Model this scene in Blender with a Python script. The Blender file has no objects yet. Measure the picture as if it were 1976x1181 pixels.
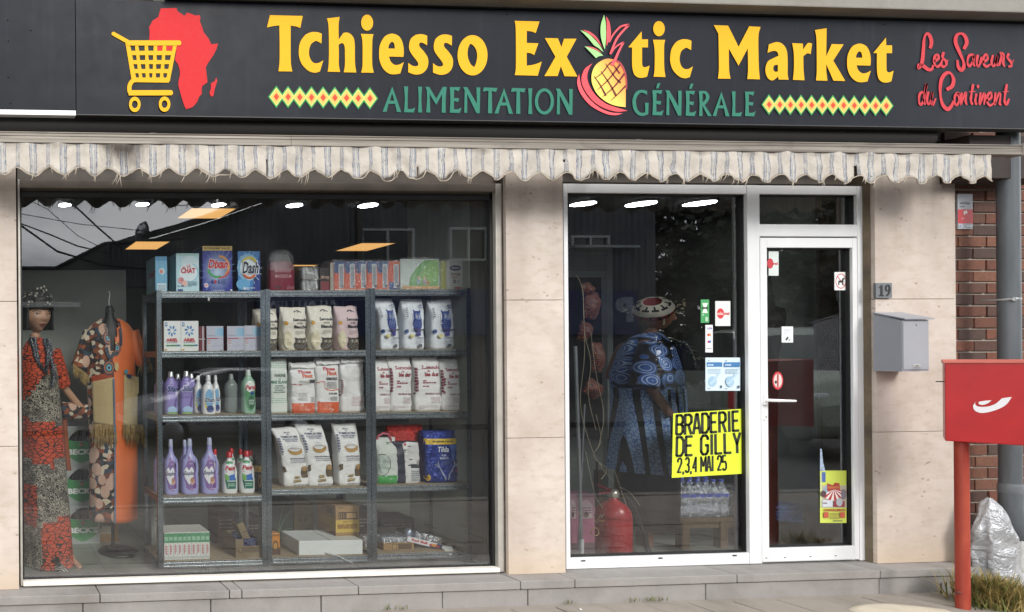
import bpy, bmesh, math, random
from mathutils import Vector, Matrix, noise
from mathutils.bvhtree import BVHTree
from mathutils.geometry import tessellate_polygon

SC = bpy.context.scene
COL = SC.collection
# ------------------------------------------------------------------ camera
CF, CPX, CPY, CD, CE, CT, CR = 1200.0, 20.0, 690.0, 3.87, 1.60, 0.0588, 0.008
cam_data = bpy.data.cameras.new('camera')
cam = bpy.data.objects.new('camera', cam_data)
COL.objects.link(cam)
cam_data.sensor_width = 36.0
cam_data.lens = CF / 1976 * 36
cam_data.shift_x = (988 - CPX) / 1976
cam_data.shift_y = (CPY - 590.5) / 1976
cam_data.clip_start, cam_data.clip_end = 0.1, 400
cam.matrix_world = (Matrix.Translation((0, -CD, CE)) @ Matrix.Rotation(-CT, 4, 'Z')
                    @ Matrix.Rotation(math.pi / 2, 4, 'X') @ Matrix.Rotation(-CR, 4, 'Z'))
SC.camera = cam
# ------------------------------------------------------------------ sky, sun, exposure
SUN_EL, SUN_AZ = math.radians(31), math.radians(163)      # azimuth clockwise from +Y
world = bpy.data.worlds.new('World')
SC.world = world
world.use_nodes = True
wt = world.node_tree
wt.nodes.clear()
def wn(t, **k):
    n = wt.nodes.new(t)
    for a, b in k.items():
        setattr(n, a, b)
    return n
w_out = wn('ShaderNodeOutputWorld'); w_bg = wn('ShaderNodeBackground')
w_sky = wn('ShaderNodeTexSky', sky_type='NISHITA', sun_disc=False)
w_sky.sun_elevation, w_sky.sun_rotation = SUN_EL, SUN_AZ
w_tc = wn('ShaderNodeTexCoord'); w_mp = wn('ShaderNodeMapping')
w_mp.inputs['Scale'].default_value = (1.0, 1.0, 2.2); w_mp.inputs['Location'].default_value = (3.7, -.6, .3)
w_nz = wn('ShaderNodeTexNoise')
w_nz.inputs['Scale'].default_value = 2.3; w_nz.inputs['Detail'].default_value = 7
w_nz.inputs['Roughness'].default_value = 0.55; w_nz.inputs['Distortion'].default_value = 0.4
w_rp = wn('ShaderNodeValToRGB')
e = w_rp.color_ramp.elements
e[0].position = 0.30; e[0].color = (11.5, 12.2, 13, 1)
e[1].position = 0.62; e[1].color = (28, 28, 28, 1)
x = e.new(0.46); x.color = (15, 15.5, 16, 1)
w_mx = wn('ShaderNodeMix', data_type='RGBA')
w_mx.inputs[0].default_value = 0.88
wl = wt.links.new
wl(w_tc.outputs['Generated'], w_mp.inputs['Vector']); wl(w_mp.outputs[0], w_nz.inputs['Vector'])
wl(w_nz.outputs[0], w_rp.inputs[0]); wl(w_sky.outputs[0], w_mx.inputs[6]); wl(w_rp.outputs[0], w_mx.inputs[7])
wl(w_mx.outputs[2], w_bg.inputs['Color']); wl(w_bg.outputs[0], w_out.inputs[0])
w_bg.inputs['Strength'].default_value = 0.12
sun_d = bpy.data.lights.new('sun', 'SUN')
sun_d.energy, sun_d.angle, sun_d.color = 2.4, math.radians(20), (1.0, 0.97, 0.93)
sun = bpy.data.objects.new('sun', sun_d)
COL.objects.link(sun)
sd = Vector((math.sin(SUN_AZ) * math.cos(SUN_EL), math.cos(SUN_AZ) * math.cos(SUN_EL), math.sin(SUN_EL)))
sun.rotation_euler = (-sd).to_track_quat('-Z', 'Y').to_euler()
sun.location = sd * 30
SC.view_settings.view_transform = 'Standard'
try: SC.view_settings.look = 'None'
except Exception: pass
SC.view_settings.gamma = 1.0
SC.view_settings.use_curve_mapping = False
SC.view_settings.exposure = 0.0
SC.render.engine = 'CYCLES'
SC.cycles.use_denoising = True
SC.cycles.max_bounces = 7
SC.cycles.diffuse_bounces = 3
SC.cycles.glossy_bounces = 4
SC.cycles.transmission_bounces = 4
SC.cycles.transparent_max_bounces = 24
SC.cycles.caustics_reflective = False
SC.cycles.caustics_refractive = False
SC.cycles.sample_clamp_indirect = 4

# ------------------------------------------------------------------ measuring
_F = Vector((math.sin(CT), math.cos(CT), 0)); _R = Vector((math.cos(CT), -math.sin(CT), 0)); _U = Vector((0, 0, 1))
_C = Vector((0, -CD, CE))
def ray(x, y):
    dx, dy = x - CPX, y - CPY
    c, s = math.cos(CR), math.sin(CR)
    u, v = c * dx - s * dy, -s * dx - c * dy
    return _F * CF + _R * u + _U * v
def P(x, y, Y):
    """The point of the photograph (x, y) on the vertical plane Y."""
    d = ray(x, y)
    return _C + d * ((Y + CD) / d.y)
def PZ(x, y, Z):
    d = ray(x, y)
    return _C + d * ((Z - CE) / d.z)
GL = 0.07
def RP(x, y, Y):
    """A point seen mirrored in the shop window, on the plane Y (street side)."""
    p = P(x, y, 2 * GL - Y)
    return Vector((p.x, Y, p.z))

# ------------------------------------------------------------------ colours and materials
def lin(c):
    if isinstance(c, str):
        c = c.lstrip('#')
        c = [int(c[i:i + 2], 16) / 255 for i in (0, 2, 4)]
        return tuple(v / 12.92 if v <= 0.04045 else ((v + 0.055) / 1.055) ** 2.4 for v in c)
    return tuple(c)
class NT:
    def __init__(s, name):
        s.m = bpy.data.materials.new(name); s.m.use_nodes = True
        s.t = s.m.node_tree; s.b = s.t.nodes['Principled BSDF']; s.out = s.t.nodes['Material Output']
    def n(s, t, ins=None, **k):
        n = s.t.nodes.new(t)
        for a, b in k.items(): setattr(n, a, b)
        for a, b in (ins or {}).items(): s.set(n.inputs[a], b)
        return n
    def set(s, sock, v):
        if isinstance(v, bpy.types.NodeSocket): s.t.links.new(v, sock)
        elif isinstance(v, bpy.types.Node): s.t.links.new(v.outputs[0], sock)
        else: sock.default_value = v
    def math(s, op, a, b=0.0, c=0.0):
        n = s.n('ShaderNodeMath', operation=op)
        s.set(n.inputs[0], a); s.set(n.inputs[1], b); s.set(n.inputs[2], c)
        return n.outputs[0]
    def mix(s, f, a, b, blend='MIX'):
        n = s.n('ShaderNodeMix', data_type='RGBA', blend_type=blend)
        s.set(n.inputs[0], f)
        for i, v in ((6, a), (7, b)):
            s.set(n.inputs[i], v if isinstance(v, (bpy.types.NodeSocket, bpy.types.Node)) else (*lin(v), 1))
        return n.outputs[2]
    def ramp(s, f, stops, interp='LINEAR'):
        n = s.n('ShaderNodeValToRGB'); n.color_ramp.interpolation = interp
        el = n.color_ramp.elements
        for i, (p, c) in enumerate(stops):
            q = el[i] if i < 2 else el.new(p)
            q.position = p
            q.color = (*lin(c), 1) if not isinstance(c, (int, float)) else (c, c, c, 1)
        s.set(n.inputs[0], f)
        return n.outputs[0]
    def obj(s):
        return s.n('ShaderNodeTexCoord').outputs['Object']
    def geo(s):
        return s.n('ShaderNodeNewGeometry').outputs['Position']
    def noise(s, vec, scale, detail=4, rough=0.55, dist=0.0):
        n = s.n('ShaderNodeTexNoise', {'Scale': scale, 'Detail': detail, 'Roughness': rough, 'Distortion': dist})
        s.set(n.inputs['Vector'], vec)
        return n.outputs[0]
    def voro(s, vec, scale, feature='F1', out=0):
        n = s.n('ShaderNodeTexVoronoi', {'Scale': scale}, feature=feature)
        s.set(n.inputs['Vector'], vec)
        return n.outputs[out]
    def scale(s, vec, sc, loc=(0, 0, 0)):
        n = s.n('ShaderNodeMapping', {'Scale': sc, 'Location': loc}); s.set(n.inputs[0], vec)
        return n.outputs[0]
    def sep(s, vec):
        n = s.n('ShaderNodeSeparateXYZ'); s.set(n.inputs[0], vec)
        return n.outputs
    def bump(s, h, strength=0.3, dist=0.01):
        n = s.n('ShaderNodeBump', {'Strength': strength, 'Distance': dist}); s.set(n.inputs['Height'], h)
        s.t.links.new(n.outputs[0], s.b.inputs['Normal'])
    def base(s, col, rough=0.6, metal=0.0, spec=0.5):
        s.set(s.b.inputs['Base Color'], col if isinstance(col, (bpy.types.NodeSocket, bpy.types.Node)) else (*lin(col), 1))
        s.set(s.b.inputs['Roughness'], rough); s.set(s.b.inputs['Metallic'], metal)
        s.b.inputs['Specular IOR Level'].default_value = spec
        return s.m
_mc = {}
def M(col, rough=0.6, metal=0.0, spec=0.5, var=0.12, vs=6.0, bump=0.0, bs=60.0, name=None):
    """A plain painted / plastic / metal surface with slight grain and wear."""
    key = (str(col), rough, metal, spec, var, vs, bump, bs)
    if key in _mc: return _mc[key]
    t = NT(name or 'surface')
    p = t.geo()
    n = t.noise(p, vs, 5)
    c = lin(col)
    c2 = tuple(max(0, v * (1 - var)) for v in c); c1 = tuple(min(1, v * (1 + var * 0.6)) for v in c)
    colr = t.mix(t.ramp(n, ((0.35, 0.0), (0.65, 1.0))), c2, c1)
    r = t.math('ADD', t.math('MULTIPLY', t.noise(p, vs * 7, 3), 0.15), max(0.02, rough - 0.07))
    t.base(colr, r, metal, spec)
    if bump: t.bump(t.noise(p, bs, 4), bump, 0.004)
    _mc[key] = t.m
    return t.m
def emit(col, strength, name='lamp'):
    t = NT(name)
    t.base((0.8, 0.8, 0.8), 0.5)
    t.b.inputs['Emission Color'].default_value = (*lin(col), 1)
    t.b.inputs['Emission Strength'].default_value = strength
    return t.m
def ink_mat(rough, name):
    t = NT(name)
    a = t.n('ShaderNodeAttribute', attribute_name='ink')
    p = t.geo()
    c = t.mix(t.math('MULTIPLY', t.noise(p, 40, 3), 0.10), a.outputs['Color'], (0.25, 0.25, 0.25))
    t.base(c, rough)
    return t.m
INK = ink_mat(0.45, 'printed_ink'); INKG = ink_mat(0.28, 'glossy_ink'); INKM = ink_mat(0.7, 'matt_ink'); INKS = ink_mat(0.6, 'sign_ink')
INKS.node_tree.nodes['Principled BSDF'].inputs['Specular IOR Level'].default_value = .15
ORD = ['first', 'second', 'third', 'fourth', 'fifth', 'sixth', 'seventh', 'eighth', 'ninth', 'tenth']

# ------------------------------------------------------------------ things, parts
def base_loc(o):
    v = Vector((0, 0, 0))
    while o is not None:
        v = v + o.location; o = o.parent
    return v
def thing(name, label, cat, loc=(0, 0, 0), group=None, rz=0.0):
    o = bpy.data.objects.new(name, None)
    o.empty_display_size = 0.05
    COL.objects.link(o)
    o.location = loc; o.rotation_euler = (0, 0, rz)
    o['label'] = label; o['category'] = cat
    if group: o['group'] = group
    return o
def tag(o, label, cat, group=None):
    o['label'] = label; o['category'] = cat
    if group: o['group'] = group
    return o
def copy_tree(o, loc, label, rz=None, group=None):
    c = o.copy(); COL.objects.link(c); c.location = loc
    c['label'] = label
    if rz is not None: c.rotation_euler = (0, 0, rz)
    if group: c['group'] = group
    for ch in list(o.children):
        d = ch.copy(); COL.objects.link(d); d.parent = c
        for g in ch.children:
            f = g.copy(); COL.objects.link(f); f.parent = d
    return c

class MB:
    """Collects shapes; build() links them as one mesh object."""
    def __init__(s): s.v = []; s.f = []; s.m = []; s.sm = []
    def add(s, vs, fs, m=0, smooth=False):
        o = len(s.v)
        s.v += [tuple(v) for v in vs]
        s.f += [tuple(i + o for i in f) for f in fs]
        s.m += [m] * len(fs); s.sm += [smooth] * len(fs)
        return s
    def addbm(s, bm, m=0, smooth=False):
        bm.verts.index_update()
        s.add([v.co for v in bm.verts], [[v.index for v in f.verts] for f in bm.faces], m, smooth)
        bm.free()
        return s
    def box(s, x0, x1, y0, y1, z0, z1, bev=0.0, m=0, mat=None):
        if bev <= 0:
            vs = [Vector((x, y, z)) for x in (x0, x1) for y in (y0, y1) for z in (z0, z1)]
            if mat is not None: vs = [mat @ v for v in vs]
            return s.add(vs, [(0, 1, 3, 2), (4, 6, 7, 5), (0, 4, 5, 1), (2, 3, 7, 6), (0, 2, 6, 4), (1, 5, 7, 3)], m)
        bm = bmesh.new()
        bmesh.ops.create_cube(bm, size=1)
        for v in bm.verts:
            v.co = Vector((x0 + (x1 - x0) * (v.co.x + .5), y0 + (y1 - y0) * (v.co.y + .5), z0 + (z1 - z0) * (v.co.z + .5)))
        bmesh.ops.bevel(bm, geom=bm.edges[:], offset=bev, segments=2, affect='EDGES', profile=0.6)
        if mat is not None: bm.transform(mat)
        return s.addbm(bm, m, False)
    def loft(s, rings, m=0, smooth=True, caps=True, closed=True):
        n = len(rings[0]); vs = [p for r in rings for p in r]; fs = []
        for i in range(len(rings) - 1):
            for j in range(n if closed else n - 1):
                k = (j + 1) % n
                fs.append((i * n + j, i * n + k, (i + 1) * n + k, (i + 1) * n + j))
        s.add(vs, fs, m, smooth)
        if caps and closed:
            s.add(rings[0], [tuple(reversed(range(n)))], m, False); s.add(rings[-1], [tuple(range(n))], m, False)
        return s
    def tube(s, pts, r, n=8, m=0, caps=True):
        pts = [Vector(p) for p in pts]
        rs = r if isinstance(r, (list, tuple)) else [r] * len(pts)
        rings = []; up = None
        for i, p in enumerate(pts):
            t = (pts[min(i + 1, len(pts) - 1)] - pts[max(i - 1, 0)])
            if t.length < 1e-9: t = Vector((0, 0, 1))
            t.normalize()
            if up is None: up = Vector((1, 0, 0)) if abs(t.x) < 0.8 else Vector((0, 0, 1))
            a = t.cross(up)
            if a.length < 1e-6: a = t.cross(Vector((0.3, 0.7, 0.2)))
            a.normalize(); b = a.cross(t).normalized(); up = b
            rings.append([p + (a * math.cos(q) + b * math.sin(q)) * rs[i] for q in (2 * math.pi * j / n for j in range(n))])
        return s.loft(rings, m, True, caps)
    def lathe(s, prof, c=(0, 0, 0), n=20, m=0, sx=1.0, sy=1.0, caps=True):
        rings = [[Vector((c[0] + sx * r * math.cos(q), c[1] + sy * r * math.sin(q), c[2] + z)) for q in (2 * math.pi * j / n for j in range(n))] for r, z in prof]
        return s.loft(rings, m, True, caps)
    def prism(s, poly, y0, y1, m=0, fn=None):
        """Polygon in x,z pushed from y0 to y1."""
        n = len(poly)
        f = fn or (lambda x, y, z: Vector((x, y, z)))
        vs = [f(x, y0, z) for x, z in poly] + [f(x, y1, z) for x, z in poly]
        tr = tessellate_polygon([[Vector((x, z, 0)) for x, z in poly]])
        fs = [tuple(t) for t in tr] + [tuple(i + n for i in reversed(t)) for t in tr]
        fs += [(i, (i + 1) % n, n + (i + 1) % n, n + i) for i in range(n)]
        return s.add(vs, fs, m)
    def grid(s, nu, nv, fn, m=0, smooth=True):
        vs = [fn(i / nu, j / nv) for j in range(nv + 1) for i in range(nu + 1)]
        fs = [(j * (nu + 1) + i, j * (nu + 1) + i + 1, (j + 1) * (nu + 1) + i + 1, (j + 1) * (nu + 1) + i) for j in range(nv) for i in range(nu)]
        return s.add(vs, fs, m, smooth)
    def quad(s, a, b, c, d, m=0): return s.add([a, b, c, d], [(0, 1, 2, 3)], m)
    def data(s, name, mats, off=None):
        me = bpy.data.meshes.new(name)
        o = Vector(off) if off is not None else Vector((0, 0, 0))
        me.from_pydata([(v[0] - o.x, v[1] - o.y, v[2] - o.z) for v in s.v], [], s.f)
        for k in (mats if isinstance(mats, (list, tuple)) else [mats]): me.materials.append(k)
        me.polygons.foreach_set('material_index', s.m)
        me.polygons.foreach_set('use_smooth', s.sm)
        me.update()
        return me
    def build(s, name, mats, parent=None, world=False, loc=None):
        off = None
        if world and parent is not None: off = base_loc(parent)
        if loc is not None: off = Vector(loc)
        o = bpy.data.objects.new(name, s.data(name, mats, off))
        COL.objects.link(o)
        if parent is not None: o.parent = parent
        if loc is not None: o.location = loc
        return o
def recalc(o):
    bm = bmesh.new(); bm.from_mesh(o.data)
    bmesh.ops.remove_doubles(bm, verts=bm.verts[:], dist=1e-5)
    bmesh.ops.recalc_face_normals(bm, faces=bm.faces[:]); bm.to_mesh(o.data); bm.free()
    return o
def structure(o):
    o['kind'] = 'structure'
    return o
def stuff(o):
    o['kind'] = 'stuff'
    return o

# ------------------------------------------------------------------ flat print
def curve(pts, n=5, closed=True):
    """Outline through points; a third value marks a smooth point."""
    L = len(pts); out = []
    def p(i): return Vector((pts[i % L][0], pts[i % L][1]))
    def sm(i): return len(pts[i % L]) > 2 and pts[i % L][2]
    for i in range(L if closed else L - 1):
        a, b = p(i), p(i + 1)
        ta = (b - p(i - 1)) * .5 if sm(i) and (closed or i > 0) else None
        tb = (p(i + 2) - a) * .5 if sm(i + 1) and (closed or i + 2 < L) else None
        if ta is None and tb is None: out.append(a); continue
        ln = (b - a).length
        ta = ta if ta is not None else (b - a) * .8
        tb = tb if tb is not None else (b - a) * .8
        for t in (ta, tb):
            if t.length > 1.6 * ln and t.length > 0: t *= 1.6 * ln / t.length
        for k in range(n):
            t = k / n
            out.append(a * (2 * t ** 3 - 3 * t ** 2 + 1) + ta * (t ** 3 - 2 * t ** 2 + t) + b * (-2 * t ** 3 + 3 * t ** 2) + tb * (t ** 3 - t ** 2))
    if not closed: out.append(p(L - 1))
    return out
_tc = {}
def text_geo(s, bold):
    k = (s, bold)
    if k in _tc: return _tc[k]
    cu = bpy.data.curves.new('t', 'FONT'); cu.body = s; cu.resolution_u = 2; cu.offset = bold; cu.fill_mode = 'FRONT'
    ob = bpy.data.objects.new('t', cu); COL.objects.link(ob)
    me = bpy.data.meshes.new_from_object(ob.evaluated_get(bpy.context.evaluated_depsgraph_get()))
    vs = [(v.co.x, v.co.y) for v in me.vertices]
    fs = [tuple(p.vertices) for p in me.polygons]
    bpy.data.objects.remove(ob); bpy.data.curves.remove(cu); bpy.data.meshes.remove(me)
    if not vs: vs = [(0, 0), (1, 0), (0, 1)]; fs = []
    x0 = min(v[0] for v in vs); x1 = max(v[0] for v in vs); y0 = min(v[1] for v in vs); y1 = max(v[1] for v in vs)
    vs = [((a - x0) / max(1e-6, x1 - x0), (b - y0) / max(1e-6, y1 - y0)) for a, b in vs]
    _tc[k] = (vs, fs)
    return _tc[k]
class Art:
    """Flat print: coloured polygons in u (right), v (up), one thin layer over the next."""
    def __init__(s, fy=1.0): s.items = []; s.fy = fy
    def _add(s, vs, fs, col): s.items.append(([(float(a), float(b) * s.fy) for a, b in vs], fs, col, len(s.items))); return s
    def shape(s, loops, col, n=5):
        ls = [[Vector((q[0], q[1], 0)) for q in curve(l, n)] for l in loops]
        tr = tessellate_polygon(ls)
        flat = [(v.x, v.y) for l in ls for v in l]
        return s._add(flat, [tuple(t) for t in tr], col)
    def poly(s, pts, col): return s.shape([pts], col)
    def rect(s, a, b, c, d, col): return s._add([(a, b), (c, b), (c, d), (a, d)], [(0, 1, 2, 3)], col)
    def ell(s, cx, cy, rx, ry, col, n=24, a0=0.0, a1=2 * math.pi):
        full = a1 - a0 > 6.28
        vs = [(cx + rx * math.cos(a0 + (a1 - a0) * i / n), cy + ry * math.sin(a0 + (a1 - a0) * i / n)) for i in range(n + (0 if full else 1))]
        return s._add(vs, [tuple(range(len(vs)))], col)
    def ring(s, cx, cy, rx, ry, t, col, n=24, a0=0.0, a1=2 * math.pi, ty=None):
        ty = ty or t * ry / rx
        vs = []; fs = []
        for i in range(n + 1):
            q = a0 + (a1 - a0) * i / n
            vs += [(cx + rx * math.cos(q), cy + ry * math.sin(q)), (cx + (rx - t) * math.cos(q), cy + (ry - ty) * math.sin(q))]
            if i: fs.append((2 * i - 2, 2 * i, 2 * i + 1, 2 * i - 1))
        return s._add(vs, fs, col)
    def stroke(s, pts, w, col, w1=None, smooth=True, n=5):
        c = curve([(q[0], q[1], 1) for q in pts], n, False) if smooth and len(pts) > 2 else [Vector(q) for q in pts]
        L = len(c); vs = []; fs = []
        for i, p in enumerate(c):
            t = c[min(i + 1, L - 1)] - c[max(i - 1, 0)]
            if t.length < 1e-9: t = Vector((1, 0))
            t.normalize(); nn = Vector((-t.y, t.x))
            f = i / max(1, L - 1)
            ww = w(f) if callable(w) else (w if w1 is None else w + (w1 - w) * f)
            vs += [tuple(p + nn * ww / 2), tuple(p - nn * ww / 2)]
            if i: fs.append((2 * i - 2, 2 * i, 2 * i + 1, 2 * i - 1))
        return s._add(vs, fs, col)
    def text(s, t, a, b, c, d, col, bold=0.0, shear=0.0):
        vs, fs = text_geo(t, bold)
        return s._add([(a + (x + shear * y) * (c - a), b + y * (d - b)) for x, y in vs], fs, col)
    def lines(s, a, b, c, d, n, col, seed=0, fill=0.45):
        """Rows of print too small to read."""
        r = random.Random(seed); h = (d - b) / n
        vs = []; fs = []
        for i in range(n):
            x = a; y = b + i * h
            while x < c:
                w = (c - a) * r.uniform(.06, .2); e2 = min(c, x + w)
                o = len(vs); vs += [(x, y), (e2, y), (e2, y + h * fill), (x, y + h * fill)]; fs.append((o, o + 1, o + 2, o + 3))
                x = e2 + (c - a) * .03
                if i == 0 and r.random() < .2: break
        return s._add(vs, fs, col)
    def build(s, name, parent, mapf, mat=None, maxedge=None, world=False):
        V = []; Fc = []; C = []
        for vs, fs, col, ly in s.items:
            tris = []
            for f in fs:
                for k in range(1, len(f) - 1): tris.append((vs[f[0]], vs[f[k]], vs[f[k + 1]]))
            if maxedge:
                out = []; st = tris
                while st:
                    t = st.pop()
                    e2 = [((t[i][0] - t[(i + 1) % 3][0]) ** 2 + (t[i][1] - t[(i + 1) % 3][1]) ** 2, i) for i in range(3)]
                    m, i = max(e2)
                    if m <= maxedge * maxedge or len(out) > 20000: out.append(t); continue
                    a, b, c = t[i], t[(i + 1) % 3], t[(i + 2) % 3]
                    h = ((a[0] + b[0]) / 2, (a[1] + b[1]) / 2)
                    st += [(a, h, c), (h, b, c)]
                tris = out
            ix = {}
            lc = None if callable(col) else lin(col)
            for t in tris:
                ff = []
                for q in t:
                    if q not in ix:
                        ix[q] = len(V); V.append(mapf(q[0], q[1], ly)); C.append((*(lc or lin(col(q[0], q[1]))), 1))
                    ff.append(ix[q])
                if len(set(ff)) == 3: Fc.append(ff)
        off = base_loc(parent) if (world and parent is not None) else Vector((0, 0, 0))
        me = bpy.data.meshes.new(name)
        me.from_pydata([(v[0] - off.x, v[1] - off.y, v[2] - off.z) for v in V], [], Fc)
        ca = me.color_attributes.new('ink', 'FLOAT_COLOR', 'POINT')
        ca.data.foreach_set('color', [k for c in C for k in c])
        me.materials.append(mat or INK)
        me.update()
        o = bpy.data.objects.new(name, me); COL.objects.link(o)
        if parent is not None: o.parent = parent
        return o
def onplane(Y, lift=0.0012, step=0.0005):
    """Photo pixels -> print on the vertical plane Y facing the street."""
    return lambda u, v, h: P(u, v, Y) + Vector((0, -lift - step * h, 0))
def onface(w, h, y, x0=None, z0=0.0):
    xx = -w / 2 if x0 is None else x0
    return lambda u, v, l: Vector((xx + u * w, y - 0.0008 - 0.0004 * l, z0 + v * h))
def onmesh(mb, w, h, x0=None, z0=0.0, lift=0.0012):
    bv = BVHTree.FromPolygons([Vector(v) for v in mb.v], mb.f)
    xx = -w / 2 if x0 is None else x0
    def f(u, v, l):
        p = Vector((xx + u * w, -3, z0 + v * h))
        hit = bv.ray_cast(p, Vector((0, 1, 0)))
        if hit[0] is None:
            q = bv.find_nearest(Vector((p.x, -0.1, p.z)))[0]
            return Vector((q.x, q.y - lift - .0004 * l, q.z))
        return Vector((p.x, hit[0].y - lift - 0.0004 * l, p.z))
    return f
# ------------------------------------------------------------------ surfaces of the place
def mat_travertine():
    t = NT('beige_stone'); p = t.geo()
    n1 = t.noise(p, 2.2, 6, .6); n2 = t.noise(t.scale(p, (3, 3, 7)), 3, 5, .6)
    c = t.mix(t.ramp(n1, ((.35, 0.), (.7, 1.))), '#b7a99e', '#cec2b8')
    c = t.mix(t.math('MULTIPLY', t.ramp(n2, ((.48, 0.), (.70, 1.))), .45), c, '#a8977f')
    v = t.voro(t.scale(p, (16, 16, 26)), 1.0)
    gate = t.ramp(t.noise(p, 5, 4), ((.52, 0.), (.6, 1.)))
    pit = t.math('MULTIPLY', t.ramp(v, ((.10, 1.), (.24, 0.))), gate)
    c = t.mix(t.math('MULTIPLY', pit, .75), c, '#8b7b69')
    z = t.sep(p)[2]
    streak = t.noise(t.scale(p, (9, 9, .5)), 1.0, 4)
    top = t.math('MULTIPLY', t.ramp(t.math('MULTIPLY', z, .25), ((.52, 0.), (.66, 1.))), t.ramp(streak, ((.3, .25), (.7, 1.))))
    c = t.mix(t.math('MULTIPLY', top, .42), c, '#5e5146')
    low = t.ramp(t.math('ADD', z, t.math('MULTIPLY', n2, .25)), ((.22, .55), (.5, 0.)))
    c = t.mix(low, c, '#c2a988')
    t.base(c, .62)
    t.bump(t.math('SUBTRACT', t.math('MULTIPLY', t.noise(p, 90, 3), .25), pit), .35, .003)
    return t.m
def mat_stone(a, b, name, bump=.4, dirt='#5d5850', da=.4):
    t = NT(name); p = t.geo()
    c = t.mix(t.noise(p, 7, 6, .65), a, b)
    c = t.mix(t.math('MULTIPLY', t.ramp(t.noise(p, 2.3, 5, .6), ((.5, 0.), (.7, 1.))), da), c, dirt)
    c = t.mix(t.math('MULTIPLY', t.ramp(t.noise(p, 160, 2), ((.6, 0.), (.7, 1.))), .35), c, dirt)
    t.base(c, .8)
    t.bump(t.noise(p, 140, 4), bump, .003)
    return t.m
def mat_brick():
    t = NT('red_brick'); p = t.geo()
    oi = t.n('ShaderNodeObjectInfo').outputs['Random']
    c = t.ramp(oi, ((0., '#774734'), (.3, '#643b2c'), (.55, '#80533e'), (.8, '#46322c'), (1., '#544038')))
    c = t.mix(t.ramp(t.noise(p, 45, 5, .7), ((.4, 0.), (.75, .6))), c, '#3a2723')
    t.base(c, .85); t.bump(t.noise(p, 110, 5, .7), .7, .004)
    return t.m
def mat_glass(refl=.055, tint=(0.97, 0.985, 0.975)):
    t = NT('window_glass')
    tr = t.n('ShaderNodeBsdfTransparent', {'Color': (*tint, 1)})
    g = t.n('ShaderNodeBsdfGlossy', {'Color': (.95, .97, 1, 1), 'Roughness': 0.0})
    fr = t.n('ShaderNodeFresnel', {'IOR': 1.5})
    f = t.math('ADD', t.math('MULTIPLY', fr.outputs[0], 1.35), refl)
    mx = t.n('ShaderNodeMixShader'); t.set(mx.inputs[0], f)
    t.set(mx.inputs[1], tr); t.set(mx.inputs[2], g)
    p = t.geo(); df = t.n('ShaderNodeBsdfDiffuse', {'Color': (.75, .75, .72, 1)})
    dust = t.math('MULTIPLY', t.ramp(t.noise(t.scale(p, (1, 1, .7)), 3, 6, .65), ((.45, 0.), (.8, 1.))), .012)
    z = t.sep(p)[2]
    low = t.math('MULTIPLY', t.ramp(t.math('ADD', z, t.math('MULTIPLY', t.noise(p, 9, 5), .22)), ((.24, .10), (.42, 0.))), 1.0)
    m2 = t.n('ShaderNodeMixShader'); t.set(m2.inputs[0], t.math('ADD', t.math('ADD', dust, low), .0)); t.set(m2.inputs[1], mx); t.set(m2.inputs[2], df)
    t.t.links.new(m2.outputs[0], t.out.inputs[0]); t.t.nodes.remove(t.b)
    return t.m
def mat_clear(a=.99):
    t = NT('clear_glass_edge')
    tr = t.n('ShaderNodeBsdfTransparent', {'Color': (a, a, a, 1)})
    t.t.links.new(tr.outputs[0], t.out.inputs[0]); t.t.nodes.remove(t.b)
    return t.m
def mat_film(a=.28, rough=.12, col=(.9, .93, .95)):
    """Crinkled clear plastic film."""
    t = NT('clear_film'); p = t.geo()
    tr = t.n('ShaderNodeBsdfTransparent')
    g = t.n('ShaderNodeBsdfGlossy', {'Color': (*col, 1), 'Roughness': rough})
    b = t.n('ShaderNodeBump', {'Strength': .8, 'Distance': .02}); t.set(b.inputs['Height'], t.noise(p, 45, 3, .5, 1.5))
    t.set(g.inputs['Normal'], b.outputs[0])
    mx = t.n('ShaderNodeMixShader', {0: a}); t.set(mx.inputs[1], tr); t.set(mx.inputs[2], g)
    t.t.links.new(mx.outputs[0], t.out.inputs[0]); t.t.nodes.remove(t.b)
    return t.m
TRAV = mat_travertine()
BLUESTONE = mat_stone('#827e7b', '#9c9793', 'grey_stone', .35)
SLAB = mat_stone('#857d74', '#9b9288', 'pavement_slab', .5, '#5b544c', .5)
ASPHALT = mat_stone('#3f3e3d', '#55524f', 'asphalt', .9, '#33312f', .4)
CONCRETE = mat_stone('#7b776f', '#938e86', 'concrete', .5, '#6b665d', .45)
MORTAR = mat_stone('#b5ac9f', '#c9c0b2', 'mortar', .6, '#8a8074', .4)
BRICK = mat_brick()
GLASS = mat_glass(); CLEAR = mat_clear()
PVC = M('#dfe0e0', .32, var=.05, vs=3); ALU = M('#c9c7c2', .38, .7, var=.12, vs=8); CREAM = M('#e6e0d6', .45, var=.1, vs=8)
BROWNF = M('#5a5148', .55, .0, var=.2, vs=7); BLACK = M('#141414', .5, var=.2); RUBBER = M('#1b1a19', .7)
SEAL = M('#5b5148', .8, var=.4, vs=30, bump=.4)

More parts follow.
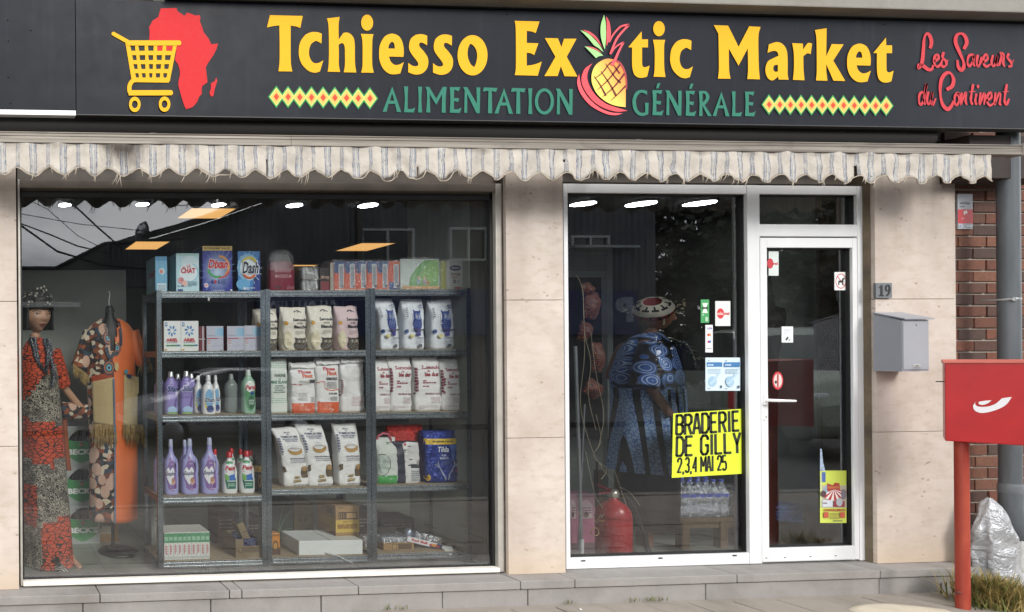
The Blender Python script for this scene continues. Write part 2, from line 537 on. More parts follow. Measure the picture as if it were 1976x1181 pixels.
# ------------------------------------------------------------------ ground
g = MB().box(-30, 60, -2.5, .4, -.30, -.010)
structure(g.build('pavement', SLAB))
pav = [o for o in SC.objects if o.name == 'pavement'][0]
rs = random.Random(5)
slab_me = [MB().box(-.146, .146, -.146, .146, -.02, 0, .004).data('paving_slab', SLAB) for _ in range(1)]
for ix in range(0, 27):
    for iy in range(0, 5):
        o = bpy.data.objects.new('paving_slab', slab_me[0]); COL.objects.link(o); o.parent = pav
        o.location = (-1.0 + ix * .3 + (.15 if iy % 2 else 0), -.30 - iy * .3, -.001 + rs.uniform(-.003, .002))
        o.rotation_euler = (rs.uniform(-.006, .006), rs.uniform(-.006, .006), 0)
structure(MB().box(-60, 90, -9.5, -2.64, -.5, -.12).build('road', ASPHALT))
kb = MB()
for i in range(30): kb.box(-8 + i * 1.0, -8 + i * 1.0 + .99, -2.64, -2.5, -.3, 0.0, .012)
structure(kb.build('kerb', CONCRETE))
structure(MB().box(-60, 90, -60, -9.5, -.5, 0.0).build('far_pavement', ASPHALT))
structure(MB().box(-200, 200, -200, 200, -.9, -.55).build('ground', ASPHALT))

# ------------------------------------------------------------------ stone steps under the shop front
zt = P(1030, 1108, 0).z
st = bpy.data.objects.new('stone_step', None); COL.objects.link(st); st.location = (3, -.1, 0); st['kind'] = 'structure'
ups = [-260, 193, 443, 467, 692, 1005, 1110, 1423, 1700, 1918]
for a, b in zip(ups, ups[1:]):
    x0, x1 = P(a, 1130, -.115).x, P(b, 1130, -.115).x
    MB().box(x0 + .003, x1 - .003, -.115, .30, zt - .052, zt + rs.uniform(-.001, .001), .005).build('stone_block', BLUESTONE, st, True)
lows = [-260, 160, 407, 620, 854, 1019, 1362, 1697, 1925]
for a, b in zip(lows, lows[1:]):
    x0, x1 = P(a, 1150, -.10).x, P(b, 1150, -.10).x
    MB().box(x0 + .003, x1 - .003, -.10 + rs.uniform(-.002, .002), .30, -.05, zt - .060, .006).build('stone_block', BLUESTONE, st, True)
MB().box(P(-255, 1130, -.1).x, P(1916, 1130, -.1).x, -.088, .28, -.04, zt - .02).build('joint_mortar', M('#3c3833', .9), st, True)

# ------------------------------------------------------------------ the shop building
shop = thing('shop_building', 'ground floor shop front clad in beige stone with two large windows and a door', 'shop', (3, 0, 0))
def X(px, Y=0.0, py=700): return P(px, py, Y).x
def Z(py, Y=0.0, px=1000): return P(px, py, Y).z
ztop = P(1030, 340, 0).z + .12
def panel(x0, x1, z0, z1, y0=0.0, y1=.06):
    MB().box(x0 + .0015, x1 - .0015, y0, y1, z0 + .0015, z1 - .0015, .0025).build('stone_panel', TRAV, shop, True)
# pillars: left, middle, right; each of stacked panels
zj1, zj2 = P(1030, 579, 0).z, P(1030, 845, 0).z
for (xa, xb, top) in ((-1.1, X(34), ztop), (X(978), X(1089), ztop), (X(1690), X(1846), ztop)):
    dz = .0
    for z0, z1 in ((zt, zj2), (zj2, zj1), (zj1, top)): panel(xa, xb, z0 + dz, z1 + dz if z1 != top else z1)
for xa, xb in ((-1.1, X(34) - .004), (X(978) + .004, X(1089) - .004), (X(1690) + .004, X(1846) - .01)):
    MB().box(xa, xb, .058, .30, zt - .1, ztop).build('pillar_core', CONCRETE, shop, True)
# lintel wall above the openings, up to the slab
zs = P(988, 230, .03).z
wx0, wx1 = X(36, .05), X(976, .05)
dx0, dx1 = X(1089, .08), X(1680, .08)
zwt = P(500, 350, .03).z          # head of the big window
MB().box(-1.1, X(1846), .064, .30, ztop, 4.6).build('upper_wall', M('#4a443d', .8, var=.2, bump=.4), shop, True)
MB().box(wx0 + .002, wx1 - .002, .07, .30, zwt, ztop).build('lintel', BROWNF, shop, True)
MB().box(dx0 + .002, dx1 - .002, .11, .30, P(1300, 352, .1).z, ztop).build('lintel', BROWNF, shop, True)

# display window
zwb = P(500, 1118, .03).z
fr = MB()
b_in_l, b_in_r = X(41, .03), X(959, .03)
zin_t, zin_b = P(500, 366, .03).z, P(500, 1108, .03).z
dw = bpy.data.objects.new('display_window', None); COL.objects.link(dw); dw.parent = shop
JMB = M('#b9b4ab', .4, .3, var=.12, vs=9)
MB().box(wx0, b_in_l, .03, .11, zt + .01, zwt, .004).build('jamb', JMB, dw, True); MB().box(b_in_r, wx1 - .012, .03, .11, zt + .01, zwt, .004).build('jamb', JMB, dw, True)
MB().box(b_in_l, b_in_r, .03, .11, zin_t, zwt, .004).box(b_in_l, b_in_r, .06, .11, zin_t - .012, zin_t).build('top_rail', M('#6b6258', .55, .1, var=.2, vs=7), dw, True)  # browner than the jambs: shade under the awning put into the colour
MB().box(b_in_l, b_in_r, .015, .11, zt + .012, zin_b, .006).build('sill', CREAM, dw, True)
g4 = MB()
for x0, x1, z0, z1 in ((b_in_l, b_in_l + .012, zin_b, zin_t), (b_in_r - .02, b_in_r, zin_b, zin_t), (b_in_l, b_in_r, zin_b, zin_b + .008), (b_in_l, b_in_r, zin_t - .05, zin_t - .012)):
    g4.box(x0 + .001, x1 - .001, .055, .10, z0 + .001, z1 - .001)
g4.build('gasket', BLACK, dw, True)
MB().box(wx1 - .011, X(978) - .001, .02, .10, zt + .01, ztop - .002).build('sealant', SEAL, dw, True)
def glass(name, x0, x1, z0, z1, y, parent):
    m = MB().box(x0, x1, y, y + .006, z0, z1)
    m.m = [1] * 6; m.m[4] = 0
    ys = [sum(m.v[i][1] for i in f) / 4 for f in m.f]
    m.m = [0 if abs(q - y) < 1e-6 else 1 for q in ys]
    return m.build(name, [GLASS, CLEAR], parent, True)
glass('pane', b_in_l - .004, b_in_r + .004, zin_b - .004, zin_t + .004, GL, dw)

# entrance: fixed window, mullion, transom, door leaf
YF = .06
def fx(px): return X(px, YF)
zft, zfb = P(1300, 356, YF).z, P(1300, 1095, YF).z
zg_t, zg_b = P(1270, 373, YF).z, P(1270, 1072, YF).z
fm = MB()
e0, e1, e2, e3 = fx(1090), fx(1098), fx(1443), fx(1467)
e4, e5 = fx(1656), fx(1677)
fm.box(e0, e1, YF, .14, zt + .004, zft, .003)
fm.box(e1, e2, YF, .14, zg_t, zft, .003)
fm.box(e1, e2, YF, .14, zt + .004, zg_b, .003)
fm.box(e2, e3, YF - .004, .144, zt + .004, zft, .004)
ew = fm.build('entrance_window', PVC, shop, True)
ge = MB()
for x0, x1, z0, z1 in ((e1, e1 + .006, zg_b, zg_t), (e2 - .008, e2, zg_b, zg_t), (e1, e2, zg_b, zg_b + .008), (e1, e2, zg_t - .008, zg_t)):
    ge.box(x0 + .001, x1 - .001, YF + .015, .12, z0 + .001, z1 - .001)
ge.build('gasket', BLACK, ew, True)
# three little drain caps in the bottom rail
for q in (1125, 1274, 1417):
    c = P(q, 1082 - (q - 1125) * .035, YF); MB().box(c.x - .014, c.x + .014, YF - .004, YF + .004, c.z - .004, c.z + .004, .001).build('drain_cap', BLACK, ew, True)
glass('pane', e1 - .003, e2 + .003, zg_b - .003, zg_t + .003, .095, ew)
fm = MB()
zt1, zt2 = P(1560, 375, YF).z, P(1560, 433, YF).z
zd1 = P(1560, 456, YF).z
fm.box(e3, e4, YF, .14, zt1, zft, .003)
fm.box(e3, e4, YF, .14, zd1, zt2, .003)
fm.box(e4, e5, YF - .002, .142, zt + .004, zft, .004)
fm.box(e3, e4, YF + .02, .14, zt + .002, zt + .014)
tw = fm.build('door_frame', PVC, shop, True)
glass('pane', e3 - .003, e4 + .003, zt2 - .003, zt1 + .003, .095, tw)
ge = MB()
for x0, x1, z0, z1 in ((e3, e3 + .006, zt2, zt1), (e4 - .006, e4, zt2, zt1), (e3, e4, zt2, zt2 + .006), (e3, e4, zt1 - .006, zt1)):
    ge.box(x0 + .001, x1 - .001, YF + .015, .12, z0 + .001, z1 - .001)
ge.build('gasket', BLACK, tw, True)
lf = MB(); YD = .05
l0, l1 = X(1469, YD), X(1656, YD)
g0, g1 = X(1482, YD), X(1647, YD)
ld1, ld0 = P(1560, 459, YD).z, zt + .016
lg1, lg0 = P(1560, 478, YD).z, P(1560, 1056, YD).z
lf.box(l0, g0, YD, .12, ld0, ld1, .004); lf.box(g1, l1, YD, .12, ld0, ld1, .004)
lf.box(g0, g1, YD, .12, lg1, ld1, .004); lf.box(g0, g1, YD, .12, ld0, lg0, .004)
door = lf.build('entrance_door', PVC, shop, True)
ge = MB()
for x0, x1, z0, z1 in ((g0, g0 + .007, lg0, lg1), (g1 - .006, g1, lg0, lg1), (g0, g1, lg0, lg0 + .007), (g0, g1, lg1 - .007, lg1)):
    ge.box(x0 + .001, x1 - .001, YD + .014, .11, z0 + .001, z1 - .001)
ge.build('gasket', BLACK, door, True)
glass('pane', g0 - .003, g1 + .003, lg0 - .003, lg1 + .003, .085, door)
hp = P(1476, 772, YD)
h = MB().box(hp.x - .013, hp.x + .013, YD - .010, YD + .002, hp.z - .035, hp.z + .035, .006)
h.tube([(hp.x, YD - .005, hp.z), (hp.x, YD - .05, hp.z), (hp.x + .012, YD - .058, hp.z), (hp.x + .14, YD - .058, hp.z - .004)], [.010, .010, .010, .008], 10)
h.build('handle', M('#f2f2f0', .25), door, True)
kp = P(1476, 803, YD)
h = MB().box(kp.x - .012, kp.x + .012, YD - .006, YD + .002, kp.z - .026, kp.z + .026, .003)
h.build('lock_plate', M('#f0f0ee', .3), door, True)
MB().lathe([(.0045, 0), (.0045, .001)], (kp.x, YD - .0075, kp.z), 10).box(kp.x - .0018, kp.x + .0018, YD - .0075, YD - .005, kp.z - .015, kp.z).build('keyhole', BLACK, door, True)
for q in (1478, 1514, 1563, 1612):
    c = P(q, 1077 - (q - 1478) * .033, YD); MB().lathe([(.0, -.0), (.004, 0), (.004, .004)], (c.x, YD - .003, c.z), 8).build('screw', M('#777777', .4, .8), door, True)
jx0, jx1 = X(1677, .03), X(1690)
MB().box(jx0 + .002, jx1 - .001, .02, .28, zt, ztop - .004).build('sealant', mat_stone('#8b7a62', '#3d352b', 'crumbling_joint', 1.0, '#1d1915', .7), shop, True)
MB().box(X(1847) - .012, X(1847) + .002, .004, .10, zt, ztop - .01, .004).build('edge_trim', M('#d9d2c6', .7, var=.2), shop, True)

# ------------------------------------------------------------------ the room behind the glass
ZF, ZC = .12, CE + 1.95
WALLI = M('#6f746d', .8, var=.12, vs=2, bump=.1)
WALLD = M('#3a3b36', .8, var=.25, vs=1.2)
def room(name, m, mat): return structure(m.build(name, mat))
def mat_floor():
    t = NT('shop_floor'); p = t.geo()
    c = t.mix(t.noise(p, 3, 5), '#7d827a', '#979c92')
    n = t.n('ShaderNodeTexBrick', {'Scale': 1.0, 'Mortar Size': .006, 'Brick Width': .45, 'Row Height': .45, 'Color1': (1, 1, 1, 1), 'Color2': (.93, .93, .93, 1), 'Mortar': (.6, .6, .6, 1)})
    n.offset = 0; t.set(n.inputs[0], p)
    t.base(t.mix(1.0, c, n.outputs[0], 'MULTIPLY'), .3)
    return t.m
room('shop_floor', MB().box(-1.2, 10.5, .12, 9.2, -.2, ZF), mat_floor())
room('shop_ceiling', MB().box(-1.2, 10.5, .30, 9.2, ZC, ZC + .1), M('#4b4b48', .9, var=.1))
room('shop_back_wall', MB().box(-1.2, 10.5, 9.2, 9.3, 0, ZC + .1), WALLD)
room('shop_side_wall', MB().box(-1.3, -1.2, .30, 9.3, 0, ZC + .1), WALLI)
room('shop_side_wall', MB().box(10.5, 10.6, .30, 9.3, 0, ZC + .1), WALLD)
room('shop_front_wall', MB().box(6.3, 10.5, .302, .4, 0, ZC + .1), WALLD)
room('shop_partition', MB().box(6.2, 6.295, .145, .82, ZF, ZC, .004), M('#c3cac0', .85, var=.15, vs=2, bump=.2))
# pale pier between the display and the entrance
px0 = X(948, .12)
room('shop_partition', MB().box(px0, X(1075, .3), .302, .92, ZF, ZC, .004), M('#c4c8be', .85, var=.12, vs=3, bump=.2))
room('shop_partition', MB().box(-.9, X(262, 1.15), 1.45, 1.55, ZF, 2.35, .004), M('#a9aea6', .85, var=.12, vs=2))
# ceiling lamps
LED = emit('#f4f8ff', 42.0, 'white_lamp'); AMB = emit('#ffc070', .95, 'warm_panel')
lampr = .21
for i, (q, y, d) in enumerate(((125, 396, 35), (275, 395, 36), (422, 396, 38), (568, 397, 43), (710, 397, 49), (1125, 394, 56), (1237, 394, 64), (1350, 393, 66))):
    c = PZ(q, y, ZC - .03)
    dep = (c - _C).dot(_F)
    r = d * dep / CF / 2 * .7
    t = thing('ceiling_lamp', 'white round ceiling lamp, ' + ['first from the left of five in the display window', 'second from the left of five in the display window', 'third from the left of five in the display window', 'fourth from the left of five in the display window', 'fifth from the left of five in the display window',
              'left one of three seen through the entrance window', 'middle one of three seen through the entrance window', 'right one of three seen through the entrance window'][i], 'ceiling lamp', (c.x, c.y, ZC), 'round white lamps on the shop ceiling')
    MB().lathe([(r * .97, -.026), (r * .97, -.03)], (0, 0, 0), 32).build('diffuser', LED, t)
    MB().lathe([(r * .96, -.024), (r, -.026), (r, 0)], (0, 0, 0), 32).build('housing', M('#d8d8d8', .4), t)
for i, q in enumerate(([(341, 421), (422, 421), (457, 402), (372, 401)], [(236, 481), (301, 481), (329, 466), (268, 466)], [(648, 484), (712, 484), (760, 469), (697, 469)], [(500, 522), (585, 522), (603, 511), (520, 511)])):
    t = [PZ(a, b, ZC - .02) for a, b in q]
    xa = min(v.x for v in t[:2]); xb = max(v.x for v in t[:2]); yb = t[0].y; ya = t[2].y
    xa, xb = (t[0].x + t[3].x) / 2, (t[1].x + t[2].x) / 2
    th = thing('ceiling_panel', ['amber square ceiling panel highest in the display window', 'amber square ceiling panel left, above the hanging robe', 'amber square ceiling panel above the orange cartons', 'amber ceiling panel half hidden behind the dark red pack'][i], 'light panel', ((xa + xb) / 2, (ya + yb) / 2, ZC), 'amber light panels on the shop ceiling')
    w, d2 = (xb - xa) / 2, abs(yb - ya) / 2
    MB().box(-w, w, -d2, d2, -.02, -.012).build('diffuser', AMB, th)
    f = MB()
    for a in ((-w - .02, -w, -d2, d2), (w, w + .02, -d2, d2), (-w - .02, w + .02, -d2 - .02, -d2), (-w - .02, w + .02, d2, d2 + .02)): f.box(a[0], a[1], a[2], a[3], -.024, 0)
    f.build('frame', M('#9c9c98', .4), th)
# ------------------------------------------------------------------ the sign
YS = -.22
def zoomed(ox, oy, sc, pts, dx=0, dy=0):
    return [(ox + (q[0] + dx) / sc, oy + (q[1] + dy) / sc) + tuple(q[2:3]) for q in pts]
def fitbox(pts, src, dst):
    a0, b0, a1, b1 = src; c0, d0, c1, d1 = dst
    return [(c0 + (q[0] - a0) * (c1 - c0) / (a1 - a0), d0 + (q[1] - b0) * (d1 - d0) / (b1 - b0)) + tuple(q[2:3]) for q in pts]
def pp(s):
    """'12,34 56,78s ...' -> outline points; s marks a smooth point."""
    out = []
    for w in s.split():
        sm = w.endswith('s'); a, b = w.rstrip('s').split(',')
        out.append((float(a), float(b), 1) if sm else (float(a), float(b)))
    return out
def ellpts(cx, cy, rx, ry, n=14):
    return [(cx + rx * math.cos(2 * math.pi * i / n), cy + ry * math.sin(2 * math.pi * i / n), 1) for i in range(n)]
SIGNBLK = NT('sign_panel_black'); _p = SIGNBLK.geo()
_c = SIGNBLK.mix(SIGNBLK.ramp(SIGNBLK.noise(_p, 1.3, 4), ((.35, 0.), (.7, 1.))), '#11141c', '#1a1d26')
_c = SIGNBLK.mix(SIGNBLK.math('MULTIPLY', SIGNBLK.ramp(SIGNBLK.noise(SIGNBLK.scale(_p, (14, 14, 1.2)), 1, 4), ((.55, 0.), (.8, 1.))), .25), _c, '#363a40')
SIGNBLK.base(_c, SIGNBLK.math('ADD', SIGNBLK.math('MULTIPLY', SIGNBLK.noise(_p, 9, 4), .15), .38), 0.0, .14)
SIGNBLK = SIGNBLK.m
zsb, zst = P(988, 233, YS).z, P(988, 20, YS).z
sx0, sxm, sx1 = -1.2, X(146, YS, 120), P(2010, 100, YS).x
sign = thing('shop_sign', 'long black shop sign with yellow, green and red lettering above the awning', 'sign', (3, YS, (zsb + zst) / 2))
MB().box(sxm + .0015, sx1, YS, YS + .05, zsb, zst, .002).build('sign_panel', SIGNBLK, sign, True)
MB().box(sx0, sxm - .0015, YS - .002, YS + .05, P(70, 212, YS).z, zst + .25, .002).build('sign_panel', SIGNBLK, sign, True)
MB().box(sx0, sxm - .0015, YS - .003, YS + .04, P(70, 222, YS).z, P(70, 212.5, YS).z, .001).build('white_strip', PVC, sign, True)
MB().box(sxm, sx1, YS - .006, YS + .05, zsb - .008, zsb - .001, .002).build('lower_trim', M('#2f2e2c', .5), sign, True)
for q, y in ((15, 40), (16, 80), (16, 150), (978, 28), (1146, 31), (1192, 32), (1706, 48), (60, 60), (20, 200)):
    c = P(q, y, YS); MB().lathe([(0, 0), (.004, .001), (.004, .003)], (0, 0, 0), 8).build('rivet', M('#15161a', .5), sign, loc=None).location = c - base_loc(sign) + Vector((0, -.004, 0))
YEL, GRN, RED = '#e6ac06', '#2a7560', '#c81e24'
onsign = onplane(YS - .002)
G = {}
G['T'] = [pp('170,78 692,90 652,280 590,258s 500,244 500,700s 505,860s 527,972 305,970 322,830s 325,600s 320,240 230,250s 124,272')]
G['c'] = [pp('995,372 988,527 930,495s 890,490s 820,545s 790,660s 810,770s 860,830s 910,842s 960,830s 1018,795 965,972 880,992s 780,960s 680,860s 635,740s 630,620s 655,500s 730,395s 820,350s 900,345s 950,355s')]
G['h'] = [pp('1077,130 1278,105 1262,220s 1262,465 1335,362 1380,352s 1440,370s 1500,440s 1518,560s 1520,750s 1525,880s 1543,988 1342,985 1360,880s 1362,700s 1355,570s 1320,522s 1262,545 1265,700s 1265,860s 1285,980 1087,975 1103,860s 1108,600s 1100,250s')]
G['i'] = [pp('1615,375 1815,380 1797,480s 1795,850s 1820,992 1620,990 1640,880s 1640,500s')]
G['e'] = [pp('478,740 250,735 275,810s 330,862s 380,868s 430,855s 485,822 430,1003 340,1018s 250,1005s 160,930s 105,810s 92,680s 110,540s 180,420s 270,375s 340,378s 420,425s 470,530s 485,650s'), pp('240,608 250,550s 290,503s 330,525s 345,608')]
G['s'] = [pp('858,405 855,558 790,520s 745,515s 728,550s 745,590s 800,650s 860,740s 875,830s 850,930s 780,1000s 690,1022s 620,1010s 556,985 556,835 610,875s 660,890s 705,880s 715,850s 690,800s 620,710s 575,630s 570,540s 600,450s 670,395s 740,380s 800,385s')]
G['o'] = [ellpts(1577, 715, 238, 320), pp('1540,530 1590,560s 1640,640s 1650,740s 1635,830s 1605,902 1550,860s 1510,770s 1498,680s 1510,590s')]
G['E'] = [pp('188,168 583,178 522,362 460,338s 380,328 380,520 565,525 498,710 440,682s 378,675 380,880 470,868s 550,845s 618,815 555,1040 190,1030 207,900s 205,300s')]
G['x'] = [pp('668,442 875,445 930,585 972,452 1170,452 1015,740 1185,1052 980,1048 922,890 870,1045 660,1045 835,740')]
G['t'] = [pp('310,335 315,462 412,462 412,590 318,590 320,860s 345,903s 385,900s 438,878 400,1050 340,1070s 260,1068s 195,1020s 165,920s 158,780s 160,590 98,588')]
G['M'] = [pp('38,100 185,105 292,322 402,112 518,118 497,220s 500,500s 512,658 382,655 390,560s 387,340 292,517 192,340 195,560s 210,652 80,650 90,540s 85,190')]
G['a'] = [pp('605,298 680,275s 740,290s 785,350s 798,450s 798,600s 808,662 705,660 700,630 640,670s 590,640s 568,560s 590,480s 640,445s 705,415 690,375s 650,365s 590,385'), pp('697,508 660,515s 650,550s 665,578s 697,578')]
G['r'] = [pp('845,285 955,290 958,350 1000,290s 1025,283s 1050,290 1035,398 1000,390s 960,420 962,560s 972,668 852,663 862,560s 862,400s')]
G['k'] = [pp('1080,150 1200,132 1195,420 1252,295 1375,298 1268,465 1392,675 1270,672 1195,500 1197,580s 1208,672 1090,670 1098,560s 1095,250s')]
Zs = 8.233
def letter(loops): 
    a = Art(); a.shape(loops, YEL); a.build('yellow_letter', sign, onsign, INKS, None, True)
def zl(k, ox, oy=20, sc=Zs, dx=0, dy=0): return [zoomed(ox, oy, sc, l, dx, dy) for l in G[k]]
letter(zl('T', 500)); letter(zl('c', 500)); letter(zl('h', 500))
for L_, dot in ((zl('i', 500), zoomed(500, 20, Zs, ellpts(1713, 198, 95, 127))), ([zoomed(1200, 20, Zs, pp('492,468 685,470 668,570s 670,900s 690,1060 500,1055 515,950s 518,650s'))], zoomed(1200, 20, Zs, ellpts(585, 293, 92, 120)))):
    a = Art(); a.shape(L_, YEL); a.shape([dot], YEL); a.build('yellow_letter', sign, onsign, INKS, None, True)
letter(zl('e', 720)); letter(zl('s', 720)); letter(zl('s', 720, 20, Zs, 393, 4)); letter(zl('o', 720))
letter(zl('E', 970)); letter(zl('x', 970)); letter(zl('t', 1200))
letter([zoomed(1200, 20, Zs, fitbox(l, (630, 345, 1018, 992), (765, 460, 1125, 1080))) for l in G['c']])
MK = 5.34
for k in 'Mark': letter(zl(k, 1370, 30, MK))
letter([zoomed(1370, 30, MK, fitbox(l, (92, 375, 485, 1018), (1410, 292, 1655, 688))) for l in G['e']])
letter([zoomed(1370, 30, MK, fitbox(l, (98, 335, 438, 1070), (1680, 228, 1890, 690))) for l in G['t']])
H = {}
H['A'] = [pp('135,35 222,285 180,285 163,205 98,205 80,283 40,283'), pp('112,175 155,175 133,100')]
H['L'] = [pp('250,35 290,35 286,150s 287,255 325,255s 358,242 345,290 250,288 258,160s')]
H['I'] = [pp('387,38 427,38 420,160s 427,290 387,290 393,160s')]
H['M'] = [pp('458,40 497,40 565,155 628,40 667,40 657,160s 657,292 618,292 622,110 565,215 500,110 507,290 467,290 475,160s 473,75')]
H['E'] = [pp('697,42 800,42 785,82 740,68 738,148 790,152 778,188 738,178 738,258 775,258s 812,243 795,295 697,292 703,160s')]
H['N'] = [pp('828,42 868,42 962,205 958,45 995,45 990,297 958,297 868,110 868,293 838,293 843,75')]
H['T'] = [pp('1030,45 1163,50 1150,90 1108,80 1112,298 1070,298 1075,78 1020,85')]
GS = 5.0667
def green(loops, extra=None):
    a = Art(); a.shape(loops, GRN)
    if extra: a.shape([extra], GRN)
    a.build('green_letter', sign, onsign, INKS, None, True)
for k, dx, dy in (('A', 0, 0), ('L', 0, 0), ('I', 0, 0), ('M', 0, 0), ('E', 0, 0), ('N', 0, 0), ('T', 0, 0), ('A', 1093, 17), ('T', 275, 5), ('I', 1077, 15), ('N', 905, 15)):
    green([zoomed(730, 160, GS, l, dx, dy) for l in H[k]])
green([zoomed(730, 160, GS, ellpts(1622, 182, 93, 128)), zoomed(730, 160, GS, ellpts(1622, 182, 62, 98))])
GG = 6.587
green([zoomed(1200, 150, GG, pp('320,170 318,218 260,192s 215,205s 180,270s 180,340s 200,410s 245,447s 295,440 292,318 338,322 332,465 260,487s 200,470s 150,410s 132,330s 140,250s 180,180s 250,155s'))])
acc = pp('448,75 487,68 462,135 430,138')
for k, src, dst, ex in (('E', (697, 42, 812, 295), (385, 160, 528, 480), acc), ('N', (828, 42, 995, 297), (550, 162, 758, 482), None),
                        ('E', (697, 42, 812, 295), (808, 168, 942, 488), [(q[0] + 420, q[1] + 6) for q in acc]),
                        ('A', (40, 35, 222, 285), (1150, 178, 1365, 490), None), ('L', (250, 35, 358, 290), (1395, 175, 1525, 492), None), ('E', (697, 42, 812, 295), (1562, 178, 1697, 492), None)):
    green([zoomed(1200, 150, GG, fitbox(l, src, dst)) for l in H[k]], zoomed(1200, 150, GG, ex) if ex else None)
green([zoomed(1200, 150, GG, pp('975,170 1060,172s 1105,220s 1105,270s 1070,330s 1048,345 1140,488 1090,488 1020,355 1022,488 978,488 985,330s')), zoomed(1200, 150, GG, pp('1022,200 1050,205s 1065,235s 1060,275s 1022,315'))])
# rows of diamonds
for n, xa, xb, ya, yb, hw, hh in ((9, 533, 713.5, 187, 190, 16, 21.5), (12, 1483.3, 1709.3, 202, 204.5, 14.5, 20)):
    for i in range(n):
        cx = xa + (xb - xa) * i / (n - 1); cy = ya + (yb - ya) * i / (n - 1)
        a = Art()
        for f, c in ((1, '#3f9a55'), (.80, '#f2e27a'), (.70, '#f7b860'), (.34, '#e8482c')):
            a.poly([(cx - hw * f, cy), (cx, cy - hh * f), (cx + hw * f, cy), (cx, cy + hh * f)], c)
        for it in range(len(a.items)): a.items[it] = (*a.items[it][:3], it + (i % 2) * .5)
        a.build('diamond', sign, onsign, INKS, None, True)
# the trolley before the red continent
CS = 5.133
a = Art()
af = pp('720,80 735,115 800,158 825,125 870,140 910,155 950,150 958,185 950,205 975,270 990,320 1040,385 1065,440 1132,432 1120,480 1085,550 1030,630 1010,670 1020,745s 1028,815 975,855 970,885 972,930 945,960 925,1010 880,1060s 815,1082 795,1040 770,960 740,850 740,810s 755,730s 740,650s 705,595 720,500 500,505 495,455 450,400 455,330 450,270 485,205 540,170 565,85')
a.shape([zoomed(200, 0, CS, af)], RED)
a.build('red_continent', sign, onsign, INKS, None, True)
a = Art(); a.shape([zoomed(200, 0, CS, pp('1115,768 1125,800 1100,880 1085,950 1070,957s 1050,935s 1050,910 1062,880 1062,825 1100,805'))], RED)
a.build('red_island', sign, onsign, INKS, None, True)
a = Art(); a.layer = 2
holes = []
for y0, y1, xs in ((455, 505, ((262, 310), (342, 405), (437, 495), (528, 585), (618, 685))), (548, 597, ((280, 322), (352, 410), (440, 490), (522, 578), (607, 665))),
                   (637, 685, ((293, 332), (365, 412), (447, 488), (517, 568), (600, 648))), (727, 770, ((310, 345), (375, 415), (448, 482), (515, 560), (590, 630)))):
    for i, (p0, p1) in enumerate(xs):
        k = (i - 2) * -3 + 2
        holes.append(zoomed(200, 0, CS, [(p0, y0), (p1, y0), (p1 + k - 4, y1), (p0 + k + 4, y1)]))
a.shape([zoomed(200, 0, CS, pp('215,425 727,430 655,800 640,820 280,815'))] + holes, YEL)
def zst_(pts): return zoomed(200, 0, CS, pts)
a.stroke(zst_([(97, 337), (238, 415)]), 39 / CS, YEL, smooth=False); a.ell(*zst_([(97, 337)])[0][:2], 19.5 / CS, 19.5 / CS, YEL)
a.stroke(zst_([(225, 428), (745, 428)]), 50 / CS, YEL, smooth=False); a.ell(*zst_([(743, 428)])[0][:2], 24 / CS, 25 / CS, YEL)
a.stroke(zst_([(330, 795), (285, 805), (256, 850), (254, 900), (262, 922)]), 42 / CS, YEL)
a.stroke(zst_([(245, 923), (662, 922)]), 52 / CS, YEL, smooth=False); a.ell(*zst_([(660, 922)])[0][:2], 24 / CS, 26 / CS, YEL)
for cx, cy in ((306, 1038), (600, 1036)):
    c = zst_([(cx, cy)])[0]; a.ring(c[0], c[1], 57 / CS, 76 / CS, 28 / CS, YEL, ty=38 / CS)
a.items = [(v, f, c, l + 2) for v, f, c, l in a.items]
a.build('yellow_trolley', sign, onsign, INKS, None, True)
# the pineapple that stands for the letter o
PS = 5.625
def pz(s): return zoomed(1090, 20, PS, pp(s))
a = Art()
a.shape([pz('300,575 215,635s 178,740s 205,850s 300,980s 420,1060s 560,1100s 680,1090 560,1055s 440,1010s 330,920s 262,810s 240,720s 262,630s')], '#f0525a')
a.shape([pz('152,690 130,780s 165,900s 270,1030s 420,1115s 540,1140s 628,1118 500,1108s 380,1060s 262,960s 180,830s')], '#ee5a62')
def pine(u, v):
    x, y = (u - 1090) * PS, (v - 20) * PS
    f = max(0, min(1, ((x - 300) * .8 - (y - 760) * .55) / 330))
    c0, c1 = lin('#f7e26a'), lin('#f08040')
    return tuple(p + (q - p) * f for p, q in zip(c0, c1))
body = pz('655,1052 655,800s 650,660s 600,570s 520,535s 440,530s 340,585s 290,680s 290,790s 340,900s 430,985s 540,1035s')
a2 = Art(); a2.shape([body], pine)
a.items += [(v, f, c, 3) for v, f, c, l in a2.items]
def pst(pts, w, c, w1=None, ly=5): 
    b = Art(); b.stroke(zoomed(1090, 20, PS, pts), w / PS, c, w1 / PS if w1 else None); a.items.append((*b.items[0][:3], ly))
for q, w, w1 in (([(540, 550), (480, 580), (400, 680), (318, 742)], 20, 8), ([(600, 580), (480, 740), (345, 868)], 24, 6), ([(648, 680), (530, 830), (400, 945)], 24, 6), ([(655, 820), (580, 900), (490, 985)], 22, 5),
                 ([(308, 715), (370, 800), (440, 930)], 7, 22), ([(385, 662), (480, 800), (550, 930)], 7, 24), ([(435, 580), (540, 730), (600, 790)], 7, 24), ([(500, 565), (590, 690)], 8, 22)):
    pst(q, w, '#6e2f28', w1)
pst([(520, 540), (590, 575), (640, 660), (660, 760), (662, 860)], 22, '#b2434c', 12, 6)
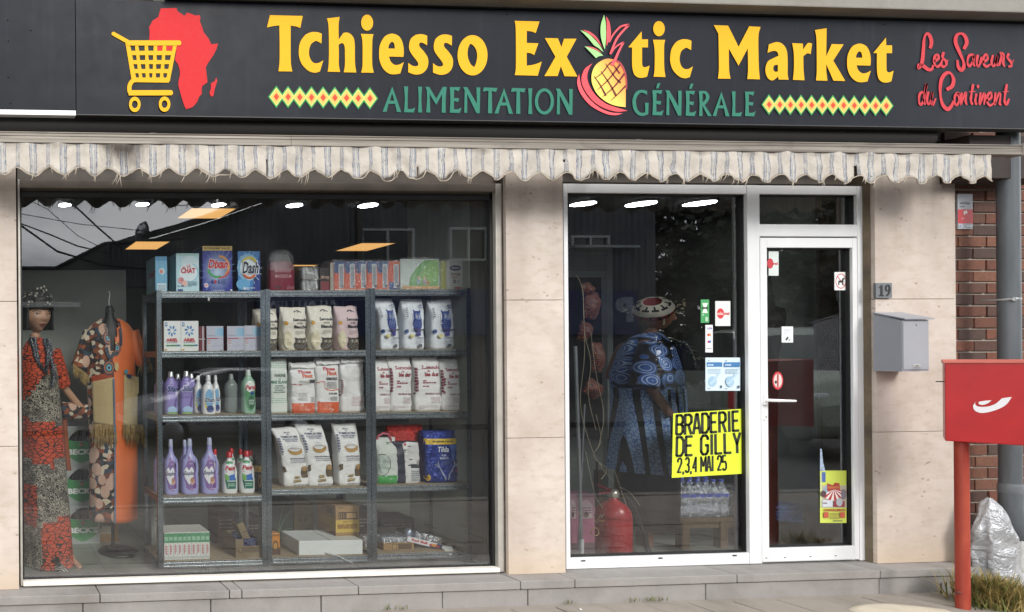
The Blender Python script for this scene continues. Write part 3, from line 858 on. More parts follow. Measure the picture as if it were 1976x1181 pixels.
for s_, c in (('160,218 240,300s 310,385 360,415s 412,458 380,400s 330,335s 250,260s', '#a5d98a'), ('178,214 260,235s 340,300s 405,420 370,370s 320,310s 250,255s', '#e2555a'),
              ('418,50 385,150s 380,260s 400,360s 426,430 438,300s 436,150s', '#a8dd8c'), ('440,68 475,130s 490,220s 490,285 465,345s 443,395 445,250s 446,150s', '#ea5860'),
              ('205,392 280,470s 330,522 360,503s 408,495 370,462s 300,425s', '#a2d78c'), ('218,394 290,402s 350,430s 395,468 340,440s 280,418s', '#c8605a')):
    b = Art(); b.shape([pz(s_)], c); a.items.append((*b.items[0][:3], 7))
for q, w, w1 in (([(470, 350), (525, 255), (600, 180), (688, 160)], 16, 22), ([(686, 162), (610, 240), (545, 330), (485, 480)], 22, 24), ([(485, 480), (545, 400), (630, 348)], 12, 18), ([(630, 350), (580, 440), (540, 530), (500, 600)], 18, 34)):
    pst(q, w, '#ea5a62', w1, 8)
a.build('pineapple_emblem', sign, onsign, INKS, None, True)
# red script
SS = 6.217
a = Art()
PINK = '#c83840'
def wf(mx, mn=.55): return lambda f: mx * (mn + (1 - mn) * abs(math.sin(f * 9.0 + .6))) / SS
for q, w in (([(275, 270), (292, 200), (272, 120), (235, 95), (205, 150), (195, 280), (185, 400), (165, 475), (135, 510), (140, 470), (190, 480), (250, 522), (295, 520), (315, 470)], 44),
             ([(325, 430), (375, 390), (365, 345), (330, 370), (325, 450), (360, 490), (400, 460), (425, 400)], 34), ([(440, 315), (425, 375), (465, 425), (468, 470), (430, 490), (412, 465)], 34), ([(455, 485), (490, 405)], 14),
             ([(680, 280), (715, 200), (690, 120), (640, 92), (592, 120), (582, 200), (625, 310), (672, 420), (680, 490), (650, 530), (612, 490), (602, 410)], 46),
             ([(790, 345), (740, 360), (722, 430), (742, 485), (780, 440), (802, 350), (790, 440), (812, 488)], 32), ([(848, 345), (835, 440), (852, 485), (880, 440), (892, 370)], 32),
             ([(900, 440), (962, 400), (953, 345), (920, 370), (915, 450), (950, 488), (1000, 460)], 32), ([(1030, 350), (1012, 430), (1028, 485), (1060, 450), (1082, 350), (1067, 440), (1088, 485)], 30),
             ([(1100, 480), (1130, 370), (1118, 328), (1160, 352), (1150, 440), (1168, 492)], 30), ([(1222, 330), (1202, 380), (1242, 430), (1250, 478), (1212, 490)], 32), ([(1240, 490), (1278, 405)], 13),
             ([(190, 790), (150, 822), (142, 900), (162, 945), (195, 900), (235, 690), (202, 880), (217, 948)], 32), ([(255, 790), (237, 880), (252, 945), (285, 900), (302, 790), (290, 890), (307, 948), (342, 870)], 30),
             ([(472, 765), (540, 722), (556, 640), (520, 570), (462, 572), (410, 650), (396, 790), (420, 930), (480, 1000), (530, 962), (556, 900)], 46),
             ([(600, 800), (570, 850), (572, 930), (600, 948), (622, 880), (607, 802), (640, 850)], 30), ([(655, 800), (645, 948), (690, 820), (710, 805), (700, 900), (717, 948)], 28), ([(790, 700), (762, 880), (782, 948)], 32), ([(742, 792), (818, 786)], 16),
             ([(830, 812), (815, 900), (832, 948)], 30), ([(880, 800), (870, 948), (920, 812), (937, 830), (922, 945)], 28), ([(950, 900), (1008, 860), (1004, 800), (967, 830), (960, 915), (995, 955), (1040, 925)], 30),
             ([(1060, 800), (1050, 948), (1100, 812), (1120, 830), (1110, 935), (1132, 948)], 28), ([(1195, 700), (1167, 880), (1187, 948), (1222, 875)], 32), ([(1150, 792), (1218, 786)], 16)):
    a.stroke(zoomed(1750, 50, SS, q), wf(w), PINK)
a.ell(*zoomed(1750, 50, SS, [(848, 728)])[0], 15 / SS, 22 / SS, PINK)
a.items = [(v, f, c, i % 2) for i, (v, f, c, l) in enumerate(a.items)]
a.build('red_script_lettering', sign, onsign, INKS, None, True)

# ------------------------------------------------------------------ concrete above, sheltering the sign
zc = P(1600, 14, -.30).z
corn = tag(MB().box(X(330, -.30, 8), sx1 + .6, -.30, .064, zc, zc + .5, .008).build('concrete_cornice', CONCRETE, None, loc=(4, -.2, zc)), 'weathered concrete ledge running above the black shop sign', 'ledge')
dg = MB().box(X(330, -.3, 8), sx1 + .4, YS + .06, .06, zst - .03, zc - .002)
dg.build('soffit_board', M('#26231f', .8), corn, True)
rl = MB().tube([(X(330, -.3, 8), YS + .03, zst + .035), (sx1 + .3, YS + .03, zst + .035)], .022, 10)
rl.build('cable_trunk', M('#1c1a18', .6), corn, True)

# ------------------------------------------------------------------ the awning, rolled in
YA = -.285
aw = thing('awning', 'rolled-in awning with grey metal front bar and a frayed striped cream valance', 'awning', (3, YA, P(988, 290, YA).z))
ax0, ax1 = -1.2, P(1974, 285, YA - .02).x
zr = P(988, 262, YA + .06).z
rollm = NT('rolled_cloth'); _p = rollm.geo()
rollm.base(rollm.mix(rollm.noise(rollm.scale(_p, (1, 30, 30)), 2, 4), '#0d0b09', '#1c1814'), .85); rollm = rollm.m
MB().tube([(ax0, YA + .17, zr + .050), (P(1860, 250, YA).x, YA + .17, zr + .050)], .064, 20).build('rolled_cloth', rollm, aw, True)
barz0, barz1 = P(988, 286, YA - .02).z, P(988, 266, YA - .02).z
hb = barz1 - barz0
prof = [(0, 0), (.055, 0), (.055, hb), (.018, hb + .004), (.004, hb), (0, hb * .92), (.004, hb * .84), (.004, hb * .66), (0, hb * .62), (.003, hb * .56), (.003, hb * .30), (0, hb * .25), (0, hb * .08)]
ALUW = NT('weathered_aluminium'); _p = ALUW.geo()
_c = ALUW.mix(ALUW.ramp(ALUW.noise(ALUW.scale(_p, (.8, 4, 40)), 1.5, 5), ((.35, 0.), (.7, 1.))), '#6b645b', '#938b80')
_c = ALUW.mix(ALUW.math('MULTIPLY', ALUW.ramp(ALUW.noise(ALUW.scale(_p, (2, 6, 6)), 2, 5), ((.55, 0.), (.75, 1.))), .6), _c, '#3f3a34')
ALUW.base(_c, .5, .25); ALUW = ALUW.m
for xa, xb in ((ax0, P(559, 275, YA).x - .001), (P(559, 275, YA).x + .001, ax1)):
    n = len(prof)
    m = MB()
    vs = [Vector((x, YA - .02 + y, barz0 + z)) for x in (xa, xb) for y, z in prof]
    m.add(vs, [(i, (i + 1) % n, n + (i + 1) % n, n + i) for i in range(n)]); 
    for off, rev in ((0, 0), (n, 1)):
        tr = tessellate_polygon([[Vector((y, z, 0)) for y, z in prof]])
        m.add(vs[off:off + n], [tuple(t) for t in tr])
    recalc(m.build('front_bar', ALUW, aw, True))
MB().box(ax1, ax1 + .012, YA - .026, YA + .05, barz0 - .006, barz1 + .008, .003).build('end_cap', M('#a49d94', .5, .2), aw, True)
for q in (300, 1250):
    x = P(q, 250, YA).x
    MB().box(x - .02, x + .02, YA + .05, .07, barz1 - .005, barz1 + .03, .004).build('folding_arm', M('#37322c', .6, .3), aw, True)
# valance cloth with scallops, stripes, holes and threads
per = P(1215 / 2.953, 300, YA).x - P(1035 / 2.953, 300, YA).x
xs0 = P(1035 / 2.953, 300, YA).x
per = .1755
vx0, vx1 = -.35, P(1905, 310, YA).x
ztopv = barz0 + .004
zlow = P(500, 328, YA).z
VAL = NT('striped_cloth'); o_ = VAL.geo()
wob = VAL.math('MULTIPLY', VAL.math('SUBTRACT', VAL.noise(o_, 18, 3), .5), .016)
u_ = VAL.math('DIVIDE', VAL.math('SUBTRACT', VAL.math('ADD', VAL.sep(o_)[0], wob), xs0), per)
t_ = VAL.math('PINGPONG', u_, .5)
cloth = VAL.ramp(t_, ((0., '#b5b2ab'), (.03, '#7b808c'), (.058, '#b1afa9'), (.080, '#646b7c'), (.125, '#b9aea0'), (.14, '#b9b1a6'), (.43, '#bcb5ab'), (.44, '#6c7280'), (.462, '#bbb4a8'), (.472, '#6c7280'), (.490, '#b9b2a6')), 'CONSTANT')
fade = VAL.ramp(VAL.noise(o_, 26, 4, .6), ((.42, 0.), (.68, .75)))
cloth = VAL.mix(fade, cloth, '#b9b2a8')
spots = VAL.math('MULTIPLY', VAL.ramp(VAL.noise(VAL.scale(o_, (40, 40, 70)), 1, 4, .6), ((.60, 0.), (.68, 1.))), VAL.ramp(t_, ((.02, 1.), (.16, 0.))))
cloth = VAL.mix(VAL.math('MULTIPLY', spots, .85), cloth, '#3a3a40')
grime_shade = VAL.ramp(VAL.math('ADD', VAL.math('MULTIPLY', VAL.math('SUBTRACT', ztopv, VAL.sep(o_)[2]), 9.0), VAL.math('MULTIPLY', VAL.noise(VAL.scale(o_, (7, 7, 5)), 1, 5), 1.6)), ((.55, .75), (1.35, 0.)))  # grime at the top, plus shade below the bar put into the colour
cloth = VAL.mix(grime_shade, cloth, '#6a5f53')
bx = P(238, 310, YA)
bd = VAL.n('ShaderNodeVectorMath', operation='DISTANCE'); VAL.set(bd.inputs[0], o_); bd.inputs[1].default_value = (bx.x, YA, ztopv)
burn = VAL.math('MULTIPLY', VAL.ramp(VAL.math('ADD', bd.outputs['Value'], VAL.math('MULTIPLY', VAL.math('SUBTRACT', VAL.noise(VAL.scale(o_, (60, 60, 14)), 1, 4), .5), .10)), ((.06, .95), (.17, 0.))), 1.0)
cloth = VAL.mix(burn, cloth, '#3a322b')
stain = VAL.ramp(VAL.noise(VAL.scale(o_, (1, 1, .7)), 11, 6, .68), ((.48, 0.), (.74, .4)))
cloth = VAL.mix(stain, cloth, '#7a746d')
VAL.base(cloth, .9); VAL.bump(VAL.noise(VAL.scale(o_, (1, 1, .6)), 30, 5, .65, 1.0), .55, .012)
VAL.b.inputs['Subsurface Weight'].default_value = 0
VAL = VAL.m
def lobe(x):
    u = (x - xs0) / per
    f = abs((u % 1) - .5) * 2            # 1 at lobe centre, 0 between
    j = noise.noise(Vector((round(u) * 3.7, 1.3, 0))) * .012
    ragged = noise.noise(Vector((x * 55, 4, 0))) * .004 + max(0, noise.noise(Vector((x * 16, 9, 0))) - .38) * .045
    return zlow - .050 * ((.5 - .5 * math.cos(f * math.pi)) ** .8) + j + ragged
def vy(x, v):
    k = 1 - v
    pinch = math.exp(-((x - bx.x) / .035) ** 2)
    return (YA - .012 + .007 * math.sin((x - xs0) / per * 2 * math.pi) * (1 - k * .7) + .010 * noise.noise(Vector((x * 9, v * 2, 3))) - .02 * pinch * (v > .05) * (1 - v * .3)
            + .006 * math.sin(x * 90 + noise.noise(Vector((x * 3, 0, 0))) * 6) * v)
tears = [(P(803, 320, YA).x, .011, .62), (P(1086, 320, YA).x, .006, .75), (P(510, 320, YA).x, .003, .1), (P(1645, 320, YA).x, .006, .35)]
m = MB(); NX, NV = 560, 9
pts = []
def vfn(x, v):
    zb = lobe(x)
    return Vector((x, vy(x, v), ztopv + (zb - ztopv) * v))
idx = {}
def vid(i, j):
    if (i, j) not in idx:
        x = vx0 + (vx1 - vx0) * i / NX
        idx[(i, j)] = len(m.v); m.v.append(tuple(vfn(x, j / NV)))
    return idx[(i, j)]
for i in range(NX):
    xc = vx0 + (vx1 - vx0) * (i + .5) / NX
    for j in range(NV):
        v = (j + .5) / NV
        skip = False
        for tx, tw, t0 in tears:
            if abs(xc - tx - (v - t0) * .012) < tw * max(0, (v - t0 * .6)) * 1.5 and v > t0 * .6: skip = True
        if not skip:
            m.f.append((vid(i, j), vid(i + 1, j), vid(i + 1, j + 1), vid(i, j + 1))); m.m.append(0); m.sm.append(True)
val = m.build('valance', VAL, aw, True)
so = val.modifiers.new('thickness', 'SOLIDIFY'); so.thickness = .0022
# hem cord along the scallops, hanging loose in places
hem = MB()
xx = vx0
pts = []
n = 420
loose = [(P(q, 330, YA).x, w, d) for q, w, d in ((690, .05, .02), (745, .06, .035), (800, .05, .02), (852, .06, .03), (430, .05, .006), (1120, .05, .008))]
for i in range(n + 1):
    x = vx0 + (vx1 - vx0) * i / n
    z = lobe(x)
    for lx, lw, ld in loose:
        if abs(x - lx) < lw: z = min(z, zlow - .03 - ld * (1 - ((x - lx) / lw) ** 2))
    pts.append(Vector((x, vy(x, 1) - .003, z)))
for k in range(0, n, 60): hem.tube(pts[k:k + 61], .0028, 5)
hem.build('hem_cord', M('#b8ab99', .9, var=.35, vs=20), aw, True)
# frayed threads: each tuft a part
rt = random.Random(8)
THR = M('#b4a898', .95, var=.3, vs=25)
tq = [65, 100, 128, 150, 180, 228, 270, 290, 315, 355, 390, 400, 412, 447, 538, 578, 590, 640, 760, 880, 900, 1143, 1182, 1245, 1283, 1316, 1355, 1395, 1412, 1440, 1525, 1580, 1605, 1655, 1685, 1740]
for q in tq:
    x = P(q, 335, YA).x
    m = MB()
    for k in range(rt.choice((2, 2, 3, 4))):
        x1 = x + rt.uniform(-.012, .012); L = rt.uniform(.02, .05) * (1.6 if q in (228, 450, 590, 1316, 1440) else 1); s_ = rt.uniform(-.6, .15)
        z0 = lobe(x1) + .004; y0 = vy(x1, 1) - .003
        m.tube([(x1, y0, z0), (x1 + s_ * L * .4, y0 - .003, z0 - L * .5), (x1 + s_ * L, y0 - .001, z0 - L)], [.0024, .002, .0006], 4)
    m.build('frayed_thread', THR, aw, True)
# dark block standing in for the dark recess behind the bar at the right
MB().box(P(1866, 250, -.12).x, P(2040, 300, -.12).x, -.13, .05, P(1930, 345, -.12).z, zsb - .012, .004).build('recess_block', M('#2a1d18', .7), aw, True)
# ------------------------------------------------------------------ galvanised shelving
GALV = NT('galvanised_steel'); _p = GALV.geo()
_c = GALV.mix(GALV.ramp(GALV.voro(GALV.scale(_p, (1, 1, 1)), 70, out=1), ((.2, 0.), (.9, 1.))), '#6c757b', '#7f898f')
_c = GALV.mix(GALV.math('MULTIPLY', GALV.ramp(GALV.noise(_p, 5, 4), ((.45, 0.), (.7, 1.))), .4), _c, '#4f585e')
GALV.base(_c, .36, .85); GALV = GALV.m
BEAM = M('#a4adb2', .28, .75, var=.15, vs=9)
BOARD = NT('chipboard'); _p = BOARD.geo()
BOARD.base(BOARD.mix(BOARD.noise(BOARD.scale(_p, (1, 1, 3)), 160, 3), '#8f7f67', '#b3a387'), .75); BOARD = BOARD.m
HOLE = M('#3c4448', .8)
SY0, SY1 = .30, .67
units = []
for ui, (qa, qb, ytops, xm, lab) in enumerate(((304, 513.2, (562, 677, 801, 957, 1081), 410, 'left one of three galvanised steel shelving units, holding detergent boxes and bottles'),
                                             (514.2, 715.6, (560, 676, 798, 942, 1074), 610, 'middle galvanised steel shelving unit, holding semolina and flour bags'),
                                             (716.6, 911, (558, 674.5, 795, 935, 1066), 810, 'right galvanised steel shelving unit, holding owl flour bags and a blue rice bag'))):
    zs_ = [P(xm, y, SY0).z for y in ytops]
    xa, xb = P(qa, 800, SY0).x, P(qb, 800, SY0).x
    t = thing('metal_shelf', lab, 'shelving unit', ((xa + xb) / 2, SY0, ZF), 'galvanised shelving units behind the display window')
    pw = .033
    ztp = zs_[0] + .008
    for (px_, py_, sx_, sy_) in ((xa, SY0, 1, 1), (xb, SY0, -1, 1), (xa, SY1, 1, -1), (xb, SY1, -1, -1)):
        m = MB()
        x0, x1 = sorted((px_, px_ + sx_ * pw)); y0, y1 = sorted((py_, py_ + sy_ * .0025))
        m.box(x0, x1, y0, y1, ZF, ztp, 0)
        x0, x1 = sorted((px_, px_ + sx_ * .0025)); y0, y1 = sorted((py_ + sy_ * .0025, py_ + sy_ * pw))
        m.box(x0, x1, y0, y1, ZF, ztp, 0)
        if sy_ > 0:
            z = ZF + .03; k = 0
            while z < ztp - .02:
                for ox in (.010, .023):
                    xc = px_ + sx_ * ox
                    zz = z + (.010 if ox > .015 else 0)
                    m.quad((xc - .0022, py_ - .0006, zz - .004), (xc + .0022, py_ - .0006, zz - .004), (xc + .0022, py_ - .0006, zz + .004), (xc - .0022, py_ - .0006, zz + .004), 1)
                z += .026
        m.build('post', [GALV, HOLE], t, True)
    for L_, z in enumerate(zs_):
        m = MB()
        bx0, bx1 = xa + .0027, xb - .0027
        y = SY0 + .003
        m.box(xa + pw + .001, xb - pw - .001, SY0 - .001, SY0 + .0018, z - .044, z - .002)
        m.tube([(xa + pw + .002, SY0 - .001, z - .012), (xb - pw - .002, SY0 - .001, z - .012)], .0045, 6)
        m.tube([(xa + pw + .002, SY0 - .001, z - .034), (xb - pw - .002, SY0 - .001, z - .034)], .0045, 6)
        m.box((xa + xb) / 2 - .003, (xa + xb) / 2 + .003, SY0 - .006, SY0 + .001, z - .030, z - .016)
        m.build('beam', BEAM, t, True)
        m = MB(); m.box(xa + pw, xb - pw, SY1 - .0018, SY1 + .001, z - .044, z - .002)
        m.build('rear_beam', GALV, t, True)
        for xx_, s_ in ((xa, 1), (xb, -1)):
            x0, x1 = sorted((xx_ + s_ * .003, xx_ + s_ * .006))
            MB().box(x0, x1, SY0 + pw, SY1 - pw, z - .040, z - .006).build('side_beam', GALV, t, True)
        MB().box(xa + .0065, xb - .0065, SY0 + .0025, SY1 - .0025, z - .010, z).build('shelf_board', BOARD, t, True)
    units.append(zs_)
# little paper tag hanging under the top beam
c = P(403, 583, SY0 - .004)
tg = tag(MB().box(-.006, .006, -.001, 0, -.022, .0, 0, 0, Matrix.Rotation(.15, 4, 'Y')).build('paper_tag', M('#d8d8d4', .8), None), 'small white paper tag hanging under the top shelf beam', 'paper tag')
tg.location = (c.x, SY0 - .008, units[0][0] - .044)

# ------------------------------------------------------------------ goods
def slot(x0, x1, ytop, u, lev, Y=.345, d=0.0):
    """Centre, width and height of goods on shelf level lev of unit u; d is the depth whose side shows at the left."""
    z = units[u][lev]
    ym = ytop + 40
    a, b = P(x0, ym, Y), P(x1, ym, Y)
    ax = a.x + d * a.x / (Y + CD)
    return (ax + b.x) / 2, z + .0006, b.x - ax, P((x0 + x1) / 2, ytop, Y).z - z
def shade_box(name, label, cat, x0, x1, ytop, u, lev, depth, front, side, art=None, group=None, Y=.345, rz=0, gloss=False, top=None, sideart=None):
    cx, z, w, h = slot(x0, x1, ytop, u, lev, Y)
    t = thing(name, label, cat, (cx, Y, z), group, rz)
    m = MB().box(-w / 2, w / 2, 0, depth, 0, h, .0025)
    mats = [M(side, .4 if gloss else .55, var=.05), M(front, .4 if gloss else .55, var=.05), M(top or side, .55, var=.05)]
    for i, f in enumerate(m.f):
        ys_ = [m.v[k][1] for k in f]; zs2 = [m.v[k][2] for k in f]
        if max(ys_) < .0027: m.m[i] = 1
        elif min(zs2) > h - .0027: m.m[i] = 2
    m.build('carton', mats, t)
    if art: art(Art()).build('front_print', t, onface(w, h, 0), INKG if gloss else INK)
    if sideart:
        A = sideart(Art()); A.build('side_print', t, lambda uu, vv, l: Vector((-w / 2 - .0008 - .0004 * l, depth * (1 - uu), vv * h)), INK)
    return t
def A_chat(a):
    a.rect(0, 0, 1, 1, '#bfe3ee'); a.ell(.60, .72, .38, .22, '#d8eef4'); a.rect(0, .94, 1, 1, '#a8d3cf'); a.ell(.55, .48, .42, .26, '#e4f3f8'); a.ring(.58, .5, .4, .25, .05, '#8fd0ea', a0=-1.9, a1=1.2)
    a.text('LE', .46, .63, .62, .70, '#d23a45', .04); a.text('M.', .28, .62, .4, .66, '#d23a45', .04); a.text('CHAT', .2, .48, .84, .62, '#cc2f3c', .05)
    a.ell(.2, .30, .13, .085, '#e3a2a6'); a.ell(.36, .22, .12, .08, '#eab9b0'); a.ell(.24, .31, .08, .05, '#c97b84'); a.lines(.5, .14, .9, .28, 5, '#6e93a8', 3); a.rect(.06, .02, .28, .07, '#24418c'); a.rect(.05, .14, .14, .16, '#22335c'); a.rect(.2, .14, .32, .165, '#22335c')
    return a
def A_dixan(a):
    def bg(u, v):
        d = math.hypot((u - .5) * 1.0, (v - .45) * 1.1); k = max(0, min(1, 1 - d / .55)) ** 1.3
        return tuple(p + (q - p) * k for p, q in zip(lin('#27319a'), lin('#cfe6fa')))
    n = 12
    for i in range(n):
        for j in range(n): a.rect(i / n, j / n, (i + 1) / n, (j + 1) / n, bg); a.items[-1] = (*a.items[-1][:3], 0)
    for k in range(22):
        q = k * .2856; c, s = math.cos(q), math.sin(q); a.poly([(.5 + .28 * c, .45 + .28 * s), (.5 + .6 * c + .004, .45 + .55 * s), (.5 + .6 * c - .006, .45 + .55 * s + .006)], '#9cc6f2'); a.items[-1] = (*a.items[-1][:3], 1)
    a.items = [(v, f, c, min(l, 1)) for v, f, c, l in a.items]
    def p(fn): 
        n0 = len(a.items); fn(); a.items[n0:] = [(v, f, c, 2 + i) for i, (v, f, c, l) in enumerate(a.items[n0:])]
    def fn():
        a.rect(0, .90, 1, 1, '#eccb6e'); a.text('ECONOMY PACK', .06, .925, .94, .975, '#8a6a3a', .04)
        a.ring(.56, .55, .36, .25, .07, '#e6a04c', a0=-.9, a1=1.6, ty=.05); a.ring(.5, .52, .36, .22, .08, '#4fae6b', a0=3.3, a1=5.1, ty=.05); a.ring(.56, .54, .38, .25, .05, '#d0403a', a0=-1.6, a1=-.4)
        a.text('Dixan', .17, .50, .84, .72, '#f7f2f0', .075, .08); a.text('Dixan', .18, .51, .83, .71, '#d2303c', .045, .08); a.lines(.34, .455, .64, .475, 1, '#24328a', 4, .8)
        a.text('4+1', .25, .17, .56, .27, '#1d2f86', .05); a.text('+', .37, .18, .46, .26, '#d2303c', .06); a.lines(.6, .17, .78, .29, 4, '#32519f', 5); a.ell(.11, .14, .07, .05, '#f1e3ea'); a.text('10', .07, .12, .15, .16, '#c44a70', .05); a.lines(.33, .015, .72, .05, 2, '#cfdcf0', 6); a.ell(.95, .035, .035, .02, '#e8eef8')
    p(fn)
    return a
def A_dash(a):
    a.rect(0, 0, 1, 1, '#3f86c8'); a.poly([(1, 0), (1, 1), (.62, 0)], '#223a8e'); a.ell(.45, .6, .48, .34, '#8cc2e8'); a.ell(.5, .58, .40, .29, '#e9f3f8')
    for k in range(16):
        q = k * .3927; c, s = math.cos(q), math.sin(q); a.poly([(.5 + .38 * c, .58 + .28 * s), (.5 + .56 * c, .58 + .42 * s), (.5 + .56 * c + .02, .58 + .42 * s + .015)], '#cfe6f6')
    a.ring(.5, .60, .40, .27, .09, '#e3cf55', a0=.6, a1=2.6, ty=.06); a.ring(.5, .58, .38, .26, .10, '#d8622e', a0=3.6, a1=5.7, ty=.05)
    a.text('Dash', .15, .42, .90, .76, '#f0f4fa', .07, .12); a.text('Dash', .17, .44, .87, .74, '#16213f', .03, .12)
    a.lines(.66, .45, .86, .5, 2, '#5f8fc0', 2); a.ell(.2, .18, .3, .14, '#6db1de'); a.text('3', .68, .28, .8, .36, '#1b2b5c', .03); a.lines(.3, .05, .72, .11, 2, '#e6eef8', 3, .6); a.ell(.26, .08, .05, .03, '#f3f3f3')
    return a
def A_ariel(a):
    a.rect(0, 0, 1, 1, '#eef1f0'); a.rect(.06, .82, .2, .95, '#3c78b8'); a.rect(.09, .86, .17, .92, '#dfe9f2')
    for k in range(7):
        q = k * .8976 + .2; c, s = math.cos(q), math.sin(q)
        f = lambda r, o: (.47 + r * .30 * (c - o * s), .67 + r * .2 * (s + o * c))
        a.shape([[f(.25, -.2), (*f(.7, .25), 1), f(1.0, .0), (*f(.6, -.35), 1)]], '#2f6fb4' if k % 2 else '#5aa0d4'); a.items[-1] = (*a.items[-1][:3], 3)
    a.text('ARIEL', .12, .315, .82, .425, '#c8323e', .045); a.lines(.14, .27, .78, .295, 1, '#8a9aa6', 5, .8); a.rect(.12, .165, .78, .21, '#3d8f54'); a.ell(.84, .19, .12, .03, '#5b90a8'); a.lines(.3, .18, .6, .2, 1, '#dfeee0', 7, .8); a.ell(.1, .05, .08, .022, '#e3b04f'); a.rect(.9, .03, .94, .06, '#b5b5b0')
    return a
def A_grey(a):
    a.rect(0, 0, 1, 1, '#c3c6d6'); a.rect(0, 0, .012, 1, '#e8e8ee'); a.rect(.5, .6, 1, .92, lambda u, v: tuple(p + (q - p) * max(0, min(1, (u - .4) * 1.3)) for p, q in zip(lin('#b4cfe2'), lin('#6fb5dc')))); a.rect(.04, .6, .5, .63, '#9aa3ba'); a.rect(0, .48, .66, .515, '#b03a46'); a.lines(.7, .48, .98, .51, 1, '#9a6a78', 1)
    a.poly([(.14, .26), (.24, .38), (.14, .46), (.04, .38)], '#c7414b'); a.poly([(.14, .29), (.215, .38), (.14, .43), (.065, .38)], '#efeff2'); a.text('!', .12, .33, .155, .41, '#222222', .05); a.rect(.06, .12, .22, .26, '#dfe0e6'); a.lines(.09, .14, .2, .24, 3, '#555a68', 3); a.lines(.4, .17, .96, .22, 2, '#8f98b0', 4); a.rect(.8, .02, .95, .04, '#8a90a0')
    return a
def A_chatside(a):
    a.rect(0, 0, 1, 1, '#8fb6bf'); a.text('CHAT', .2, .45, .9, .6, '#b04a50', .04, .2); a.ell(.5, .3, .3, .12, '#a9cdd6')
    return a
def A_blue2(a):
    a.rect(0, 0, 1, 1, '#6fb0d2'); a.rect(0, .88, 1, 1, '#4f95bf'); a.ell(.55, .58, .26, .09, '#c9dbe4'); a.ell(.5, .57, .14, .06, '#d8826a'); a.rect(.12, .02, .92, .24, '#c9dde6'); a.lines(.18, .05, .85, .2, 4, '#6f8fa6', 8)
    return a
shade_box('detergent_box', 'narrow blue detergent box seen from its side at the left end of the top shelf', 'detergent box', 300, 322.5, 495, 0, 0, .22, '#6fb0d2', '#7ba4b0', A_blue2, Y=.33, sideart=A_chatside)
shade_box('detergent_box', 'pale blue box with red CHAT lettering on the top shelf', 'detergent box', 340, 384, 489, 0, 0, .17, '#bfe3ee', '#7fb0c0', A_chat)
shade_box('detergent_box', 'tall blue Dixan box with a yellow ECONOMY PACK band', 'detergent box', 391, 448, 475, 0, 0, .20, '#27319a', '#39407c', A_dixan, top='#eccb6e', gloss=True)
shade_box('detergent_box', 'blue Dash washing powder box on the top shelf', 'detergent box', 459, 502, 485, 0, 0, .16, '#3f86c8', '#1d2a4a', A_dash, gloss=True)
for i, (a, b) in enumerate(((316.5, 349), (349.6, 383))):
    shade_box('detergent_box', ['white Ariel box beside the left shelf post', 'white Ariel box next to the dark red sided cartons'][i], 'detergent box', a, b, 619.5, 0, 1, .16, '#eef1f0', '#b6b9b8', A_ariel, 'pair of white detergent boxes')
shade_box('soap_carton', 'narrow dark red carton squeezed behind the white detergent boxes', 'carton', 384, 396, 630, 0, 1, .17, '#6b2a35', '#5a222c', lambda a: a.rect(.55, 0, .75, 1, '#c9c5cc').rect(0, .46, 1, .5, '#b8b8c0'), 'grey cleaning cartons with dark red sides')
for i, (a, b) in enumerate(((399, 431), (438.5, 470.6), (471.4, 503.5))):
    shade_box('soap_carton', ['pale violet carton with a dark red side next to the white Ariel boxes', 'grey and blue carton in the middle of the three small cartons', 'grey and blue carton beside the middle shelf post'][i], 'carton', a, b, (629.5, 629.5, 628.5)[i], 0, 1, .15, '#c3c6d6', '#6b2a35', A_grey, 'grey cleaning cartons with dark red sides')
# dark red pack in a clear sleeve
def pouch(label, x0, x1, ytop, u, lev, col, art, clear=.72, Y=.36, d=.07):
    cx, z, w, h = slot(x0, x1, ytop, u, lev, Y)
    t = thing('sleeve_pack', label, 'pack', (cx, Y, z))
    m = MB(); hh = h * clear
    def ringat(zz, k, n=24): return [Vector((w / 2 * k * math.copysign(abs(math.cos(q)) ** .5, math.cos(q)), d / 2 + d / 2 * k * math.copysign(abs(math.sin(q)) ** .6, math.sin(q)), zz)) for q in (2 * math.pi * j / n for j in range(n))]
    m.loft([ringat(0, .96), ringat(.01, 1), ringat(hh * .7, 1), ringat(hh * .9, .93), ringat(hh, .72)])
    m.build('body', M(col, .35, var=.1), t)
    s = MB().loft([ringat(hh * .72, 1.01), ringat(hh * .95, 1.0), ringat(h * .88, .9), ringat(h * .97, .7), ringat(h, .4)])
    s.build('clear_top', mat_film(.22), t)
    art(Art()).build('front_print', t, onmesh(m, w, h), INK, .02)
    return t
pouch('dark red pack in a clear rounded sleeve on the top shelf', 521, 571, 481, 0, 0, '#7c2438', lambda a: a.text('MON ALIEE', .2, .46, .80, .54, '#c9a0a8', .01).text('MAGNESIUM', .2, .33, .82, .41, '#c9a0a8', .01).rect(.2, .08, .42, .14, '#4d1a28').text('Gratuit', .62, .07, .93, .15, '#b57f8c', .01, .2))
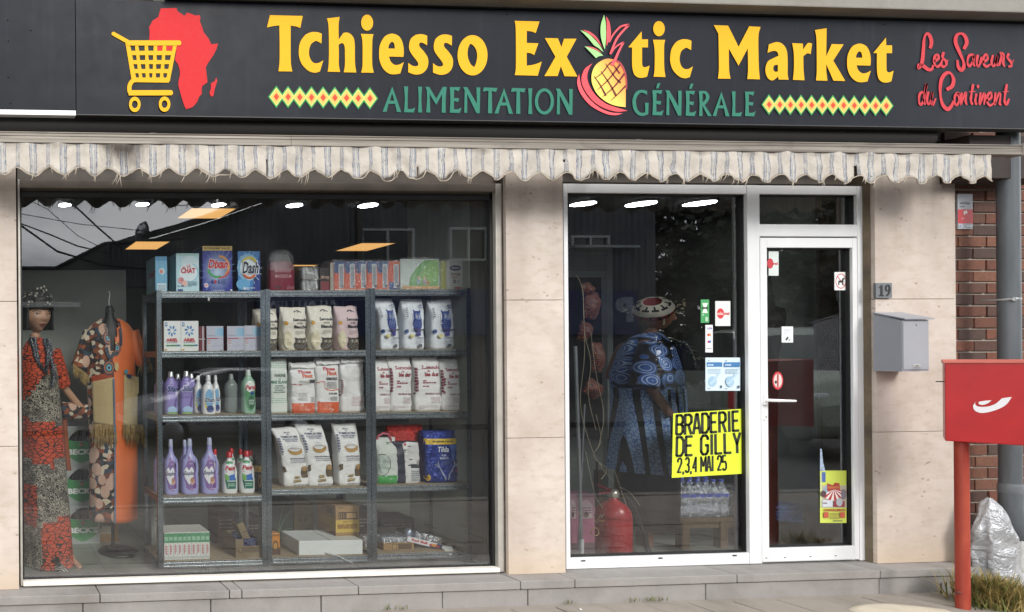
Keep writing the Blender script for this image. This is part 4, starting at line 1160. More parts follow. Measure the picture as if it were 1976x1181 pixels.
# clear packs and cartons on the middle top shelf
FILM = mat_film(.30); FILM2 = mat_film(.45, .2)
def filmwrap(t, x0, x1, y0, y1, z1, seed=0):
    bm = bmesh.new(); bmesh.ops.create_grid(bm, x_segments=1, y_segments=1, size=.5); bm.free()
    m = MB().box(x0, x1, y0, y1, .001, z1, .012)
    o = m.build('clear_wrap', FILM, t)
    return o
def wrapped(label, x0, x1, ytop, u, lev, Y=.36):
    cx, z, w, h = slot(x0, x1, ytop, u, lev, Y)
    t = thing('bottle_pack', label, 'pack', (cx, Y, z))
    r_ = random.Random(3)
    for row in range(2):
        for k in range(4):
            MB().lathe([(.015, 0), (.016, .004), (.016, h * .34), (.009, h * .40), (.009, h * .45)], (-w / 2 + w * (k + .5) / 4, .03, row * h * .48 + .004), 10).build('jar', M('#a9adad', .2, .0), t)
    MB().box(-w / 2, w / 2, .005, .06, h * .46, h * .48).build('tray', M('#6f6b66', .7), t)
    Art().rect(0, .48, 1, .62, '#8d8a86').text('UOR', .62, .5, .9, .6, '#4a4642', .02).build('label', t, onface(w, h, .006), INK)
    filmwrap(t, -w / 2, w / 2, 0, .07, h)
wrapped('clear film pack of small grey jars in front of the dark drop carton', 585, 616, 513, 1, 0)
shade_box('drink_carton', 'black and red carton with the word drop beside the orange cartons', 'carton', 617, 637, 517, 1, 0, .14, '#2a2326', '#1e191b', lambda a: a.rect(0, 0, 1, .42, '#7a2430').text('drop', .02, .5, .98, .68, '#c9a58a', .02, .1).rect(.0, 0, .12, 1, '#3a2c2e'), Y=.37)
shade_box('white_carton', 'thin cream carton edge between the drop carton and orange cartons', 'carton', 637.5, 644, 507, 1, 0, .14, '#b9b1a3', '#9a9286', lambda a: a.rect(.1, .1, .9, .5, '#a89f90').rect(.1, .6, .9, .62, '#8a8276'), Y=.36)
oc = ((644.8, 665.6), (666.2, 687), (687.6, 708.6), (709.2, 729), (729.6, 749.6), (750.4, 772))
for i, (a_, b_) in enumerate(oc):
    def A_or(a, i=i):
        if i < 5:
            a.rect(0, 0, 1, 1, '#d8542c'); a.shape([[(0, .62), (.35, .6, 1), (.75, .8, 1), (1, .68), (1, 1), (0, 1)]], '#2c4a86'); a.rect(.05, 0, 1, .06, '#e4ccc0')
        else: a.rect(0, 0, 1, 1, '#d8542c'); a.rect(0, 0, .95, .30, '#2b4d92'); a.rect(0, .93, 1, 1, '#e0705a')
        a.rect(.42, .10, .88, .90, '#c9ccd0'); a.rect(.48, .14, .82, .86, '#a6acb4'); a.lines(.5, .18, .8, .82, 14, '#5e6672', i); a.rect(.66, .11, .86, .2, '#3a4048')
        return a
    shade_box('drink_carton', ['orange and navy carton leftmost of the wrapped row', 'orange and navy carton second in the wrapped row', 'orange and navy carton third in the wrapped row', 'orange and navy carton fourth in the wrapped row', 'orange and navy carton fifth in the wrapped row', 'orange carton with a blue foot at the right end of the wrapped row'][i], 'carton', a_, b_, 504, 1, 0, .09, '#d8542c', '#b84a2a', A_or, 'row of orange and navy cartons', Y=.365)
cx, z, w, h = slot(640, 775, 500, 1, 0, .355)
fw = thing('clear_wrap', 'crinkled clear film stretched over the orange and navy cartons', 'plastic film', (cx, .355, z))
MB().box(-w / 2, w / 2, 0, .12, .002, h, .012).build('film', mat_film(.16, .15), fw)
# toilet paper and kitchen roll
def rollpack(label, x0, x1, ytop, cat, art, Y=.355, film=.2):
    cx, z, w, h = slot(x0, x1, ytop, 2, 0, Y)
    t = thing('paper_roll_pack', label, cat, (cx, Y, z))
    m = MB().box(-w / 2, w / 2, .004, .15, .001, h - .008, .02)
    m.build('rolls', M('#dfe3df', .7, bump=.3, bs=25), t)
    art(Art()).build('front_print', t, onface(w, h - .02, .003, None, .008), INKG)
    f = MB()
    def fn(u, v): return Vector((-w / 2 - .004 + (w + .008) * u, -.006 + .006 * noise.noise(Vector((u * 9, v * 7, 2))), h * v + .006 * noise.noise(Vector((u * 8, v, 7))) * v))
    f.grid(24, 12, fn); f.build('clear_film', mat_film(film, .18), t)
def A_green(a):
    a.rect(0, 0, 1, 1, '#cfdcd6'); a.shape([[(.22, .03), (.26, .4, 1), (.45, .75, 1), (.62, .97), (.98, .97), (.98, .03)]], '#6fb25e'); a.shape([[(.5, .3), (.6, .7, 1), (.8, .96), (.98, .97), (.98, .4, 1), (.8, .2, 1)]], '#86c060')
    a.rect(.05, 0, 1, .10, '#d8a86a'); a.ell(.46, .25, .05, .10, '#9fb0bf'); a.ell(.47, .38, .035, .06, '#d8b49a'); a.ell(.62, .24, .05, .10, '#b0a0a8'); a.ell(.62, .36, .035, .06, '#dcb89c'); a.ell(.7, .2, .03, .07, '#d8785a')
    return a
rollpack('green and white toilet roll pack in clear film on the top shelf', 773, 848, 497, 'toilet paper', A_green)
def A_purjo(a):
    a.rect(0, 0, 1, 1, '#e2e4de'); a.rect(0, 0, .25, 1, '#b5b95a'); a.rect(.25, 0, .28, 1, '#d8d8cc'); a.ell(.66, .74, .26, .10, '#1f3f6a'); a.text('Purjo', .48, .7, .84, .78, '#e8eef2', .03, .1); a.text('TOREL', .45, .47, .9, .56, '#a63c4c', .03); a.lines(.48, .38, .88, .44, 1, '#c98a4a', 1, .8); a.text('2', .55, .2, .68, .33, '#5a2c4e', .05); a.lines(.7, .22, .86, .32, 2, '#9a7a9a', 5); a.ell(.78, .03, .2, .04, '#c95a56')
    return a
rollpack('white kitchen roll in clear film with a navy oval mark', 851, 893, 500, 'kitchen roll', A_purjo)

# ------------------------------------------------------------------ paper bags
def bag_body(w, d, h, seed, lean=0.0, top='fold', n=40, nz=22, crease=1.0):
    m = MB(); rings = []
    r = random.Random(seed); so = r.uniform(0, 50)
    for i in range(nz + 1):
        t = i / nz; z = h * t
        if t < .05: a, b = .93 + t * 1.2, .90 + t * 2
        else: a, b = 1.0, 1.0
        k = max(0, (t - .68) / .32)
        b *= 1 - .82 * (k ** 1.3 if top != 'flat' else k * .5)
        a *= 1 - .04 * math.sin(t * 3.1) + .03 * k
        e2 = 2 / (5.0 - 2.2 * k)
        ring = []
        for j in range(n):
            q = 2 * math.pi * j / n
            c, s = math.cos(q), math.sin(q)
            x = w / 2 * a * math.copysign(abs(c) ** e2, c); y = d / 2 * b * math.copysign(abs(s) ** e2, s)
            pv = Vector((x * 9 + so, y * 9, z * 9))
            wr = noise.noise(pv) * .010 + (abs(noise.noise(pv * 2.1 + Vector((3, 1, so)))) - .25) * -.012 + (abs(noise.noise(Vector((x * 24 + z * 14, so, z * 16 - x * 8)))) - .2) * -.007
            wr *= crease * min(1, t * 8 + .2) * (w / .17)
            x += c * wr * .45; y += s * wr
            zz = z
            if t > .9: zz += noise.noise(Vector((x * 14, so, 0))) * .012 * (t - .9) * 10
            ring.append(Vector((x + lean * t * t * h, y + d / 2, zz)))
        rings.append(ring)
    m.loft(rings)
    if top == 'fold':      # folded flap at the top, tipped towards the street
        zt_ = h; ln = lean * h
        fl = []
        for (yy, zz) in ((.5 * d, zt_ - .004), (.36 * d, zt_ + .004), (.12 * d, zt_ - .014), (.05 * d, zt_ - .034), (.11 * d, zt_ - .034), (.2 * d, zt_ - .012)):
            fl.append([Vector((ln + (-w / 2 + w * u) * .98 + .004 * noise.noise(Vector((u * 5, zz * 30, so))), yy, zz + .010 * noise.noise(Vector((u * 4 + so, 1, 0))) - .012 * (u - .5) * r.choice((-1, 1)))) for u in (0, .17, .33, .5, .67, .83, 1)])
        vs = [p for rr in fl for p in rr]
        m.add(vs, [(i * 7 + j, i * 7 + j + 1, (i + 1) * 7 + j + 1, (i + 1) * 7 + j) for i in range(5) for j in range(6)], 0, False)
    return m
def paper(col):
    t = NT('paper_bag'); p = t.geo()
    t.base(t.mix(t.noise(p, 12, 4), tuple(v * .90 for v in lin(col)), col), .5)
    t.bump(t.math('ADD', t.noise(p, 30, 5, .6, 1.0), t.math('MULTIPLY', t.noise(p, 85, 3, .5, .6), .4)), .55, .010)
    return t.m
PW = paper('#f4f4f2'); PCREAM = paper('#f2eddd'); PPINK = paper('#e7cfd0'); PBLUE = paper('#eaf0f6'); PGRN = paper('#e6ede4')
def bag(name, label, cat, x0, x1, ytop, u, lev, d, seed, mat, art, group=None, Y=.35, lean=0.0, top='fold', rz=0.0, cap=.9, crease=1.0, ink=None):
    cx, z, w, h = slot(x0, x1, ytop, u, lev, Y, d * .28)
    if lean: cx -= lean * h / 2; w *= .86
    t = thing(name, label, cat, (cx, Y, z), group, rz)
    m = bag_body(w, d, h, seed, lean, top, crease=crease)
    recalc(m.build('body', mat, t))
    A = art(Art())
    A.items = [([(q[0], q[1]) for q in v], f, c, l) for v, f, c, l in A.items]
    mp = onmesh(m, w, h)
    A.build('front_print', t, lambda uu, vv, l: mp(uu + lean * vv * vv * h / w, vv, l), ink or INK, .05)
    return t
def owl(a, x, y, w, h, c1, c2):
    f = lambda s: [(x + q[0] * w, y + q[1] * h) + tuple(q[2:]) for q in pp(s)]
    a.shape([f('.28,0 .05,.22s .0,.45s .10,.68s .12,.82 .06,1 .30,.92 .5,.93s .70,.92 .94,1 .88,.82 .90,.68s 1,.45s .95,.22s .72,0')], c1)
    for k in range(22):
        px, py = x + w * (.12 + .76 * ((k * 37) % 10) / 10), y + h * (.05 + .62 * k / 22); a.stroke([(px - w * .05, py), (px, py - h * .035), (px + w * .05, py)], w * .025, c2)
    for s in (.34, .66): a.ring(x + w * s, y + h * .68, w * .15, h * .13, w * .05, c2); a.ell(x + w * s, y + h * .68, w * .05, h * .05, '#e8e0c8')
    a.poly([(x + w * .46, y + h * .62), (x + w * .54, y + h * .62), (x + w * .5, y + h * .5)], c2)
def A_sem(a):
    a.ring(.62, .86, .15, .07, .05, '#4c4a48', a0=.4, a1=2.9, ty=.03); a.ring(.72, .855, .1, .05, .04, '#6b6966', a0=.3, a1=2.8, ty=.02)
    a.text('Semoule', .40, .665, .97, .74, '#2b2a2a', .035); a.text('de ble', .56, .60, .80, .645, '#5f5c58', .01); a.text('Blanche', .44, .50, .99, .575, '#2b2a2a', .035); a.lines(.5, .36, .9, .46, 4, '#a8a294', 3, .35)
    a.ell(.13, .62, .075, .045, '#d9a024'); a.lines(.06, .66, .2, .69, 1, '#8a6a2a', 3); owl(a, .42, .0, .56, .30, '#45403a', '#9a9184'); a.ell(.18, .25, .16, .2, '#ece4c4'); a.lines(.05, .04, .3, .2, 5, '#b3a98c', 4, .3)
    return a
sem = (('left semolina bag half hidden by the shelf post', 508.5, 538, 596), ('cream Semoule Blanche bag second from the shelf post', 542.5, 594, 592), ('cream Semoule Blanche bag beside the pink one', 595, 645, 590))
for i, (l_, a_, b_, y_) in enumerate(sem):
    bag('semolina_bag', l_, 'semolina bag', a_ - (18 if i == 0 else 0), b_, y_, 1, 1, .085, 11 + i, PCREAM, A_sem, 'black and cream owl semolina bags', Y=.40 if i == 0 else .345, top='pinch')
bag('semolina_bag', 'pink tinted Semoule Blanche bag next to the double post', 'semolina bag', 647, 695, 591, 1, 1, .085, 15, PPINK, A_sem, 'black and cream owl semolina bags', top='pinch')
def A_owl(a):
    a.rect(0, .0, .0, .0, '#ffffff'); owl(a, .40, .34, .42, .46, '#33468e', '#8fa6dc'); a.rect(.55, .27, .70, .42, '#4a4596'); a.stroke([(.36, .405), (.6, .38), (.92, .40)], .02, '#4e4a48'); a.lines(.3, .45, .34, .72, 7, '#77706a', 3); a.text('DE MOURE', .54, .215, .84, .245, '#3d4a76', .02); a.lines(.5, .12, .84, .2, 5, '#8a93a8', 9, .3); a.rect(.6, .045, .76, .105, '#5c6068'); a.ell(.1, .36, .07, .04, '#33558e'); a.lines(.06, .60, .13, .84, 6, '#39405a', 4, .6); a.ell(.33, .27, .1, .04, '#e9dfa0'); a.text('BEAU', .66, .86, .86, .90, '#30496e', .03, .3); a.text('SEMOULE', .66, .82, .92, .85, '#30496e', .02, .3)
    return a
for i, (a_, b_, y_) in enumerate(((723, 772, 576), (772, 826, 577), (828, 878, 578))):
    bag('flour_bag', ['white bag with a blue owl, next to the double shelf post', 'white bag with a blue owl, middle of the three', 'white bag with a violet-blue owl, at the right end of its shelf'][i], 'flour bag', a_, b_, y_, 2, 1, .09, 31 + i, PBLUE, A_owl, 'white flour bags with a blue owl', top='pinch', lean=(-.10, 0.02, .0)[i])
def A_far(a):
    for r0 in (.84, .20):
        for i in range(9):
            for j in range(3): a.ell(.1 + i * .1, r0 + j * .035, .022, .012, '#4f9a80', 6); a.items[-1] = (*a.items[-1][:3], 0)
    a.text('FARINE', .24, .66, .84, .72, '#2c5a4e', .03); a.text('DE', .46, .61, .58, .635, '#4c7a6c', .02); a.text('MAIS BLANC', .0, .54, .98, .60, '#2c7a5e', .03); a.text('MAISMEEL', .26, .49, .72, .515, '#35665a', .02); a.text('CORN FLOUR', .2, .45, .8, .475, '#35665a', .02); a.text('MAISGRIES', .24, .41, .72, .435, '#35665a', .02); a.text('FARINA DI MAIS', .14, .37, .8, .395, '#35665a', .02)
    a.items = [(v, f, c, 0 if i < 54 else 1) for i, (v, f, c, l) in enumerate(a.items)]
    return a
bag('flour_bag', 'white and green FARINE corn flour bag beside the shelf post', 'flour bag', 519, 557, 692, 1, 2, .08, 41, PGRN, A_far, top='flat')
def A_fin(k):
    def f(a):
        a.rect(.02, .0, .98, .20, '#e0602a'); a.lines(.3, .06, .6, .17, 5, '#efb090', k, .35); a.text('5 kg', .52, .035, .70, .085, '#f3dccb', .02)
        a.text('Fines', .30, .79, .80, .86, '#c8404a', .04); a.text('Finot', .44, .70, .84, .79, '#e0602a', .04)
        if k: a.text('SEMOULE', .40, .61, .86, .665, '#2e2c2b', .03); a.lines(.42, .45, .86, .59, 7, '#77716b', 5, .35); a.text('EXTRA-FINE', .5, .34, .84, .375, '#2e2c2b', .03); a.stroke([(0, .57), (.33, .58), (.36, .46), (.6, .42), (.95, .44)], .014, '#e0602a'); a.lines(.55, .23, .85, .31, 4, '#5a5652', 6, .4)
        else: a.rect(.7, .60, .94, .67, '#3a3b40'); a.lines(.3, .55, .7, .66, 4, '#8c8882', 2, .35); a.stroke([(0, .575), (.4, .57)], .01, '#d0605a'); a.lines(.25, .25, .6, .42, 7, '#a6a29c', 5, .3); a.lines(.75, .22, .92, .33, 5, '#77736e', 5, .4)
        return a
    return f
bag('semolina_bag', 'white semolina bag with an orange foot, leaning left one of two', 'semolina bag', 559, 611, 701, 1, 2, .09, 42, PW, A_fin(0), 'white semolina bags with an orange foot', crease=1.2)
bag('semolina_bag', 'white semolina bag with an orange foot, upright beside the plain white bag', 'semolina bag', 608, 657, 694, 1, 2, .09, 43, PW, A_fin(1), 'white semolina bags with an orange foot')
bag('semolina_bag', 'plain white bag showing its back with pale red small print', 'semolina bag', 655, 706, 690, 1, 2, .09, 44, PW, lambda a: a.lines(.25, .55, .9, .85, 14, '#b9aeb0', 4, .2).lines(.4, .12, .9, .3, 7, '#c58a92', 8, .3).lines(.03, .3, .09, .6, 8, '#8a3a4a', 3, .7), crease=1.3)
def A_ble(a):
    a.text('Semoule', .26, .76, .98, .83, '#a3203a', .03); a.text('de', .50, .71, .60, .75, '#a3203a', .03); a.text('ble dur', .36, .63, .90, .71, '#a3203a', .035)
    for y in (.54, .505, .44): a.lines(.28, y, .92, y + .025, 1, '#a8465a', int(y * 100), .9)
    a.text('ANGELO GAS', .34, .30, .95, .335, '#8a2a40', .025); a.lines(.55, .15, .9, .27, 6, '#b9929a', 5, .3); a.lines(.1, .05, .8, .12, 3, '#c9b4b8', 2, .3); a.text('5', .88, .06, .93, .10, '#55555a', .01); a.lines(.02, .3, .10, .8, 9, '#8a2a40', 7, .8)
    return a
for i, (a_, b_, y_, l_) in enumerate(((726, 757, 691, 'white bag with red ble dur lettering half behind the double post'), (749, 797, 688, 'white bag with red Semoule de ble dur lettering, second from the post'), (798, 853, 687, 'largest white bag with red Semoule de ble dur lettering'), (848, 890, 693, 'white bag with red lettering at the right end of its shelf'))):
    bag('semolina_bag', l_, 'semolina bag', a_ - (10 if i == 0 else 0), b_, y_, 2, 2, .09, 51 + i, PW, A_ble, 'white and red durum semolina bags', Y=.355 if i in (0, 3) else .34, top='pinch', crease=1.2)
def A_pot(a):
    a.text('FECULE', .38, .91, .62, .935, '#2e3a66', .03); a.text('DE', .45, .88, .53, .90, '#2e3a66', .03); a.text('POMMES DE TERRE', .2, .835, .86, .87, '#2e3a66', .03); a.text('AARDAPPELZETMEEL', .22, .80, .84, .825, '#5a648a', .02); a.text('POTATO STARCH', .3, .77, .76, .795, '#5a648a', .02)
    a.shape([[(.34, .63), (.46, .70, 1), (.55, .735, 1), (.66, .70, 1), (.80, .64)]], '#dfe2e4'); a.shape([[(.30, .64), (.57, .60, 1), (.86, .65), (.82, .58, 1), (.57, .545, 1), (.36, .57, 1)]], '#c09a5a'); a.ring(.58, .635, .28, .035, .03, '#a87f42', ty=.008)
    a.text('QUALITE GARANTIE', .32, .47, .98, .495, '#2e3350', .035); a.text('KWALITEITSGARANTIE', .34, .44, .98, .46, '#6a6f86', .01); a.text('QUALITY GARANTEE', .34, .41, .96, .43, '#5a5f78', .02)
    a.shape([[(.70, .16), (.68, .25, 1), (.74, .31, 1), (.92, .31, 1), (.99, .24, 1), (.97, .16)]], '#5f4d33'); a.ell(.83, .31, .12, .045, '#9a7c4c')
    for q in ((.78, .32), (.84, .335), (.89, .315), (.83, .30)): a.ell(q[0], q[1], .04, .022, '#b08a55', 8)
    for q in ((.46, .165), (.55, .17), (.50, .105), (.42, .10), (.60, .11)): a.ell(q[0], q[1], .055, .025, '#8f7746', 10); a.ell(q[0] - .01, q[1] + .005, .03, .012, '#cdbb86', 8)
    a.text('NETTO/NETT/NET WT. 5KG', .36, .03, .98, .05, '#4a5070', .02); a.lines(.04, .55, .12, .85, 7, '#4a5280', 3, .7); a.ell(.05, .3, .06, .05, '#6a5838')
    return a
for i, (a_, b_, y_, ln, l_) in enumerate(((531, 592, 827, -.16, 'white potato starch bag leaning left, nearest the shelf post'), (577, 640, 820, -.17, 'white potato starch bag leaning on the one to its left'), (643, 700, 819, -.05, 'white potato starch bag standing alone near the double post'))):
    bag('starch_bag', l_, 'starch bag', a_, b_, y_, 1, 3, .10, 61 + i, PW, A_pot, 'white potato starch bags', lean=ln, Y=.35, top='pinch', crease=.9)
# the mixed bags on the right
GFOIL = NT('foil_blue'); _p = GFOIL.geo(); GFOIL.base(GFOIL.mix(GFOIL.noise(_p, 9, 3), '#16246f', '#2444a8'), .22, .35); GFOIL.bump(GFOIL.noise(_p, 26, 4, .5, 1.5), .8, .02); GFOIL = GFOIL.m
def A_tilda(a):
    a.rect(.02, .74, .98, .85, '#e6c23a'); a.lines(.2, .78, .8, .82, 1, '#7a6426', 5, .8); a.poly([(.68, .73), (.92, .73), (.80, .40)], '#3a66b8'); a.text('Tilda', .34, .59, .66, .70, '#e9edf4', .025); a.text('PURE', .44, .51, .58, .55, '#c9cfe0', .02); a.text('BASMATI', .40, .455, .64, .495, '#c9cfe0', .02); a.lines(.44, .34, .64, .43, 5, '#7f8ab4', 2, .3)
    for s in (1, -1): a.stroke([(.58 + s * .04, .06), (.58 + s * .12, .2), (.58 + s * .26, .38)], .05, '#8f9ab8', .02); a.stroke([(.58 + s * .2, .30), (.58 + s * .33, .36)], .03, '#8f9ab8', .015); a.stroke([(.58 + s * .22, .33), (.58 + s * .24, .43)], .025, '#8f9ab8', .012)
    a.ring(.9, .24, .05, .04, .015, '#c8325a'); a.ell(.06, .1, .05, .06, '#d8b040')
    return a
bag('rice_bag', 'shiny blue Tilda rice bag with a yellow band', 'rice bag', 816, 888, 832, 2, 3, .12, 71, GFOIL, A_tilda, top='flat', Y=.34, crease=1.0, ink=INKG)
GPL = paper('#d3dad2')
t = bag('rice_bag', 'pale green and white sack with a pink carry handle', 'rice bag', 724, 771, 846, 2, 3, .10, 72, GPL, lambda a: a.rect(.02, .0, .9, .18, '#3fa04a').ring(.2, .42, .42, .24, .03, '#4c564c').ell(.2, .42, .36, .2, '#b9c6bc').lines(.5, .86, .9, .92, 2, '#3a4a44', 2, .5).lines(.05, .3, .4, .55, 6, '#93a698', 4, .3), top='pinch', Y=.345, crease=1.4)
hm = MB(); w_ = .10
hm.tube([(-.06 + .0, .04, .30), (-.055, .03, .335), (-.02, .03, .352), (.02, .03, .345), (.04, .035, .31), (.045, .045, .285)], .008, 8); hm.build('handle', M('#c25a6c', .5), t)
REDNET = NT('red_net'); _p = REDNET.geo(); REDNET.base(REDNET.mix(REDNET.ramp(REDNET.voro(_p, 130, 'DISTANCE_TO_EDGE'), ((.02, 0.), (.12, 1.))), '#a8201c', '#c8362c'), .55); REDNET.bump(REDNET.noise(REDNET.scale(_p, (1, 1, 2)), 30, 4, .6, 1), .9, .02); REDNET = REDNET.m
bag('net_bag', 'slumped red sack with a cut tag behind the white paper pack', 'sack', 752, 826, 822, 2, 3, .12, 73, REDNET, lambda a: a.stroke([(.05, .62), (.4, .56), (.9, .58)], .02, '#d8aaa0'), top='pinch', Y=.42, crease=2.2)
bag('paper_pack', 'navy pack with a white printed leaflet front, beside the blue rice bag', 'pack', 757, 813, 853, 2, 3, .08, 74, M('#1c2036', .5), lambda a: a.shape([[(.42, .0), (.40, .6), (.34, .95), (.5, 1.0), (.98, .97), (.99, .5), (.94, 0)]], '#dcdcda').ell(.44, .93, .05, .04, '#c2404a').lines(.5, .7, .9, .92, 8, '#a9a9a8', 2, .3).rect(.62, .36, .98, .46, '#33363c').rect(.6, .05, .95, .33, '#c4c6c8').lines(.62, .06, .93, .32, 5, '#8a8d92', 8, .6), top='flat', Y=.35, crease=1.1)
MB().loft([[Vector((x * s, y * s2, z)) for x, y in ((-.07, -.03), (.07, -.03), (.08, .03), (-.06, .04))] for s, s2, z in ((.6, .6, 0), (1, 1, .03), (.9, 1, .07), (.4, .6, .09))]).build('clear_bag', mat_film(.4, .2), None).location = (P(815, 850, .45).x, .47, units[2][3] + .20)
cb = [o for o in SC.objects if o.name == 'clear_bag'][0]; tag(cb, 'crumpled clear plastic bag lying on top of the red sack', 'plastic bag')

# ------------------------------------------------------------------ bottles
def bottle_body(w, d, h, prof, n=28):
    """prof: (t, half width, half depth, x offset) along the height."""
    m = MB(); rings = []
    for t, a, b, ox in prof:
        e2 = .78
        rings.append([Vector((ox * w + w / 2 * a * math.copysign(abs(math.cos(q)) ** e2, math.cos(q)), d / 2 + d / 2 * b * math.copysign(abs(math.sin(q)) ** e2, math.sin(q)), t * h)) for q in (2 * math.pi * j / n for j in range(n))])
    m.loft(rings)
    return m
def smoothprof(pr, k=4):
    out = []
    for i in range(len(pr) - 1):
        for j in range(k):
            f = j / k; f2 = f * f * (3 - 2 * f)
            out.append(tuple(p + (q - p) * (f if c == 0 else f2) for c, (p, q) in enumerate(zip(pr[i], pr[i + 1]))))
    out.append(pr[-1])
    return out
HANDLED = smoothprof([(0, .86, .86, 0), (.015, .95, .95, 0), (.10, 1, 1, 0), (.35, 1, 1, 0), (.40, .84, 1, -.08), (.58, .74, .95, -.10), (.66, .80, .9, -.05), (.72, .66, .75, -.02), (.80, .36, .42, 0), (.84, .28, .34, 0), (.87, .28, .34, 0)])
PLAIN = smoothprof([(0, .84, .84, 0), (.02, .94, .94, 0), (.10, .98, 1, 0), (.45, .90, 1, 0), (.62, .98, 1, 0), (.72, .9, .92, 0), (.82, .55, .6, 0), (.85, .40, .45, 0), (.87, .40, .45, 0)])
def bottle(name, label, x0, x1, ytop, lev, prof, col, capcol, art, group=None, Y=.35, d=.075, handle=False, capr=.30, rough=.3, capm=None, mat=None):
    cx, z, w, h = slot(x0, x1, ytop, 0, lev, Y, d * .45)
    t = thing(name, label, 'bottle', (cx, Y, z), group)
    m = bottle_body(w, d, h, prof)
    if handle:
        m.tube([(.16 * w, d / 2, h * .70), (.36 * w, d / 2, h * .63), (.44 * w, d / 2, h * .52), (.44 * w, d / 2, h * .40), (.40 * w, d / 2, h * .33)], w * .085, 8)
    m.build('body', mat or M(col, rough, var=.05), t)
    cr = w * capr / 2
    c = MB().lathe([(cr * 1.05, h * .865), (cr * 1.05, h * .89), (cr, h * .90), (cr * .86, h * .985), (cr * .7, h), (0, h)], (0, d / 2, 0), 16)
    c.build('cap', capm or M(capcol, .35), t)
    if art: art(Art()).build('front_label', t, onmesh(m, w, h), INKG, .012)
    return t
def A_silan(a):
    a.text('Silan', .08, .52, .94, .68, '#e6e8f4', .05, .1); a.text('Silan', .11, .53, .91, .67, '#27307e', .035, .1); a.ell(.5, .12, .36, .08, '#a9c6e8'); a.ell(.5, .04, .45, .03, '#8fb070'); a.poly([(.6, .2), (.75, .42), (.84, .38), (.72, .16)], '#5a3a8a'); a.lines(.15, .42, .6, .48, 2, '#c9bfe4', 2, .4)
    return a
capS = M('#c9ccd0', .25, .6)
for i, (a_, b_, y_, Yq) in enumerate(((317, 346, 717, .34), (346.5, 376, 716, .34), (298, 322, 722, .42), (332, 358, 722, .44), (358, 384, 721, .46))):
    bottle('softener_bottle', ['purple Silan bottle beside the left shelf post', 'purple Silan bottle next to the white Dash bottles', 'purple softener bottle standing left behind the shelf post', 'purple bottle behind the two front Silan bottles, left', 'purple bottle behind the two front Silan bottles, right'][i], a_, b_, y_, 2, PLAIN, '#8d7fc0', '#c9ccd0', A_silan if i != 2 else None, 'purple softener bottles with silver caps', Yq, .07, capr=.40, capm=capS)
def A_dashb(a):
    a.ell(.42, .32, .30, .26, '#e4d24a'); a.ell(.45, .40, .30, .24, '#7fb4dc'); a.ell(.50, .14, .26, .09, '#233a80'); a.text('Dash', .12, .30, .82, .44, '#f2f4f8', .07, .1); a.text('Dash', .14, .31, .80, .43, '#18244c', .03, .1); a.rect(.4, .08, .66, .1, '#8f9cc4')
    return a
for i, (a_, b_, y_, Yq) in enumerate(((389, 419, 724, .345), (373, 396, 725, .42), (408, 428, 724, .44))):
    bottle('detergent_bottle', ['white Dash bottle in front on the third shelf', 'white Dash bottle behind, beside the purple ones', 'white bottle with a yellow label behind the front Dash bottle'][i], a_, b_, y_, 2, HANDLED, '#e9ebec', '#e9ebec', A_dashb, 'white Dash bottles', Yq, .07, True, .34)
GELM = NT('green_gel'); GELM.base('#9fc4ae', .2); GELM = GELM.m
def A_pers(a):
    a.ell(.5, .40, .36, .34, '#5f9f6c'); a.ell(.5, .62, .34, .13, '#e9efe8'); a.text('Persil', .16, .55, .86, .66, '#c22a36', .04, .08); a.ell(.55, .26, .26, .15, '#24643c'); a.lines(.35, .18, .75, .34, 4, '#cfe2d0', 4, .5); a.ell(.6, .47, .14, .05, '#2a5a8a')
    return a
bottle('detergent_bottle', 'pale green Persil gel bottle near the middle post', 466, 497, 714, 2, PLAIN, '#b3cdbf', '#c6d2cc', A_pers, None, .345, .08, False, .36, mat=GELM)
bottle('detergent_bottle', 'clear grey bottle beside the pale green Persil bottle', 434, 463, 722, 2, PLAIN, '#7d8683', '#8f9996', None, None, .42, .08, True, .34, .15)
def A_soup(a):
    a.shape([[(.02, .40), (.38, .70), (.74, .55), (.78, .15), (.5, .06), (.2, .12)]], '#8a6aa8'); a.shape([[(.05, .42), (.20, .50, 1), (.34, .44), (.50, .50, 1), (.62, .44, 1), (.60, .34, 1), (.36, .18), (.12, .30, 1)]], '#eef0f4'); a.text('Soupline', .04, .33, .64, .43, '#2c2a6a', .03, .1); a.ell(.54, .24, .13, .06, '#d8b09a'); a.ell(.52, .27, .11, .045, '#b98a70'); a.ell(.66, .16, .1, .05, '#7a4a94'); a.lines(.4, .08, .7, .12, 2, '#d8c8e6', 2, .5); a.text('Lavande', .36, .55, .56, .58, '#d8cce8', .01)
    return a
capL = M('#b9c0d8', .3)
for i, (a_, b_, y_, Yq) in enumerate(((316, 347, 849, .345), (350, 386, 848, .345), (388, 425, 846, .345), (297, 322, 852, .43), (345, 372, 850, .46))):
    bottle('softener_bottle', ['lilac Soupline bottle beside the left shelf post', 'lilac Soupline bottle in the middle of three', 'lilac Soupline bottle next to the white and red Persil bottles', 'lilac bottle at the left behind the shelf post', 'lilac bottle behind the middle Soupline bottle'][i], a_, b_, y_, 3, smoothprof([(0, .88, .86, 0), (.015, .96, .95, 0), (.12, 1, 1, 0), (.32, 1, 1, 0), (.38, .82, 1, -.09), (.54, .72, .95, -.12), (.60, .80, .9, -.06), (.66, .66, .72, 0), (.74, .38, .45, 0), (.80, .29, .36, 0), (.87, .27, .34, 0)]), '#a9a9dc', '#b9c0d8', A_soup if i < 3 else None, 'lilac softener bottles', Yq, .085, True, .30, capm=capL)
